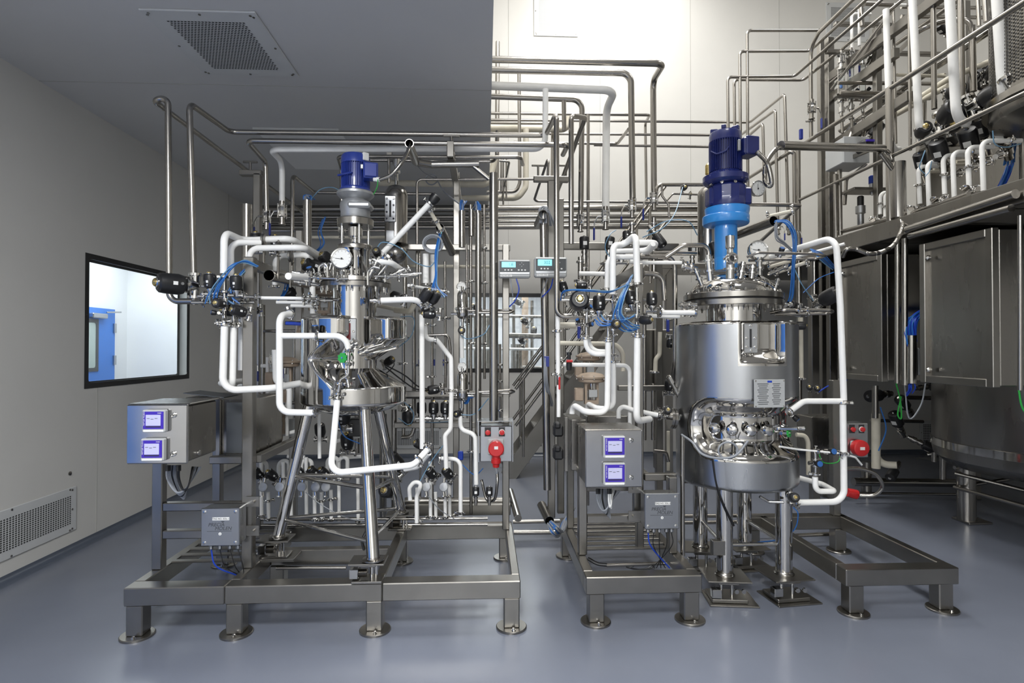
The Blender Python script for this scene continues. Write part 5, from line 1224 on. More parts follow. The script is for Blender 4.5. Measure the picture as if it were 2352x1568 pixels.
duct('open duct with blue hoses behind the innermost white bend', 706, 460, 640, 4.1, .029)
hoses_over('blue hoses bending over the top of the left duct', 706, 460, 4.1, .029, 10, -2, up=12)
duct('short open duct with blue hoses above the right white pipes', 1061, 484, 568, 4.2, .0235)
hoses_over('blue hoses stuffed in the top of the short duct', 1061, 484, 4.2, .02, 8, -22, up=24)
duct('middle open duct beside the thick vertical duct', 1083, 482, 542, 4.3, .022)
duct('open duct with blue and grey hoses left of the thick vertical duct', 1098, 484, 960, 4.25, .022)
hoses_over('blue and grey hoses arching out of the duct left of the thick one', 1098, 484, 4.25, .02, -12, 0, up=20)
t = thing('cable_duct', 'slanted open duct mouth holding the grey cable coil', 'duct', q(1012, 522, Y=3.9)); MB().pipe_open(q(1038, 580, Y=4.3), q(1010, 522, Y=3.85), .029).build('tube', 'steel', t)
t = thing('cable_duct', 'open duct mouth where the flexible motor conduit ends, under the ceiling', 'duct', q(940, 330, Y=3.6)); MB().pipe_open(q(955, 372, Y=4.0), q(940, 329, Y=3.55), .027).build('tube', 'steel', t)
pipe('short thick steel duct slanting under the overhead pipes', [(955, 372, 4.0), (990, 378, 4.05), (1100, 376, 4.05)], .027, 'steel', .03, n=16)
pipe('steel strut between overhead duct and thick vertical duct', [(1085, 380, 4.05), (1124, 412, 4.05)], .014, 'steel')
t = thing('cable_duct', 'large dark duct mouth behind the tall skid post, left of the small vessel', 'duct', q(620, 630, Y=3.55)); MB().pipe_open(q(728, 655, Y=4.4), q(618, 632, Y=3.6), .036).build('tube', 'steel', t)
# flexible metal conduit
def flex(label, pts, r=.013, m='steel', k=14):
    cp = curve_pts(pts_of(pts), k); mb = MB(); L = 0; path = [cp[0]]
    for a, b in zip(cp, cp[1:]):
        n_ = max(1, int((b - a).length / .0035))
        for j in range(1, n_ + 1): path.append(a.lerp(b, j / n_))
    n = 10; sx, u, d = frame_of(path[1] - path[0]); vv = []
    for i, p in enumerate(path):
        t_ = (path[min(i + 1, len(path) - 1)] - path[max(i - 1, 0)]).normalized()
        if i: 
            ax_ = pt.cross(t_)
            if ax_.length > 1e-7: qn = Quaternion(ax_.normalized(), pt.angle(t_)); sx = qn @ sx; u = qn @ u
        pt = t_; vv += mb.ring(p, sx, u, r * (1.0 if i % 2 else .86), n)
    mb.add(vv, [(k_ * n + i, k_ * n + (i + 1) % n, (k_ + 1) * n + (i + 1) % n, (k_ + 1) * n + i) for k_ in range(len(path) - 1) for i in range(n)])
    return tag(mb.build('flexible_conduit', m, ang=60), label, 'conduit')
flex('braided flexible conduit curving from the small blue motor to the duct mouth', [(872, 413, 3.5), (900, 400, 3.48), (925, 370, 3.48), (938, 345, 3.52), (942, 330, 3.58)])
flex('flexible conduit rising beside the red plug of the left skid', [(1142, 1084, 3.95), (1142, 1110, 3.92), (1136, 1146, 3.95), (1118, 1146, 4.0), (1108, 1110, 4.02), (1106, 1102, 4.03)], .011)
flex('black-tipped flexible conduit at the front load cell', [(825, 1275, 3.4), (822, 1290, 3.38), (826, 1306, 3.36)], .009)
flex('flexible conduit hanging behind the front leg', [(842, 1218, 3.7), (832, 1240, 3.72), (836, 1262, 3.75)], .01)
# loose hoses
hose('pale blue hose looping from the slanted pipe to the grey coil', [(862, 575, 3.6), (880, 556, 3.6), (920, 570, 3.62), (950, 600, 3.65), (985, 612, 3.7), (1000, 600, 3.75)], .0035, 'hose_pale')
bundle('blue hoses falling from the duct mouth to the tilted valve pair', [(1012, 530, 3.8), (1003, 580, 3.72), (1002, 630, 3.68), (998, 660, 3.62), (1010, 690, 3.6)], 8, .0033, .022, m2='hose_pale', fan=[.4, .5, .3, 1.2, 2.4])
bundle('blue hoses fanning from the tall skid post over the left valves', [(592, 612, 3.5), (560, 600, 3.45), (530, 615, 3.42), (500, 660, 3.4), (492, 690, 3.4)], 9, .0033, .022, m2='hose_pale', fan=[.3, .7, 1.3, 2.2, 2.2])
bundle('blue hoses behind the upright valves of the left cluster', [(590, 610, 3.55), (556, 625, 3.5), (525, 680, 3.42), (540, 700, 3.42)], 5, .0033, .02, m2='hose_pale', fan=[.3, 1, 1.6, 1.6])
bundle('blue hoses hanging behind the separator', [(745, 500, 4.4), (735, 530, 4.4), (742, 560, 4.4), (725, 580, 4.4)], 5, .0035, .015)
bundle('blue hoses under the innermost white bend', [(660, 640, 3.9), (655, 665, 3.9), (640, 690, 3.85)], 6, .0035, .02)
bundle('blue hose tangle under the lower filter housing', [(1078, 915, 4.2), (1070, 925, 4.2), (1060, 918, 4.2), (1085, 912, 4.2)], 5, .004, .02)
for i, (a, lb) in enumerate((([(912, 800, 4.2), (945, 770, 4.2), (950, 730, 4.3), (920, 727, 4.2)], 'pale blue hose arching right of the small vessel pod'), ([(905, 920, 4.2), (930, 925, 4.2), (950, 950, 4.2), (940, 975, 4.2), (915, 960, 4.2)], 'pale blue hose loop right of the bottom band'), ([(968, 968, 4.4), (995, 970, 4.4), (1030, 968, 4.4)], 'pale blue hose under the three pear-shaped valves'), ([(1058, 770, 4.1), (1075, 778, 4.1), (1110, 768, 4.0), (1125, 745, 4.0)], 'pale blue hose below the upper filter'), ([(1058, 952, 4.1), (1090, 950, 4.1), (1122, 915, 4.0)], 'pale blue hose below the lower filter'), ([(775, 960, 4.0), (790, 1000, 4.0), (830, 1020, 4.0)], 'blue hose loop between the vessel legs'), ([(1060, 1065, 4.1), (1090, 1090, 4.1), (1110, 1075, 4.1)], 'blue hose at the foot of the red plug box'), ([(962, 1110, 4.0), (990, 1060, 4.1), (1020, 1020, 4.2)], 'pale hose slanting in the bottom row'), ([(702, 1130, 4.0), (740, 1160, 4.0), (800, 1190, 4.0), (850, 1195, 4.0)], 'grey cable sagging along the bottom row'), ([(985, 1140, 3.95), (1010, 1170, 4.0), (1050, 1195, 4.1)], 'grey cable running down to the rear beam, right'), ([(860, 845, 3.9), (880, 860, 3.85), (905, 838, 3.8), (895, 822, 3.8)], 'black cable curl by the right flank of the small vessel'), ([(783, 438, 3.7), (760, 430, 3.9), (735, 436, 4.0), (716, 456, 4.1)], 'pale blue hose arching left of the small blue motor'))):
    hose(lb, a, .0035, 'hose_grey' if 'grey' in lb else ('black' if 'black' in lb else ('hose_pale' if 'pale' in lb else 'hose_blue')), 'signal_cable' if 'cable' in lb else 'air_hose', 'cable' if 'cable' in lb else 'hose')
W = [q(994 + 24 * math.cos(a) * (1 - .01 * k), 559 + 22 * math.sin(a) * (1 - .012 * k), Y=3.72 + .004 * k) for k, a in enumerate([j * .55 for j in range(36)])]
tag(MB().tube(curve_pts(W, 3), .006, 0, 8).build('coiled_cable', 'hose_grey'), 'coil of grey cable hanging from the slanted duct mouth', 'cable')
W = [q(991 + 13 * math.cos(a), 412 + 12 * math.sin(a), Y=5.0) for a in [j * .7 for j in range(10)]]
tag(MB().tube(curve_pts([q(955, 375, Y=4.6), q(975, 396, Y=4.8)] + W + [q(1020, 440, Y=4.6), q(1058, 470, Y=4.3)], 3), .006, 0, 8).build('coiled_cable', 'hose_grey'), 'grey cable with one loop under the overhead duct', 'cable')
t_ = hose('green earth wire beside the small blue motor', [(868, 412, 3.52), (866, 430, 3.55), (858, 446, 3.6)], .003, 'green_cable', 'earth_wire', 'wire')
# separator vessel behind
SP = thing('separator_vessel', 'slim steel separator vessel with sight plate behind the small gear motor', 'vessel', q(910, 560, Y=4.4))
sx_, sy_ = q(910, 500, Y=4.4).x, 4.4; sz = lambda y: q(910, y, Y=4.4).z
lath(SP, 'body', 'steel', sx_, sy_, [(sz(560), .085), (sz(452), .088), (sz(440), .082), (sz(430), .06), (sz(426), .03), (sz(424), 0)], 36)
MB().ball((sx_, sy_, sz(582)), .088, 28, (1, 1, .9)).build('bottom_bulb', 'steel', SP)
lath(SP, 'top_nozzle', 'chrome', sx_, sy_, [(sz(426), .015), (sz(400), .015), (sz(398), .03), (sz(392), .03), (sz(392), .018), (sz(380), .018), (sz(380), .028), (sz(362), .028)], 18)
sight_plate(SP, V(sx_ - .03, sy_ - .088, sz(486)), (0, -1, 0), .085, .2, 'black', 8)
MB().bx(sx_ - .06, sx_ - .0, sy_ - .1, sy_ - .08, sz(560), sz(535), .002).build('name_plate', 'satin', SP)
pipe('steel stub and tag over the separator, left of its nozzle', [(893, 352, 4.4), (894, 420, 4.4)], .012, S)
tag(MB().bx(ppx(887, 4.35), ppx(899, 4.35), 4.34, 4.38, ppz(363, 4.35), ppz(340, 4.35), .002).build('clamp_block', 'frame'), 'square clamp block above the separator vessel', 'clamp')
# lid clutter of the small vessel
def fitting(par, px, py, Y, d, L, r=.014, ends=True):
    p = q(px, py, Y=Y); d = V(*d).normalized()
    f = MB().lathe(p, d, [(0, r), (L * .35, r), (L * .35, r * 1.7), (L * .35 + .012, r * 1.7), (L * .35 + .012, r), (L * .75, r), (L * .75, r * 1.7), (L * .75 + .012, r * 1.7), (L * .75 + .012, r * .9), (L, r * .9)], 16).build('nozzle', 'chrome', par)
for a in ((752, 640, 3.55, (-.2, 0, 1), .1), (765, 635, 3.6, (.1, 0, 1), .12), (790, 648, 3.48, (0, 0, 1), .08, .018), (808, 646, 3.5, (0, -.1, 1), .09), (845, 640, 3.5, (.5, 0, 1), .14, .018), (862, 640, 3.55, (.8, 0, 1), .16, .016), (880, 642, 3.6, (1, 0, .5), .15), (735, 655, 3.6, (-1, 0, .15), .16, .012), (742, 640, 3.5, (-1, -.2, .2), .18, .010), (895, 634, 3.6, (1, 0, .1), .2, .009), (870, 610, 3.55, (.5, -.3, .5), .09, .022), (765, 690, 3.55, (-1, 0, 0), .12, .01), (850, 690, 3.55, (1, 0, 0), .07, .012), (795, 850, 3.42, (.2, -.2, -1), .12, .010), (770, 878, 3.4, (.1, -.5, -1), .10, .012), (800, 798, 3.5, (.5, -.3, .2), .09, .016)):
    fitting(VA, *a)
pipe('bent steel handle of the lid, left', [(733, 640, 3.45), (733, 612, 3.45), (745, 604, 3.45), (752, 612, 3.45), (752, 640, 3.45)], .010, 'chrome', .02, cat='handle', name='lid_handle')
pipe('bent steel handle of the lid, right', [(845, 655, 3.48), (845, 624, 3.48), (856, 612, 3.48), (872, 616, 3.48)], .009, 'chrome', .02, cat='handle', name='lid_handle')
pipe('thin steel line along the lid of the small vessel, left', [(700, 636, 3.45), (770, 640, 3.4), (800, 640, 3.4)], .007, 'chrome', .02, clamps=[(0, .2), (0, .5), (1, .2)])
pipe('thin steel line along the lid of the small vessel, right', [(860, 634, 3.5), (940, 634, 3.55), (960, 632, 3.6)], .007, 'chrome', .02, clamps=[(0, .3), (0, .7)])
pipe('thin steel bracket line at the left valve cluster', [(455, 657, 3.45), (500, 657, 3.45)], .006, 'chrome')
pipe('steel manifold line through the left valve cluster, upper', [(455, 680, 3.42), (600, 682, 3.45)], .009, 'chrome', clamps=[(0, .1), (0, .75), (0, .92)])
pipe('steel manifold line through the left valve cluster, lower', [(440, 694, 3.45), (585, 694, 3.5)], .011, 'chrome', clamps=[(0, .4), (0, .6), (0, .8)])
pipe('vertical steel line joining the outermost white bend to its drop', [(516, 630, 3.42), (516, 745, 3.42)], .011, 'chrome', clamps=[(0, .05), (0, .35), (0, .93)])
pipe('vertical steel line joining the second bend to its drop', [(536, 645, 3.48), (537, 748, 3.48)], .010, 'chrome', clamps=[(0, .3), (0, .95)])
pipe('short side pipe with clamps at the far left cluster', [(493, 742, 3.4), (530, 736, 3.42)], .010, 'chrome', clamps=[(0, .2), (0, .6)])
for i, x in enumerate((557, 587, 612)):
    Y_ = 3.6 if i else 3.45; xx = (557 + 50, 590, 625)[i]
for i, (x, y0, y1) in enumerate(((606, 552, 605), (639, 570, 640), (667, 590, 660))):
    t = thing('pipe_support', '%s thin support rod under a white bend' % ('left', 'middle', 'right')[i], 'support', q(x, y1, Y=3.64))
    MB().cyl(q(x, y1, Y=3.64), q(x, y0, Y=3.64), .008, n=10).build('rod', 'steel', t); clamp_mesh(q(x, y0 - 2, Y=3.64), (1, 0, 0), .027).build('clamp', 'frame', t)
for i, (x, y, Y, lb) in enumerate(((575, 372, 4.9, 'clamp holding the leftmost ceiling pipe'), (1037, 312, 4.12, 'clamp holding the top overhead pipe'), (1236, 380, 5.2, 'clamp on the left slanted pipe top near the bright wall'), (1300, 380, 5.0, 'clamp on the right slanted pipe top near the bright wall'))):
    t = thing('pipe_clamp', lb, 'clamp', q(x, y, Y=Y)); MB().box(q(x, y, Y=Y), (.12, .02, .018), None, .004).build('strap', 'frame', t); MB().cyl(q(x, y, Y=Y), q(x, y + 28, Y=Y), .01).build('rod', 'frame', t)
tag(MB().bx(ppx(1026, 4.0), ppx(1042, 4.0), 3.98, 4.06, ppz(364, 4.0), ppz(328, 4.0), .004).build('clamp_block', 'frame'), 'square steel hanger block under the overhead pipes', 'bracket')
# ---- red plug boxes
def plugbox(label, px0, px1, py0, py1, Y, plug, px_, py_, r_, hood=True):
    x0, x1 = ppx(px0, Y), ppx(px1, Y); z0, z1 = ppz(py1, Y, (px0 + px1) / 2), ppz(py0, Y, (px0 + px1) / 2)
    t = thing('socket_box', label, 'box', ((x0 + x1) / 2, Y, z0)); w_ = x1 - x0; h = z1 - z0
    MB().bx(x0, x1, Y, Y + .14, z0, z1, .004).build('body', 'satin', t); MB().bx(x0 + .004, x1 - .004, Y - .004, Y, z0 + .004, z1 - .004, .001).build('cover', 'satin', t)
    if hood:
        g_ = MB().bx(x0 - .02, x1 + .01, Y - .03, Y + .15, z1 + .035, z1 + .039); g_.build('rain_hood', 'satin', t)
        for xx in (x0 - .012, x1 + .005): MB().bx(xx - .004, xx + .004, Y - .01, Y + .01, z0, z1 + .035, .001).build('hood_bracket', 'satin', t)
    for k_, f in enumerate((.24, .68)):
        cx_ = x0 + w_ * f; cz = z1 - h * .17
        MB().bx(cx_ - .022, cx_ + .022, Y - .006, Y - .004, cz - .03, cz + .035).build('button_plate', 'ink', t, smooth=False)
        if k_: MB().lathe((cx_, Y - .006, cz), (0, -1, 0), [(0, .021), (.006, .021), (.007, .014)], 20).build('button_ring', 'label', t)
        MB().lathe((cx_, Y - .006, cz), (0, -1, 0), [(0, .014), (.008, .014), (.008, .018), (.02, .018), (.022, .012), (.022, 0)], 20).build('push_button', 'red', t)
    pc = q(px_, py_, Y=Y - .01)
    sk = MB().box(pc + V(0, .004, 0), (r_ * 2.1, .02, r_ * 2.1), None, .01).build('socket_plate', 'plastic_grey', t)
    return t, pc
t, pc = plugbox('steel socket box with red plug and two red buttons, right end of left skid', 1103, 1176, 978, 1060, 4.0, True, 1139, 1026, .055)
PL = thing('power_plug', 'red industrial plug pushed into the left socket box', 'plug', tuple(pc))
MB().lathe(pc + V(0, .0, 0), (0, -1, 0), [(0, .052), (.03, .053), (.06, .05), (.07, .054), (.09, .054), (.096, .046), (.096, 0)], 28).build('plug_body', 'red', PL)
MB().lathe(pc + V(0, -.06, -.03), (0, .1, -1), [(0, .03), (.04, .028), (.042, .034), (.07, .034), (.075, .026), (.10, .022)], 14).build('cable_grip', 'red', PL)
MB().bx(pc.x - .013, pc.x + .013, pc.y - .0985, pc.y - .096, pc.z + .0, pc.z + .02).build('plug_tag', 'label', PL, smooth=False)
hose('grey supply cable under the red plug of the left skid', [pc + V(0, -.06, -.12), pc + V(.005, -.05, -.17), q(1143, 1090, Y=3.95)], .009, 'hose_grey', 'power_cable', 'cable', n=8)
# ---- weighing displays
def display(label, px0, px1, py0, py1, Y, tagtxt, read):
    x0, x1 = ppx(px0, Y), ppx(px1, Y); z0, z1 = ppz(py1, Y, (px0 + px1) / 2), ppz(py0, Y, (px0 + px1) / 2); w_ = x1 - x0; h = z1 - z0
    t = thing('weighing_display', label, 'display', ((x0 + x1) / 2, Y, z0))
    MB().bx(x0, x1, Y, Y + .07, z0, z1, .01).build('housing', 'plastic_grey', t)
    MB().bx(x0 + w_ * .04, x1 - w_ * .04, Y - .003, Y + .002, z0 + h * .32, z1 - h * .08, .003).build('front_panel', 'plastic_dark', t)
    MB().bx(x0 + w_ * .1, x0 + w_ * .53, Y - .0045, Y - .002, z0 + h * .56, z1 - h * .13).build('screen', 'screen_cyan', t, smooth=False)
    text_part('reading', read, (x0 + w_ * .38, Y - .005, z0 + h * .71), h * .22, t, 'plastic_dark')
    MB().bx(x0 + w_ * .03, x1 - w_ * .03, Y - .004, Y + .002, z0 + h * .18, z0 + h * .30, .002).build('silver_strip', 'satin', t)
    MB().bx(x0 + w_ * .06, x0 + w_ * .42, Y - .0045, Y, z0 + h * .04, z0 + h * .16).build('tag_plate', 'label', t, smooth=False)
    text_part('tag_lettering', tagtxt, (x0 + w_ * .24, Y - .005, z0 + h * .1), h * .09, t)
    for i in range(6):
        xx = x0 + w_ * (.18 + .1 * i + (.12 if i > 2 else 0)); MB().bx(xx, xx + w_ * .05, Y - .0045, Y, z0 + h * .38, z0 + h * .45).build('key', 'label', t, smooth=False)
    for a in range(4):
        MB().box((x0 + w_ * .72 + .012 * math.cos(a * PI / 2), Y - .004, z0 + h * .72 + .012 * math.sin(a * PI / 2)), (.006, .003, .006), None, .001).build('key', 'plastic_grey', t)
    MB().bx((x0 + x1) / 2 - .04, (x0 + x1) / 2 + .04, Y + .07, Y + .10, z0 + .03, z1 - .03, .003).build('mount', 'frame', t)
display('left grey weighing display with cyan screen between the skids', 1145, 1219, 596, 637, 3.92, 'TAG NO. SOL-1', '1.8')
display('right grey weighing display with cyan screen, behind the steel riser', 1228, 1303, 590, 636, 3.9, 'TAG NO. SOL-2', '302')
for i, a in enumerate((([(1172, 640, 3.95), (1176, 665, 3.95), (1178, 680, 3.97)], 'grey cable under the left weighing display', 'hose_grey'), ([(1186, 640, 3.95), (1192, 665, 3.95), (1183, 690, 3.97), (1170, 704, 4.0)], 'blue cable under the left weighing display', 'cable_blue'), ([(1258, 640, 3.95), (1250, 660, 4.0), (1242, 684, 4.05)], 'grey cable under the right weighing display', 'hose_grey'), ([(1270, 640, 3.95), (1264, 662, 4.0), (1245, 682, 4.05)], 'blue cable under the right weighing display', 'cable_blue'))):
    hose(a[1], a[0], .0045, a[2], 'signal_cable', 'cable')
bundle('grey cables strapped to the tall duct between the skids', [(1252, 820, 4.03), (1254, 880, 4.03), (1268, 930, 4.2)], 4, .005, .012, m='hose_grey', name='cable_bundle', cat='cable', part='cable')
tag(MB().bx(ppx(1250, 4.03), ppx(1261, 4.03), 4.02, 4.06, ppz(842, 4.03), ppz(818, 4.03), .002).build('hose_clip', 'handle_blue'), 'blue clip on the tall duct between the skids', 'clip')
hoses_over('grey cables arching out of the tall duct top between the skids', 1247, 500, 4.05, .03, 22, 18, n=9, m='hose_grey', rr=.006, up=24)
tag(MB().pipe_open(q(1236, 516, Y=4.3), q(1247, 492, Y=4.0), .033).build('open_tube', 'steel'), 'open tube mouth at the top of the tall duct between the skids', 'tube')
tag(MB().pipe_open(q(1244, 1160, Y=4.4), q(1262, 1196, Y=4.15), .035).build('open_tube', 'steel'), 'open tube mouth on the floor at the foot of the tall duct', 'tube')
bundle('grey and blue cables spilling from the open tube on the floor between the skids', [(1263, 1200, 4.1), (1275, 1215, 4.0), (1288, 1225, 4.1), (1300, 1195, 4.2), (1315, 1170, 4.3)], 12, .006, .03, m='hose_grey', m2='hose_blue', name='cable_bundle', cat='cable', part='cable', fan=[.6, 1, 1, .8, .6])

for i, (x0, y0, x1, y1, Y, r, m_2) in enumerate(((606, 760, 700, 760, 4.6, .012, S), (596, 925, 700, 925, 4.6, .014, S), (604, 700, 604, 1000, 4.7, .02, S), (690, 620, 690, 1000, 4.7, .016, S), (676, 760, 676, 1100, 4.75, .012, S), (930, 560, 930, 720, 4.65, .018, S), (905, 940, 905, 1190, 4.6, .022, 'steel'), (880, 950, 880, 1190, 4.75, .03, 'steel'), (700, 545, 900, 545, 4.8, .016, NO), (620, 530, 900, 530, 4.9, .010, S), (860, 700, 920, 712, 4.2, .018, NO), (820, 940, 820, 1040, 4.5, .02, S))):
    pipe('background pipe of the left skid, ' + ('level behind the white drops', 'level under the beige valve', 'upright behind the tall post', 'upright left of the small vessel', 'thin upright left of the small vessel', 'upright right of the separator', 'upright right of the rear leg', 'thick upright behind the rear leg', 'pale level one behind the motor coupling', 'thin level one behind the motor coupling', 'pale one behind the pod', 'upright between the legs')[i], [(x0, y0, Y), (x1, y1, Y)], r, m_2)
put('act', 690, 700, 4.4, 'dark valve behind the three thin white pipes', (-.3, -.6, .5), 1.4)
put('act', 735, 760, 4.5, 'dark valve hidden between front loop and small vessel', (-.5, -.5, .2), 1.3)
put('ctrl', 745, 820, 4.45, 'beige control valve seen past the left edge of the small vessel', (0, 0, 1), 1.05)
put('act', 930, 935, 4.3, 'dark valve right of the bottom band of the small vessel', (.3, -.3, -1), 1.1)
put('act', 912, 1125, 4.3, 'dark bluish valve right of the rear leg near the beam', (-.3, -.8, .2), 1.6)
t = plainbox('pale instrument box behind the front loop of white pipe', 665, 700, 960, 1000, 4.5, 4.6, m='plastic_grey')
t = plainbox('black instrument box under the small vessel between its legs', 800, 835, 960, 1000, 4.1, 4.2, m='black', doorgap=False)
t = plainbox('small blue topped regulator at the foot of the rear rack', 1052, 1064, 1036, 1056, 4.5, 4.55, m='cable_blue', doorgap=False)
pipe('long steel cross pipe at the foot of the rear rack', [(930, 1150, 4.6), (1170, 1150, 4.6)], .03, 'frame')
bm_(A, q(930, 1170, Y=4.5).x, .2, 4.5, 4.56, q(1000, 1185, Y=4.5).z, q(1000, 1160, Y=4.5).z, 'crossbar')
# ================================================================== PIPEWORK AROUND THE LARGE VESSEL
pipe('white insulated pipe forming a pointed hump above the hose bundle', [(1407, 676, 3.62), (1408, 563, 3.62), (1432, 563, 3.7), (1457, 541, 3.6), (1461, 552, 3.55), (1464, 655, 3.55)], .026, N, .05, clamps=[(4, .97)])
pipe('white insulated pipe behind the hump, bending back to the left', [(1455, 557, 3.9), (1511, 557, 3.9), (1464, 600, 4.3), (1446, 600, 4.3)], .026, N, .05)
pipe('white insulated pipe under the hump, inner bend', [(1394, 668, 3.7), (1396, 590, 3.7), (1460, 590, 3.72)], .022, N, .06, clamps=[(0, .05)])
pipe('short white insulated pipe crossing behind the hump', [(1412, 577, 3.85), (1486, 575, 3.85), (1500, 560, 3.75)], .022, N, .05)
pipe('thin white pipe leading to the large vessel lid', [(1466, 603, 3.9), (1570, 603, 3.9)], .016, N, clamps=[(0, .98)])
pipe('white insulated pipe into the large vessel neck, front', [(1512, 718, 3.55), (1600, 718, 3.6)], .020, N, clamps=[(0, .03), (0, .95)])
pipe('white insulated pipe into the large vessel neck, rear', [(1480, 725, 3.7), (1560, 727, 3.75)], .016, N, clamps=[(0, .02)])
pipe('long white insulated pipe dropping from the hose cluster, in front of the square post', [(1464, 772, 3.55), (1462, 967, 3.55), (1492, 962, 3.75)], .027, N, .06, clamps=[(0, .0)])
pipe('white insulated pipe dropping and sweeping over the middle cabinet, left', [(1397, 782, 3.6), (1395, 948, 3.6), (1345, 946, 3.6), (1315, 928, 3.8), (1314, 950, 3.8)], .024, N, .055, clamps=[(0, .0)])
pipe('white insulated pipe dropping and sweeping over the middle cabinet, right', [(1409, 830, 3.72), (1409, 938, 3.72), (1372, 938, 3.72), (1349, 926, 3.95), (1350, 946, 3.95)], .022, N, .05, clamps=[(0, .0)])
pipe('curved white pipe below the small blue-capped valves', [(1345, 776, 3.65), (1347, 813, 3.65), (1390, 813, 3.65)], .02, N, .075, clamps=[(0, .0)])
pipe('second curved white pipe below the small blue-capped valves', [(1352, 774, 3.72), (1354, 806, 3.72), (1392, 807, 3.72)], .018, N, .075)
pipe('thin white vertical pipe beside the red lever, upper part', [(1281, 726, 3.8), (1282, 862, 3.8)], .019, N, clamps=[(0, .25), (0, .98)])
pipe('thin white vertical pipe beside the red lever, lower part', [(1283, 884, 3.8), (1283, 957, 3.8)], .017, N)
pipe('white pipe running right and down past the beige valves', [(1286, 837, 3.82), (1446, 839, 3.9), (1447, 978, 3.9)], .018, N, .05, clamps=[(0, .02)])
pipe('thick old white stub left of the small blue-capped valves', [(1285, 747, 3.9), (1322, 747, 3.9)], .027, NO)
pipe('old white pipe bending down behind the white drops', [(1285, 788, 4.2), (1431, 790, 4.2), (1431, 852, 4.2)], .022, NO, .1)
pipe('white pipe rising behind the cabinet and running to the vessel outlet', [(1421, 960, 3.9), (1421, 929, 3.9), (1457, 942, 3.85), (1510, 953, 3.85)], .02, N, .04)
pipe('white pipe with an offset seen left of the large shell', [(1516, 762, 4.4), (1515, 815, 4.4), (1506, 824, 4.4), (1505, 855, 4.4)], .022, NO, .05, clamps=[(2, .98)])
pipe('steel outlet pipe with flanges at the left of the large vessel', [(1500, 950, 3.88), (1575, 960, 3.9)], .026, 'chrome', clamps=[(0, .2), (0, .6), (0, .75)])
tag(MB().lathe(q(1538, 960, Y=3.88), (1, 0, -.1), [(0, .03), (0, .07), (.018, .07), (.018, .055), (.022, .055), (.022, .07), (.04, .07), (.04, .03)], 28).build('pipe_flange', 'steel'), 'bolted flange pair at the left side outlet of the large vessel', 'flange')
tag(MB().lathe(q(1560, 912, Y=3.9), (-.6, 0, 1.2), [(0, .014), (.03, .014), (.03, .022), (.07, .022), (.07, .014), (.11, .014), (.11, .024), (.16, .022), (.17, .012)], 16).build('angle_nozzle', 'steel'), 'angled steel nozzle above the side outlet of the large vessel', 'nozzle')
tag(MB().pipe_open(q(1568, 1275, Y=3.66), q(1567, 998, Y=3.66), .0145).build('open_tube', 'tube'), 'tall thin open tube standing beside the large vessel with a grey cable', 'tube')
pipe('steel pipe bend from the lid down left of the vessel, outer', [(1470, 590, 4.1), (1540, 590, 4.1), (1550, 610, 4.1), (1550, 830, 4.1), (1543, 880, 4.2)], .0185, S, .09)
pipe('steel pipe bend from the lid down left of the vessel, inner', [(1480, 628, 4.0), (1522, 629, 4.0), (1526, 690, 4.0)], .0185, S, .08)
pipe('steel hairpin pipe at the top left of the lid', [(1530, 590, 3.95), (1570, 563, 3.9), (1618, 563, 3.9), (1628, 575, 3.9), (1628, 615, 3.9)], .017, S, .06)
pipe('steel pipe behind the hairpin at the lid', [(1500, 581, 4.2), (1600, 582, 4.2)], .016, S)
pipe('steel line in an arch left of the navy motor', [(1507, 470, 4.9), (1508, 424, 4.9), (1626, 424, 4.9)], .0165, S, .05)
pipe('thin steel drop under the arch left of the navy motor', [(1520, 424, 4.85), (1521, 450, 4.85), (1536, 470, 4.85), (1537, 500, 4.85)], .01, S, .02)
pipe('thin steel line rising to the blue-tagged filter', [(1532, 460, 4.6), (1545, 445, 4.6), (1612, 447, 4.6)], .008, S, .03, clamps=[(1, .6)])
pipe('long steel pipe running right from the blue column and turning back', [(1720, 469, 4.1), (1838, 471, 4.1), (1822, 484, 4.3), (1740, 560, 5.0)], .015, S, .04)
pipe('beige insulated pipe slanting at the right of the blue column, upper', [(1765, 497, 4.0), (1822, 484, 3.9)], .017, NO, clamps=[(0, .0), (0, .98)])
pipe('beige insulated pipe slanting at the right of the lid, front', [(1781, 627, 3.9), (1856, 601, 3.75)], .016, NO, clamps=[(0, .0), (0, .4), (0, .98)])
pipe('beige insulated pipe slanting at the right of the lid, rear', [(1768, 613, 4.0), (1815, 599, 3.9)], .016, NO, clamps=[(0, .0)])
pipe('thin looping steel handle pipe over the right of the lid', [(1716, 590, 3.6), (1740, 580, 3.55), (1870, 583, 3.55), (1896, 587, 3.6), (1880, 594, 3.75), (1720, 598, 3.75)], .009, S, .03)
pipe('steel loop line right of the large vessel flange', [(1770, 718, 3.7), (1800, 712, 3.6), (1906, 712, 3.6), (1913, 715, 3.65), (1904, 720, 3.75), (1780, 722, 3.8)], .010, S, .025, clamps=[(1, .5), (1, .3)])
pipe('large white insulated pipe arching right of the large vessel down to mid height', [(1770, 590, 4.1), (1822, 573, 3.9), (1920, 543, 3.55), (1930, 700, 3.55), (1938, 919, 3.55)], .025, N, .085)
pipe('large white insulated pipe continuing down and under the large vessel', [(1936, 928, 3.55), (1939, 1152, 3.55), (1824, 1154, 3.55)], .025, N, .08, clamps=[(1, .98), (0, .5)])
pipe('white insulated branch from the tall right pipe to the sight ports', [(1932, 921, 3.55), (1846, 921, 3.55), (1812, 946, 3.5)], .023, N, .08, clamps=[(1, .98)])
tag(clamp_mesh(q(1937, 924, Y=3.55), (0, 0, 1), .024).build('pipe_clamp', 'chrome'), 'clamp joining the two halves of the tall right white pipe', 'clamp')
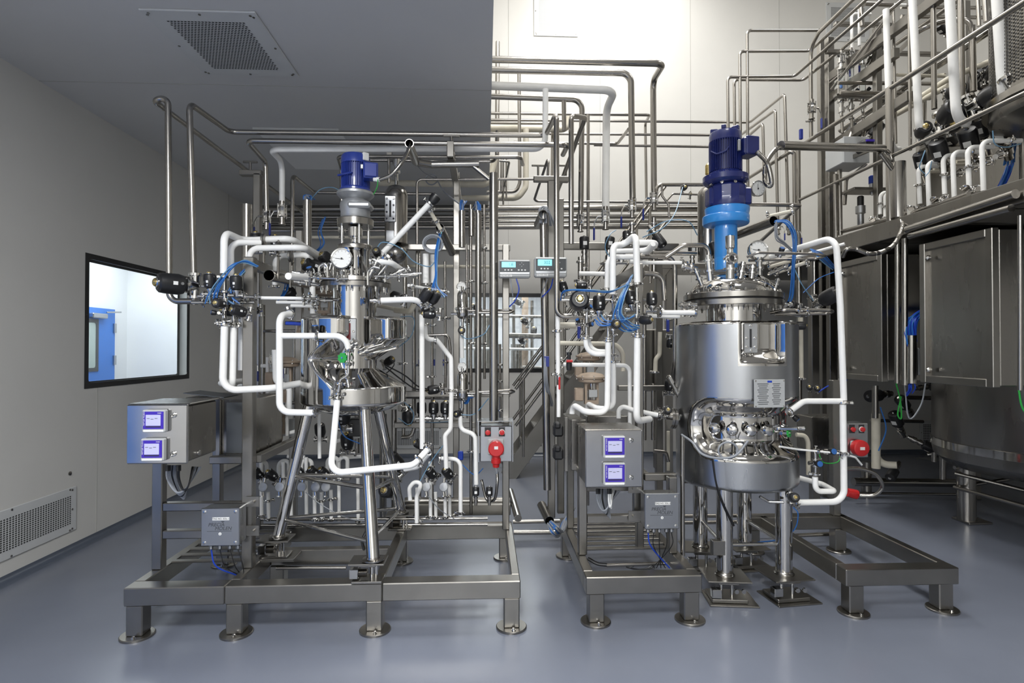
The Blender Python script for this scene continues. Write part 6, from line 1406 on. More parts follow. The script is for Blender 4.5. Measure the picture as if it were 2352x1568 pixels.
pipe('thin white line running right from the recess of the large vessel', [(1790, 1025, 3.5), (1835, 1032, 3.55), (1930, 1041, 3.55), (1965, 1050, 3.6), (1979, 1067, 3.65)], .008, N, .06, clamps=[(1, .45), (1, .97)])
pipe('thin steel drop from the thin white line', [(1873, 1037, 3.58), (1873, 1090, 3.58)], .008, 'chrome', clamps=[(0, .35), (0, .6), (0, .97)])
pipe('white insulated U pipe low right of the large vessel', [(1872, 1095, 3.58), (1873, 1128, 3.58), (1918, 1128, 3.6), (1890, 1112, 3.8), (1832, 1096, 3.95)], .022, N, .045)
pipe('grey white bent pipe behind the low U pipe', [(1829, 998, 4.1), (1850, 1000, 4.1), (1856, 1015, 4.1), (1857, 1090, 4.1)], .02, NO, .06)
pipe('thin white vertical pipe at the right edge of the large shell', [(1839, 729, 4.1), (1840, 872, 4.1)], .021, NO, clamps=[(0, .98)])
pipe('small steel curve under the valve at the vessel bottom', [(1745, 1140, 3.55), (1765, 1152, 3.55), (1800, 1153, 3.5)], .009, 'chrome', .02)
tag(MB().pipe_open(q(1690, 540, Y=4.3), q(1777, 507, Y=3.8), .034).build('cable_duct', 'steel'), 'wide open duct mouth with blue hoses right of the blue column', 'duct')
bundle('blue hoses spilling from the wide duct mouth down the right of the lid', [(1782, 508, 3.78), (1808, 512, 3.72), (1825, 545, 3.7), (1822, 610, 3.72), (1818, 680, 3.8), (1806, 700, 3.85)], 8, .0035, .014, m2='hose_pale')
bundle('grey cables drooping from the wide duct mouth', [(1780, 512, 3.76), (1783, 545, 3.75), (1800, 560, 3.8), (1822, 580, 3.9)], 4, .005, .02, m='hose_grey', name='cable_bundle', cat='cable', part='cable')
bundle('blue hoses fanning out under the white arch pipe', [(1862, 572, 3.9), (1890, 590, 3.8), (1915, 615, 3.95)], 7, .0035, .03, m2='hose_pale', fan=[.2, 1, .8])
hose('pale blue hose falling to the black domed valve', [(1822, 610, 3.75), (1840, 650, 3.75), (1868, 690, 3.85)], .0035, 'hose_pale')
hose('pale blue hose curving in the dark right of the vessel', [(1915, 625, 4.2), (1880, 640, 4.2), (1845, 672, 4.2)], .0035, 'hose_blue')
hose('pale blue hose rising from the bent white pipes to the back', [(1476, 545, 4.3), (1520, 525, 4.2), (1550, 490, 4.3), (1568, 430, 4.5)], .004, 'hose_pale')
hose('pale blue hose arching left of the blue column', [(1485, 532, 4.35), (1530, 508, 4.3), (1580, 508, 4.3), (1602, 540, 4.35)], .004, 'hose_pale')
hose('pale blue hose curling on the second black cylinder valve', [(1408, 600, 4.3), (1390, 570, 4.3), (1400, 540, 4.3), (1415, 528, 4.35)], .0035, 'hose_pale')
bundle('thick bundle of blue hoses over the middle valve cluster', [(1452, 632, 3.8), (1440, 655, 3.6), (1425, 690, 3.5), (1418, 725, 3.48), (1440, 752, 3.48), (1462, 756, 3.5)], 12, .0033, .02, m2='hose_pale', fan=[.4, .8, 1.2, 1.6, 2.0, 1.4])
bundle('blue hoses sweeping left over the largest round valve', [(1444, 650, 3.6), (1400, 668, 3.55), (1350, 664, 3.5), (1300, 665, 3.6), (1290, 685, 3.7)], 3, .0035, .02, m2='hose_pale')
bundle('blue hoses looping under the middle valve cluster', [(1376, 728, 3.5), (1390, 740, 3.46), (1430, 735, 3.46), (1450, 725, 3.5)], 5, .0033, .03, m2='hose_pale')
hose('thick grey cable looping across the front of the large vessel', [(1566, 998, 3.62), (1590, 1015, 3.5), (1612, 1042, 3.42), (1650, 1052, 3.40), (1690, 1045, 3.38), (1718, 1012, 3.40)], .007, 'hose_grey', 'signal_cable', 'cable', n=8)
W = [q(1672 + 22 * math.cos(a), 1034 + 19 * math.sin(a), Y=3.40) for a in [j * .6 for j in range(12)]]
tag(MB().tube(curve_pts(W, 3), .006, 0, 8).build('coiled_cable', 'hose_grey'), 'grey cable ring in front of the recess of the large vessel', 'cable')
bundle('black cables hanging in front of the large shell and between its legs', [(1636, 1050, 3.41), (1645, 1110, 3.40), (1662, 1160, 3.42), (1684, 1205, 3.5)], 2, .0055, .008, m='black', name='cable_bundle', cat='cable', part='cable')
hose('pale blue hose hanging from the bottom valve past the front right leg', [(1822, 1165, 3.55), (1833, 1180, 3.55), (1825, 1215, 3.6), (1790, 1238, 3.65), (1740, 1245, 3.8)], .0035, 'hose_blue')
flex('flexible steel conduit from the navy motor up into the horizontal duct', [(1738, 348, 3.72), (1762, 375, 3.72), (1772, 415, 3.72), (1768, 427, 3.74), (1757, 415, 3.78), (1760, 375, 3.82), (1780, 345, 3.85), (1796, 336, 3.88)], .017)
tag(MB().pipe_open(q(1794, 334, Y=3.85), q(2028, 341, Y=4.55), .031).build('cable_duct', 'steel'), 'horizontal steel duct from the platform post to the navy motor', 'duct')
pipe('steel strut under the end of the horizontal duct', [(2022, 350, 4.5), (2050, 388, 4.55)], .02, 'steel')
flex('flexible steel conduit between the horizontal duct and the upright duct', [(2028, 343, 4.55), (2040, 350, 4.6), (2052, 376, 4.62)], .018)
tag(MB().pipe_open(q(2064, 500, Y=4.55), q(2062, 373, Y=4.55), .058).build('cable_duct', 'steel'), 'thick upright duct clamped to the platform post', 'duct')
flex('flexible steel conduit drooping left from the upright duct', [(2069, 500, 4.5), (2072, 525, 4.4), (2050, 565, 4.2), (2005, 583, 4.1), (1965, 572, 4.1), (1945, 573, 4.1), (1935, 590, 4.15)], .017)
# middle: under-vessel plumbing seen between the legs
for i, (y, Y, nm) in enumerate(((1105, 4.3, 'highest'), (1185, 4.6, 'middle'), (1200, 4.7, 'lower'), (1235, 4.8, 'lowest'))):
    pipe('%s steel pipe behind the legs of the large vessel' % nm, [(1570, y, Y), (1750 + 50 * (i > 0) + 80 * (i == 1), y - 3, Y)], .016, S)
pipe('open steel tube low behind the right leg', [(1815, 1230, 4.5), (1905, 1226, 4.5)], .016, S)
pipe('steel line low behind the middle cabinet', [(1340, 1088, 4.5), (1540, 1090, 4.5)], .014, S)
for i, (x, y0, y1) in enumerate(((1480, 700, 1010), (1500, 880, 1010), (1535, 990, 1080))):
    pipe('%s vertical pipe in the shade between cabinet and large vessel' % ('first', 'second', 'third')[i], [(x, y0, 4.7), (x, y1, 4.7)], .018, NO if i == 2 else S)
pipe('bent steel pipe low left of the large shell', [(1502, 1035, 4.3), (1530, 1038, 4.3), (1535, 1060, 4.3)], .014, S, .03)
tag(MB().bx(ppx(1472, 5.1), ppx(1552, 5.1), 5.1, 5.3, ppz(900, 5.1), ppz(755, 5.1), .01).build('wall_panel', 'brushed'), 'plain stainless panel in the background left of the large vessel', 'panel')
t = put('act', 1535, 905, 4.6, 'dark valve in the shade above the vessel outlet', (0, -.2, 1), 1.0)
# separator behind the blue column
SQ = thing('separator_vessel', 'slim steel separator vessel with domed top left behind the blue column', 'vessel', q(1632, 560, Y=4.4))
x_, s2 = q(1628, 500, Y=4.4).x, (lambda y: q(1628, y, Y=4.4).z)
lath(SQ, 'body', 'steel', x_, 4.4, [(s2(600), .085), (s2(450), .085), (s2(440), .078), (s2(432), .055), (s2(429), 0)], 32)
lath(SQ, 'top_nozzle', 'brass', x_, 4.4, [(s2(430), .018), (s2(400), .018), (s2(400), .026), (s2(380), .026), (s2(375), .012)], 16)
put('act', 1566, 435, 4.7, 'small dark valve on the thin line left of the navy motor', FR, .7)
# lid clutter of the large vessel
Q5 = [(1677, 640, 3.55, (0, -.05, 1), .16, .026), (1700, 640, 3.6, (.2, 0, 1), .11, .018), (1726, 640, 3.65, (.1, 0, 1), .09, .02), (1745, 632, 3.7, (0, 0, 1), .12, .016), (1632, 645, 3.65, (-.1, 0, 1), .17, .022), (1612, 655, 3.7, (-.4, 0, 1), .12, .014), (1600, 620, 3.75, (-1, 0, .3), .10, .022), (1765, 630, 3.75, (.9, 0, .4), .16, .013), (1780, 665, 3.7, (.3, 0, 1), .08, .010), (1600, 700, 3.7, (-1, 0, 0), .12, .014), (1600, 718, 3.65, (-1, 0, .1), .1, .02), (1780, 700, 3.8, (1, 0, 0), .12, .014)]
for a in Q5: fitting(VB, *a)
nz = thing('spray_nozzle', 'tall polished sight nozzle standing in front of the blue column', 'nozzle', q(1676, 605, Y=3.55))
c = q(1677, 605, Y=3.55); MB().lathe(c, (0, 0, 1), [(0, .018), (.02, .018), (.02, .03), (.05, .03), (.05, .02), (.09, .02), (.10, .028), (.175, .028), (.18, .02), (.18, 0)], 24).build('nozzle_body', 'chrome', nz)
MB().lathe(q(1679, 594, Y=3.52), (0, -1, 0), [(0, .038), (.02, .038), (.02, .03), (.035, .03), (.035, .022), (.02, .02), (.02, 0)], 24).build('sight_ring', 'chrome', nz)
MB().lathe(q(1679, 594, Y=3.498), (0, -1, 0), [(0, .022), (.001, .022)], 20).build('sight_glass', 'ink', nz)
for k_ in range(4):
    a = k_ * PI / 2 + .6; MB().cyl(q(1679, 594, Y=3.5) + V(.03 * math.cos(a), 0, .03 * math.sin(a)), q(1679, 594, Y=3.47) + V(.03 * math.cos(a), 0, .03 * math.sin(a)), .005, n=6).build('ring_bolt', 'chrome', nz)
t = thing('ball_valve', 'red-levered small valve left of the middle cabinet', 'valve', q(1285, 875, Y=3.72))
MB().box(q(1285, 880, Y=3.72), (.013, .012, .085), None, .005).build('lever', 'red', t); MB().cyl(q(1284, 862, Y=3.76), q(1284, 872, Y=3.76), .014).build('valve_body', 'chrome', t)
t = thing('regulator_valve', 'small black and red valve on the white pipe near the beige valves', 'valve', q(1307, 838, Y=3.75))
MB().lathe(q(1307, 850, Y=3.78), (0, 0, 1), [(0, .016), (.03, .02), (.05, .02), (.055, .012), (.1, .012), (.1, .018), (.12, .018)], 14).build('valve_body', 'black', t); MB().cyl(q(1301, 829, Y=3.74), q(1315, 829, Y=3.74), .009).build('red_knob', 'red', t)
t = thing('lever_valve', 'valve with hanging dark blue lever left of the middle valve cluster', 'valve', q(1331, 760, Y=3.9)); MB().box(q(1330, 763, Y=3.85), (.022, .014, .085), None, .005).build('lever', 'handle_blue', t); MB().cyl(q(1322, 745, Y=3.88), q(1340, 745, Y=3.88), .012).build('valve_body', 'chrome', t)
t = thing('lever_valve', 'valve with hanging dark blue lever at the left edge of the large shell', 'valve', q(1534, 748, Y=4.0)); MB().box(q(1534, 748, Y=3.95), (.022, .014, .085), None, .005).build('lever', 'handle_blue', t); MB().cyl(q(1528, 732, Y=3.98), q(1545, 732, Y=3.98), .012).build('valve_body', 'chrome', t)
pipe('steel line from the tall steel riser into the middle valve cluster', [(1340, 727, 3.72), (1520, 724, 3.72)], .008, 'chrome', clamps=[(0, .1), (0, .45), (0, .7)])
pipe('upper steel line through the middle valve cluster', [(1290, 690, 3.8), (1500, 688, 3.8)], .008, 'chrome', clamps=[(0, .6)])
pipe('vertical steel line under the hump pipe', [(1463, 660, 3.55), (1464, 772, 3.55)], .010, 'chrome', clamps=[(0, .3), (0, .95)])
pipe('vertical steel line left of the hump pipe, lower', [(1408, 676, 3.6), (1409, 830, 3.7)], .009, 'chrome', clamps=[(0, .1), (0, .6), (0, .9)])
pipe('vertical steel line below the tall upright valve', [(1397, 730, 3.6), (1397, 782, 3.6)], .010, 'chrome', clamps=[(0, .9)])
pipe('vertical steel line above the first beige valve', [(1348, 700, 3.65), (1347, 776, 3.65)], .009, 'chrome', clamps=[(0, .6), (0, .95)])
for i, (x, y0, y1, Y) in enumerate(((1333, 590, 700, 4.5), (1341, 600, 760, 4.6), (1391, 600, 640, 4.6), (1452, 510, 560, 4.6), (1296, 690, 820, 4.6), (1502, 500, 640, 4.7))):
    pipe('vertical steel pipe below the upper ball valves, ' + ('first', 'second', 'third', 'fourth', 'fifth, at the far left', 'sixth, at the right')[i], [(x, y0, Y), (x, y1, Y)], .02 if i != 4 else .014, S, clamps=[(0, .1), (0, .5)])
pipe('white cross pipe below the left black cylinder valve', [(1330, 628, 4.4), (1392, 629, 4.4)], .022, N)
for i, (a, b) in enumerate((((1340, 555), (1349, 630)), ((1392, 560), (1404, 560)))):
    pass
pipe('slanted white pipe far right of the lid', [(1940, 560, 4.6), (1830, 590, 4.9)], .017, N)
# ================================================================== PLATFORM, TANKS, STAIRS
XP = 3.42; ZP = 2.66
PF = thing('raised_platform', 'raised stainless equipment platform on the right with a thick edge beam', 'platform', (5.3, 4.1, 0))
MB().bx(XP, XR - .02, .5, 5.9, ZP - .03, ZP, .002).build('deck', 'frame', PF); MB().bx(XP + .1, XR - .02, 5.95, YB - .02, ZP - .03, ZP, .002).build('deck', 'frame', PF)  # rear deck strip added to keep bay light out of the space below
bm_(PF, XP - .04, XP, .5, 5.9, ZP - .14, ZP + .012, 'edge_beam', 'brushed'); bm_(PF, XP, XR - .02, 5.86, 5.95, ZP - .14, ZP, 'edge_beam'); bm_(PF, XP, XR - .02, .45, .5, ZP - .14, ZP, 'edge_beam')
for y in (1.6, 2.4, 3.2, 4.0, 4.8): bm_(PF, XP, XR - .02, y, y + .06, ZP - .14, ZP - .03, 'joist')
for x, y in ((3.45, 5.83), (5.2, 5.83), (6.9, 5.83), (6.9, .6), (3.47, .6)): bm_(PF, x - .04, x + .04, y - .04, y + .04, 0, ZP - .14, 'column')
RL = thing('guard_rail', 'round steel guard rail along the platform edge, sloping in view', 'railing', (XP, 4.6, ZP))
MB().cyl((XP, .5, 3.80), (XP, 6.1, 3.80), .021).build('handrail', 'tube', RL); MB().cyl((XP, .5, 3.22), (XP, 6.1, 3.22), .016).build('mid_rail', 'tube', RL)
for y, r in ((4.64, .032), (2.6, .032), (.6, .032)): MB().cyl((XP, y, ZP), (XP, y, 3.80), r, n=20).build('post', 'tube', RL)
MB().cyl((XP, 6.05, 1.0), (XP, 6.05, 3.80), .026, n=16).build('post', 'tube', RL)
for i, (y0, y1) in enumerate(((527, 445), (542, 478))):
    pipe('%s round duct running under the platform edge' % ('upper', 'lower')[i], [q(2084 + 6 * i, y0, X=XP - .08), q(2333 - 10 * i, y1, X=XP - .08)], .03 - .004 * i, 'steel', n=18)
# rack columns and cross members on the platform's far end
RK = thing('pipe_rack', 'upright square-tube pipe rack at the far end of the platform', 'rack', (3.5, 5.8, 0))
for px, Y, yt in ((1888, 6.0, 95), (1906, 5.8, 88)):
    p = q(px, 300, Y=Y); bm_(RK, p.x - .035, p.x + .035, Y - .035, Y + .035, 0, q(px, yt, Y=Y).z, 'column', 'brushed')
for px, Y, yt, yb in ((2020, 5.2, 60, 340), (2118, 5.6, 250, 500), (2225, 5.2, 0, 300)):
    p = q(px, 200, Y=Y); bm_(RK, p.x - .03, p.x + .03, Y, Y + .06, ZP, q(px, yt, Y=Y).z, 'column')
for (x0, x1, y, Y) in ((1925, 2110, 50, 5.6), (1925, 2150, 215, 5.4), (1905, 2200, 114, 5.5)):
    bm_(RK, ppx(x0, Y), ppx(x1, Y), Y, Y + .05, ppz(y + 8, Y, 2000), ppz(y, Y, 2000), 'crossbar')
for a, b in (((1905, 180, 5.8), (2190, -30, 4.3)), ((1900, 232, 5.9), (2060, 120, 4.9)), ((1920, 330, 5.8), (2090, 220, 4.7))):
    MB().beam(q(a[0], a[1], Y=a[2]), q(b[0], b[1], Y=b[2]), .06, .09).build('crossbar', 'frame', RK)
# cabinets under the platform with framed doors, facing left
def side_door(label, y0, y1, z0, z1, x=3.42):
    t = thing('steel_cabinet', label, 'cabinet', (x + .2, (y0 + y1) / 2, z0))
    MB().bx(x + .06, x + .5, y0 + .01, y1 - .01, z0 + .01, z1 - .01, .004).build('body', 'brushed', t)
    d = MB(); f = .055
    for a in ((y0, y0 + f, z0, z1), (y1 - f, y1, z0, z1), (y0 + f, y1 - f, z0, z0 + f), (y0 + f, y1 - f, z1 - f, z1)): d.bx(x, x + .05, a[0], a[1], a[2], a[3], .004)
    d = d.build('door_frame', 'frame', t); MB().bx(x + .03, x + .045, y0 + f, y1 - f, z0 + f, z1 - f).build('door_panel', 'brushed', d, smooth=False)
    for z in (z0 + .1, z1 - .12): MB().lathe((x, y1 - f - .05, z), (-1, 0, 0), [(0, .018), (.02, .018), (.03, .01), (.03, 0)], 12).build('door_stud', 'chrome', d)
    return t
side_door('large framed stainless door panel under the platform at the right edge', 3.68, 4.328, 1.335, 2.42)
side_door('framed stainless door panel under the platform, farther one', 4.757, 5.37, 1.31, 2.43)
pipe('steel pole at the right edge of the near door panel', [q(2343, 495, X=3.33), q(2343, 896, X=3.33)], .014, 'steel')
pipe('steel pole between the two door panels, left', [q(2061, 548, X=3.36), q(2060, 880, X=3.36)], .017, 'steel')
pipe('steel pole between the two door panels, right', [q(2078, 548, X=3.40), q(2078, 884, X=3.40)], .024, 'steel')
a = q(2093, 770, Y=4.45); tag(MB().pipe_open(q(2093, 880, Y=4.45), a, .038).build('cable_duct', 'steel'), 'open upright duct with blue hoses between the door panels', 'duct')
bundle('thick fan of blue hoses arching out of the duct between the door panels', [a + V(0, 0, -.05), a + V(.0, 0, .10), q(2112, 722, Y=4.5), q(2150, 705, Y=4.6), q(2180, 715, Y=4.8)], 26, .006, .045, m='cable_blue', m2='hose_blue')
bundle('blue hose tails below the duct between the door panels', [q(2093, 880, Y=4.45), q(2094, 892, Y=4.45), q(2088, 905, Y=4.5)], 10, .005, .03, m='cable_blue')
for i, (pts, m_2, lb) in enumerate((([(2126, 640, 4.9), (2130, 665, 4.85), (2122, 690, 4.8), (2150, 706, 4.8)], 'cable_blue', 'blue hose rising between the door panels'), ([(2058, 880, 4.8), (2068, 920, 4.8), (2070, 960, 4.8), (2062, 950, 4.8), (2070, 910, 4.8)], 'green_cable', 'green earth wires looping under the far door panel'), ([(2340, 896, 3.7), (2346, 930, 3.7), (2356, 950, 3.7)], 'green_cable', 'green wire at the right edge under the near door panel'), ([(2078, 884, 4.6), (2088, 960, 4.6), (2115, 930, 4.6), (2126, 880, 4.6)], 'hose_grey', 'grey conduit loop under the door panels'), ([(1880, 900, 4.9), (1905, 885, 4.9), (1945, 872, 4.9)], 'cable_blue', 'blue hoses left under the far door panel'), ([(2022, 935, 5.2), (2035, 985, 5.2), (2018, 1035, 5.2)], 'hose_blue', 'blue hose curving in the dark under the platform'))):
    hose(lb, pts, .006, m_2, 'cable' if 'wire' in lb or 'conduit' in lb else 'air_hose', 'cable' if 'wire' in lb or 'conduit' in lb else 'hose')
t = plainbox('grey junction box with louvres between the door panels', 2110, 2150, 800, 862, 4.75, 4.95, m='satin')
for i in range(8): MB().bx(ppx(2116, 4.74), ppx(2140, 4.74), 4.735, 4.75, ppz(815 + i * 5, 4.74), ppz(813 + i * 5, 4.74)).build('louvre', 'plastic_dark', t, smooth=False)
tag(MB().lathe(q(2119, 680, Y=4.8), (0, 0, 1), [(0, .008), (.03, .008), (.03, .014), (.09, .014), (.09, .009), (.14, .009), (.14, .013), (.17, .013)], 12).build('fitting', 'brass'), 'brass fitting among the blue hoses under the platform', 'fitting')
# dark plumbing under the platform
for i, (x0, x1, y, r, Y) in enumerate(((1960, 2205, 1106, .045, 5.9), (1960, 2200, 1132, .014, 5.7), (1955, 2110, 852, .02, 6.4), (2060, 2190, 912, .022, 5.8), (2000, 2120, 965, .018, 6.0))):
    pipe('horizontal steel pipe in the dark under the platform, ' + ('lowest thick', 'lowest thin', 'highest', 'beside the tank', 'middle')[i], [(x0, y, Y), (x1, y + 3, Y)], r, 'steel')
for i, (x, y0, y1, r, mt) in enumerate(((2010, 885, 960, .028, 'steel'), (2012, 950, 1075, .04, NO), (2145, 880, 1060, .022, 'steel'), (2165, 860, 1100, .03, 'steel'), (1870, 560, 700, .03, 'steel'), (1925, 600, 960, .045, 'brushed'), (1990, 1060, 1150, .05, 'frame'))):
    pipe('vertical pipe in the dark under the platform, ' + ('under the far door', 'thick pale elbow pipe', 'beside the near door', 'next to the tank', 'left of the far door, short', 'left of the far door, wide', 'standing on the floor')[i], [(x, y0, 5.4 + .1 * i), (x, y1, 5.4 + .1 * i)], r, mt)
pipe('pale elbow pipe near the floor under the platform', [(2012, 1040, 5.6), (2016, 1066, 5.6), (2060, 1068, 5.5)], .035, NO, .1)
for i, (x, y, s_) in enumerate(((2035, 905, 1.6), (2090, 945, 1.4), (2070, 990, 1.5), (2100, 1010, 1.3), (2150, 1040, 1.5), (2185, 1035, 1.4), (2060, 1070, 1.3), (2115, 890, 1.2))):
    put('cyl', x, y, 5.7, 'black valve in the dark under the platform, ' + ('nearest the far door panel', 'below the grey junction box', 'above the low elbow pipe', 'centre of the cluster', 'left of the tank', 'touching the tank outline', 'lowest of the cluster', 'beside the hose tails')[i], (random.uniform(-1, 1), -.3, random.uniform(-.4, 1)), s_)
tx_, ty_, tr_ = 4.96, 4.61, .95
TK = thing('storage_tank', 'large round stainless tank on braced legs standing under the platform', 'tank', (tx_, ty_, 0))
lath(TK, 'tank_body', 'brushed', tx_, ty_, [(.48, 0), (.50, .5), (.56, .85), (.64, .94), (.70, tr_), (2.5, tr_), (2.5, 0)], 96)
lath(TK, 'bottom_rim', 'chrome', tx_, ty_, [(.72, tr_ + .002), (.725, tr_ + .01), (.79, tr_ + .01), (.795, tr_ + .002)], 96)
for x, y in ((4.44, 5.07), (4.30, 4.1), (5.6, 4.0), (5.6, 5.25)):
    MB().cyl((x, y, .02), (x, y, .75), .075, n=24).build('leg', 'steel', TK); MB().box((x + .05, y, .012), (.22, .2, .02), None, .003).build('leg_plate', 'frame', TK)
for z in (.60, .42): MB().cyl((4.33, 5.07, z - .1), (5.6, 5.25, z), .018).build('brace', 'tube', TK)
MB().cyl((4.33, 5.07, .32), (4.25, 4.1, .36), .018).build('brace', 'tube', TK); MB().cyl((4.33, 5.07, .45), (5.6, 4.0, .15), .018).build('brace', 'tube', TK)
t, pc = plugbox('steel socket box with red socket and two red buttons, right of the large vessel', 1943, 1992, 972, 1050, 4.3, False, 1969, 1027, .05, hood=False)
MB().lathe(pc + V(0, -.005, 0), (0, -1, 0), [(0, .062), (.03, .064), (.05, .06), (.055, .05), (.055, 0)], 28).build('red_socket_lid', 'red', t)
MB().bx(pc.x - .018, pc.x + .018, pc.y - .064, pc.y - .06, pc.z - .01, pc.z + .012).build('lid_tag', 'label', t, smooth=False)
plainbox('dull stainless box left of the red socket box', 1866, 1936, 962, 1045, 4.55, 4.8)
flex('flexible steel conduit looping right of the tall white pipe to the red plug', [(1941, 1076, 3.9), (1975, 1076, 3.9), (2010, 1088, 3.9), (2027, 1115, 3.92), (2010, 1136, 3.95), (1975, 1138, 4.0)], .014)
tag(MB().lathe(q(1945, 1130, Y=4.05), (1, 0, -.25), [(0, .03), (.04, .034), (.075, .034), (.08, .02)], 18).build('power_plug', 'red'), 'small red plug hanging on the flexible conduit, right', 'plug')
hose('green earth wires behind the thin white line', [(1880, 1040, 4.2), (1892, 1062, 4.2), (1925, 1060, 4.2), (1930, 1035, 4.2)], .004, 'green_cable', 'cable', 'cable')
# tank standing on the platform at the right edge
TT = thing('process_tank', 'dark stainless tank on the platform, cut by the right edge of the view', 'tank', (4.3, 3.68, ZP))
lath(TT, 'tank_body', 'brushed', 4.3, 3.68, [(3.2, 0), (3.21, .5), (3.25, .64), (3.28, .66), (3.36, .66), (3.36, 0)], 72)
lath(TT, 'tank_flange', 'steel', 4.3, 3.68, [(3.34, .6), (3.34, .70), (3.39, .70), (3.39, .6)], 72)
lath(TT, 'guard_mesh', 'brushed', 4.3, 3.68, [(3.39, .655), (4.4, .655), (4.4, 0)], 48)
hb = MB()
for k_ in range(26):
    for j in range(34):
        a = math.radians(150 + j * 3.0); z = 3.45 + k_ * .024; c, s_ = math.cos(a), math.sin(a); p = V(4.3 + .662 * c, 3.68 + .662 * s_, z); tt = V(-s_, c, 0) * .009; u = V(0, 0, .007)
        hb.add([p - tt - u, p + tt - u, p + tt + u, p - tt + u], [(0, 1, 2, 3)])
hb.build('mesh_holes', 'hole', TT, smooth=False)
for a in (.6, 1.9, 5.4): MB().cyl((4.3 + .5 * math.cos(a), 3.68 + .5 * math.sin(a), ZP), (4.3 + .5 * math.cos(a), 3.68 + .5 * math.sin(a), 3.22), .04).build('leg', 'steel', TT)
# white risers on the platform
for i, (x, y1, Y, x2, y2, r) in enumerate(((2037, 338, 4.9, 2064, 343, .033), (2104, 300, 4.5, 2136, 310, .037), (2189, 268, 4.1, 2220, 282, .042), (2298, 226, 3.85, 2326, 240, .045))):
    x0 = x - 10 if i else x - 2
    pipe('thick white insulated riser on the platform, ' + ('farthest', 'second from the far end', 'third', 'nearest')[i], [(x0, -40 if i else 22, Y), (x + 8, y1 + 8, Y), (x2, y2, Y + .1)], r, N, .11)
for i, (x, y0, y1, Y, r) in enumerate(((2088, 16, 345, 4.7, .013), (2143, -20, 250, 4.5, .021), (2206, -20, 225, 4.3, .024), (2233, 60, 210, 4.6, .026), (2262, -10, 50, 5.2, .024), (2246, 0, 60, 5.5, .02))):
    pipe('steel riser on the platform, ' + ('thinnest, left', 'between the second and third white ones', 'right of the third white one', 'with rounded top', 'short hooked at the top edge', 'short at the top edge')[i], [(x, y0, Y), (x + 3, y1, Y)], r, S)
pipe('rounded steel hairpin on the platform', [(2062, 120, 5.3), (2120, 62, 4.7), (2185, 45, 4.7), (2226, 46, 4.6), (2232, 70, 4.6)], .022, S, .1)
# inverted-U white pipes in front of the stainless box
IU = [(2109, 468, 382, 4.62), (2130, 478, 372, 4.5), (2166, 446, 357, 4.38), (2188, 458, 349, 4.28), (2222, 430, 338, 4.14), (2255, 438, 324, 4.02)]
for i, (x, yb2, yt, Y) in enumerate(IU):
    pipe('white pipe bending right at the platform edge, ' + ('first, farthest', 'second', 'third', 'fourth', 'fifth', 'sixth, nearest')[i], [(x + 4, yb2, Y), (x, yt, Y), (x + 60 + 30 * (i == 5), yt - 1, Y)], .022, N, .055, clamps=[(0, .5)] if i % 2 == 0 else [(1, .7)])
for i, (x, y1, Y) in enumerate(((2022, 492, 4.95), (2034, 505, 4.9))):
    pipe('white pipe bending left behind the upright duct, %s' % ('left', 'right')[i], [(x, y1, Y), (x, 443, Y), (x + 34, 441, Y)], .02, N, .05, clamps=[(0, .5)])
for i, (x, y) in enumerate(((2018, 503), (2108, 478), (2160, 458), (2232, 432))):
    t = thing('clamp_fitting', 'row of sanitary clamps at the platform edge, ' + ('by the upright duct', 'second', 'third', 'nearest')[i], 'fitting', q(x, y, Y=4.9 - .28 * i))
    for j in range(3): clamp_mesh(q(x - 14 + 14 * j, y + (j % 2) * 5, Y=4.9 - .28 * i), (1 if j % 2 else .2, .1, .3), .016).build('clamp', 'chrome', t)
pipe('steel pipe lying along the platform edge', [q(1930, 533, X=XP + .06), q(2050, 500, X=XP + .06)], .02, S)
pipe('steel pipe lying behind the platform edge clamps', [q(2095, 490, X=XP + .14), q(2225, 445, X=XP + .14)], .018, S)
BXX = thing('equipment_casing', 'flat grey stainless casing behind the white inverted pipes on the platform', 'casing', (4.6, 5.0, ZP)); MB().bx(3.95, 5.2, 4.9, 5.0, ZP, 3.42, .01).build('casing', 'brushed', BXX)
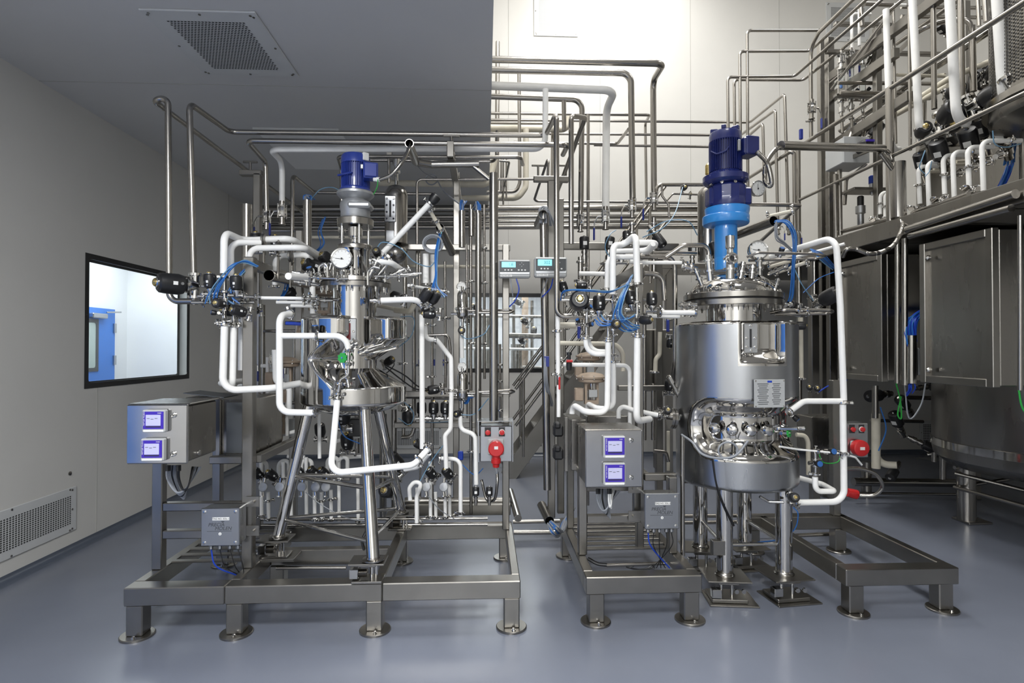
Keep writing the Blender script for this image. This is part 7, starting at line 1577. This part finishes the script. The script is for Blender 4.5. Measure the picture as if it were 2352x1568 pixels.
# black valves on the platform
PV = [('act', 2172, 226, 4.5, (-.15, -1, .05), 1.6, 'round black valve left of the third white riser'), ('act', 2158, 285, 4.4, (-.25, -.9, .2), 2.1, 'big round black valve beside the second white riser'), ('act', 2226, 250, 4.2, (.35, -.9, .25), 2.3, 'long black valve right of the third white riser'), ('act', 2322, 205, 3.8, (.6, -.7, .4), 2.2, 'black valve at the right edge beside the nearest white riser'), ('act', 2262, 182, 4.8, (-.3, -1, .1), 1.5, 'black valve in the shade beside the hairpin pipe'), ('act', 2236, 190, 4.9, (-.8, -1, .1), 1.2, 'smaller black valve in the shade beside the hairpin pipe'), ('act', 2110, 314, 4.65, (-.4, -.9, .1), 1.6, 'black valve behind the platform post'),
      ('act', 2185, 292, 4.6, (-.6, -.8, -.2), 1.8, 'black valve tucked under the big round one'), ('cyl', 2170, 385, 4.5, (-.6, -.4, .7), 1.6, 'black cylinder valve with pale label under the big round one'), ('cyl', 2238, 366, 4.4, (-.6, -.4, .75), 1.7, 'black cylinder valve with pale label below the handrail, middle'), ('cyl', 2122, 402, 4.7, (-.5, -.4, .7), 1.3, 'black cylinder valve beside the platform post'), ('cyl', 2312, 345, 4.3, (-.65, -.4, .7), 1.7, 'black cylinder valve above the nearest bent white pipe'), ('cyl', 2215, 300, 4.7, (-.4, -.3, .5), 1.6, 'dark cylinder valve in the middle of the platform cluster'), ('cyl', 2265, 335, 4.6, (-.5, -.3, .7), 1.6, 'dark cylinder valve right in the platform cluster'), ('cyl', 2348, 300, 4.2, (-.3, -.4, .5), 1.6, 'black cylinder valve at the right edge under the handrail'), ('cyl', 2312, 300, 4.6, (-.5, -.4, .6), 1.5, 'dark cylinder valve left of the right edge'), ('cyl', 2265, 215, 5.2, (-.5, -.5, .3), 2.2, 'dark cylinder valve at the back of the platform cluster'), ('cyl', 2335, 130, 4.7, (0, -.5, .4), 1.1, 'dark valve high beside the cut-off tank'), ('cyl', 2150, 345, 4.9, (-.5, -.3, .4), 1.5, 'dark cylinder valve deep behind the platform post'), ('cyl', 2200, 335, 5.0, (-.6, -.3, .2), 1.6, 'dark cylinder valve deepest in the platform cluster'),
      ('cyl', 2002, 135, 5.3, (.35, -.3, .8), 1.3, 'black valve hanging at the rack under the slanting lines'), ('cyl', 1962, 330, 5.6, (.35, -.4, .7), 1.25, 'black valve above the grey box, middle'), ('cyl', 1990, 330, 5.5, (.35, -.4, .7), 1.35, 'black valve above the grey box, right'), ('cyl', 1940, 322, 5.7, (.35, -.3, .7), 1.1, 'black valve above the grey box, left'), ('cyl', 2175, 80, 5.2, (-.7, -.3, .3), 1.0, 'small dark valve near the top of the third white riser')]
for k_, x, y, Y, d, s_, lb in PV: put(k_, x, y, Y, lb, d, s_)
for i, (x, y) in enumerate(((1932, 196), (1954, 190), (1981, 187))):
    put('flow', x, y, 5.5, 'glass tube flow meter on the rack, %s' % ('left', 'middle', 'right')[i], (0, 0, 1), 1.4)
    put('ball', x, y - 62, 5.5, 'small valve above the %s flow meter' % ('left', 'middle', 'right')[i], (0, 0, 1), 1.0)
    pipe('thin pipe below the %s flow meter' % ('left', 'middle', 'right')[i], [(x, y + 40, 5.55), (x + 3, y + 110, 5.55)], .014, S, clamps=[(0, .2), (0, .6)])
    put('knob', x + 8, y + 24, 5.5, 'small valve at the foot of the %s flow meter' % ('left', 'middle', 'right')[i], (.5, -.5, .6), 1.2)
pipe('white hanging pipe at the rack, left', [(1974, 105, 5.4), (1974, 10, 5.4), (2080, 12, 5.4)], .018, N, .04)
pipe('white hanging pipe at the rack, right', [(1957, 115, 5.5), (1956, 32, 5.5), (2000, 33, 5.5)], .018, N, .04)
pipe('steel hooked pipe at the rack top', [(1980, 60, 5.3), (1977, 8, 5.3), (2050, 11, 5.3)], .02, S, .05)
t = plainbox('light grey control box on the rack behind the handrail', 1942, 2000, 300, 360, 5.2, 5.5, m='plastic_grey')
t = plainbox('black control unit with blue stripe on the grey box', 1986, 2018, 302, 330, 5.0, 5.15, m='black', bev=.03, doorgap=False); MB().bx(ppx(1993, 4.995), ppx(2012, 4.995), 4.99, 5.0, ppz(311, 5), ppz(306, 5)).build('stripe', 'screen_violet', t, smooth=False)
MB().beam(q(1900, 385, Y=5.6), q(1995, 345, Y=5.0), .02, .04).build('crossbar', 'frame', RK)
t = thing('air_filter', 'air filter regulator with black top low on the platform rack', 'filter', q(1978, 500, Y=5.4))
c = q(1977, 520, Y=5.4); MB().lathe(c, (0, 0, 1), [(0, .02), (.02, .03), (.12, .03), (.13, .045), (.2, .045), (.2, .03)], 20).build('filter_bowl', 'satin', t); MB().lathe(c + V(0, 0, .2), (0, 0, 1), [(0, .03), (.09, .03), (.1, .02), (.1, 0)], 16).build('filter_knob', 'black', t)
t = thing('air_filter', 'small filter with blue cap above the platform shelf', 'filter', q(2003, 420, Y=5.4)); c = q(2003, 450, Y=5.4)
MB().lathe(c, (0, 0, 1), [(0, 0), (.02, .02), (.1, .026), (.12, .026)], 16).build('filter_bowl', 'satin', t); MB().lathe(c + V(0, 0, .12), (0, 0, 1), [(0, .03), (.03, .03), (.07, .03), (.08, .02), (.08, 0)], 16).build('filter_cap', 'cable_blue', t)
tag(MB().bx(ppx(1965, 5.3), ppx(2045, 5.3), 5.3, 5.5, ppz(424, 5.3), ppz(418, 5.3), .003).build('shelf', 'frame'), 'narrow steel shelf on the platform behind the guard rail', 'shelf')
bundle('thick blue hose bundle curving down at the right of the platform', [(2320, 380, 4.4), (2312, 400, 4.4), (2300, 425, 4.4), (2288, 440, 4.4)], 12, .006, .03, m='cable_blue', m2='hose_blue')
bundle('blue hoses running through the platform valve cluster', [(2310, 210, 4.3), (2305, 260, 4.3), (2320, 320, 4.3), (2318, 380, 4.35)], 8, .006, .04, m='hose_blue')
for i, pts in enumerate(([(2125, 345, 4.4), (2118, 365, 4.4), (2112, 385, 4.4), (2125, 400, 4.4)], [(2280, 300, 3.95), (2285, 330, 3.95), (2310, 338, 3.95), (2345, 330, 3.95)], [(2140, 370, 4.3), (2135, 392, 4.3), (2125, 405, 4.3)])):
    hose('pale blue hose on the platform, ' + ('behind the post', 'over the nearest bent pipe', 'below the cylinder valve')[i], pts, .004, 'hose_pale')
# thin overhead lines from the back corner to the platform
pipe('thin overhead line to the platform, highest', [(1718, 470, 6.0), (1716, 70, 6.0), (1886, 70, 6.0), (2060, -100, 4.9)], .016, S, .05)
pipe('thin overhead line to the platform, second', [(1702, 470, 6.0), (1699, 118, 6.0), (1860, 117, 6.0), (2110, -110, 4.5)], .016, S, .05)
pipe('thin overhead line to the platform, third', [(1675, 470, 6.0), (1671, 177, 6.0), (1825, 175, 6.0), (2140, -100, 4.3)], .016, S, .05)
pipe('thin overhead line to the platform, lowest', [(1690, 470, 6.1), (1686, 183, 6.1), (1845, 184, 6.1), (2160, -70, 4.4)], .016, S, .05)
pipe('steel pipe curving away at the rack top', [(1863, 320, 5.9), (1862, 110, 5.9), (1880, 75, 5.7), (2000, -40, 4.9)], .02, S, .15, clamps=[(0, .2), (0, .35)])
pipe('long slanting steel line under the overhead lines', [(1907, 190, 5.7), (2230, -60, 4.2)], .014, S)
pipe('long slanting steel line through the rack, lower', [(1910, 205, 5.6), (2052, 20, 4.9)], .014, S)
pipe('thin pipe dropping right of the platform rack', [(2052, 15, 5.0), (2058, 330, 5.0)], .012, S)
put('ball', 1864, 248, 5.85, 'ball valve on the upright pipe left of the platform rack', (0, 0, 1), 1.2, up=(0, 1, 0))
tag(MB().bx(ppx(1840, 5.8), ppx(1847, 5.8), 5.79, 5.82, ppz(308, 5.8), ppz(284, 5.8), .004).build('valve_lever', 'handle_blue'), 'dark blue hanging lever left of the platform rack', 'lever')
pipe('steel pipe loop behind the middle rail of the platform', [(1940, 470, 5.5), (1944, 410, 5.5), (1962, 400, 5.5), (1990, 375, 5.4)], .018, S, .06)
pipe('vertical steel pipe below the grey box', [(1928, 390, 5.4), (1930, 540, 5.4)], .022, S); pipe('second vertical steel pipe below the grey box', [(1918, 400, 5.4), (1920, 545, 5.4)], .018, S)
for i, (x0, x1, y, Y) in enumerate(((1930, 2110, 212, 5.2), (1925, 2200, 190, 5.3), (2070, 2310, 16, 5.6), (2070, 2300, 38, 5.6), (1930, 2060, 228, 5.6), (2060, 2170, 172, 5.0))):
    pipe('horizontal steel pipe on the platform rack, ' + ('at the flow meter feet', 'behind the risers', 'near the top edge', 'second from the top edge', 'low behind the flow meters', 'white riser height')[i], [(x0, y, Y), (x1, y + 3, Y)], .018, NO if i == 5 else S)
pipe('old white pipe slanting among the platform risers', [(2095, 235, 4.9), (2180, 180, 4.6), (2300, 130, 4.9)], .03, NO, .05)
# back-right ducts and pipes seen left of the platform
for i, (x, y0, y1) in enumerate(((1812, 480, 560), (1787, 470, 560), (1826, 480, 570))):
    put('ball', x, y1 - 40, 5.8, 'small valve in the shade right of the lid gauge, %s' % ('middle', 'left', 'right')[i], (0, 0, 1), .8)
# ---- stairs behind
ST = thing('staircase', 'steep steel staircase rising right in front of the back wall', 'staircase', (1.2, 7.3, 0))
x0s, x1s = .27, 2.25
for y in (7.0, 7.62): MB().beam((x0s, y, .02), (x1s, y, 2.68), .02, .2, up=(0, 1, 0) if False else None).build('stringer', 'frame', ST)
n_t = 12
for i in range(1, n_t + 1):
    f = i / (n_t + 1); MB().bx(x0s + (x1s - x0s) * f - .12, x0s + (x1s - x0s) * f + .12, 7.0, 7.62, 2.68 * f - .02, 2.68 * f + .01, .003).build('tread', 'brushed', ST)
for y in (7.0, 7.62):
    for dz in (.95, .5): MB().cyl((x0s + .1, y, .15 + dz), (x1s, y, 2.68 + dz), .019).build('handrail', 'tube', ST)
    for f in (.1, .5, .9): MB().cyl((x0s + (x1s - x0s) * f, y, 2.68 * f), (x0s + (x1s - x0s) * f, y, 2.68 * f + .97), .019).build('rail_post', 'tube', ST)
# walkway from the stair head to the platform
WK = thing('walkway', 'narrow steel walkway joining the staircase to the platform', 'platform', (3, 7.3, 2.6)); MB().bx(2.2, 3.5, 6.98, 7.64, 2.60, 2.66, .003).build('deck', 'frame', WK)
for x, y in ((2.3, 7.05), (2.3, 7.55)): bm_(WK, x - .04, x + .04, y - .04, y + .04, 0, 2.6, 'column')
# ---- the laboratory seen through the back window
LB_ = [((1060, 1250, 725), .03, 10.2), ((1165, 1250, 770), .045, 9.6), ((1050, 1245, 800), .03, 10.0), ((1200, 1250, 842), .02, 9.4)]
for i, ((xa, xb, y), r, Y) in enumerate(LB_):
    pipe('pipe in the laboratory behind the back window, ' + ('highest', 'second', 'pale one', 'lowest')[i], [(xa, y, Y), (xb, y + 2, Y)], r, N if i == 2 else S)
for i, (x, y0, y1, r) in enumerate(((1206, 680, 760, .06), (1222, 690, 740, .03), (1090, 700, 850, .02), (1180, 700, 855, .03), (1075, 690, 850, .012), (1118, 730, 850, .12), (1192, 790, 850, .16))):
    pipe('vertical equipment pipe in the laboratory behind the back window, ' + ('brownish', 'second', 'third', 'fourth', 'thin', 'wide vessel', 'widest vessel')[i], [(x, y0, 10.3 + .1 * i), (x, 1000 - 8 * i, 10.3 + .1 * i)], r, 'steel' if i != 0 else 'beige')
for i, (x, y) in enumerate(((1200, 700), (1215, 745), (1070, 740), (1205, 790), (1100, 715), (1225, 770))):
    put('act', x, y, 9.8, 'dark valve in the laboratory behind the back window, ' + ('top', 'under the top one', 'left', 'beside the wide vessel', 'upper left', 'right')[i], (random.uniform(-1, 1), -.5, .5), 1.5)

for i, (x0, y0, Y0, x1, y1, Y1, r, m_2) in enumerate(((2060, 262, 5.2, 2180, 196, 4.5, .03, NO), (2095, 175, 5.3, 2170, 172, 5.0, .02, NO), (1985, 300, 5.4, 1975, 345, 5.4, .02, S), (1958, 300, 5.5, 1940, 345, 5.5, .02, S), (2060, 100, 5.5, 2230, -20, 4.6, .02, S), (1930, 300, 6.2, 2320, 40, 4.4, .03, 'steel'), (2120, 230, 5.2, 2120, 330, 5.2, .03, S), (2300, 170, 4.9, 2310, 60, 4.9, .03, S))):
    pipe('pipe among the platform rack, ' + ('slanting pale one behind the second riser', 'level pale one', 'short one over the grey box, right', 'short one over the grey box, left', 'thin slanting one near the top', 'long dark slanting one', 'upright behind the second riser', 'upright beside the tank')[i], [(x0, y0, Y0), (x1, y1, Y1)], r, m_2)
for i, (x, y, Y) in enumerate(((2240, 380, 4.35), (2270, 368, 4.3), (2298, 352, 4.25), (2185, 402, 4.45), (2205, 395, 4.45))):
    t = thing('clamp_fitting', 'small clamp fittings behind the bent white pipes, ' + ('middle', 'right of the middle', 'far right', 'far left', 'left of the middle')[i], 'fitting', q(x, y, Y=Y))
    MB().cyl(q(x - 12, y + 8, Y=Y), q(x + 14, y - 4, Y=Y + .1), .02, n=12).build('fitting_body', 'chrome', t); clamp_mesh(q(x, y + 2, Y=Y), (1, .2, .3), .022).build('clamp', 'chrome', t)
for i, x in enumerate((2120, 2145, 2172, 2196, 2228)):
    pipe('level white pipe behind the bent ones on the platform, ' + ('first', 'second', 'third', 'fourth', 'fifth')[i], [(x, 395 - 8 * i, 4.7), (x + 50, 392 - 8 * i, 4.7)], .018, NO)
t = thing('equipment_casing', 'dark stainless machine casing behind the platform valve cluster', 'casing', (4.7, 5.15, ZP)); MB().bx(4.45, 5.9, 5.12, 5.3, ZP, 3.75, .01).build('casing', 'frame', t)
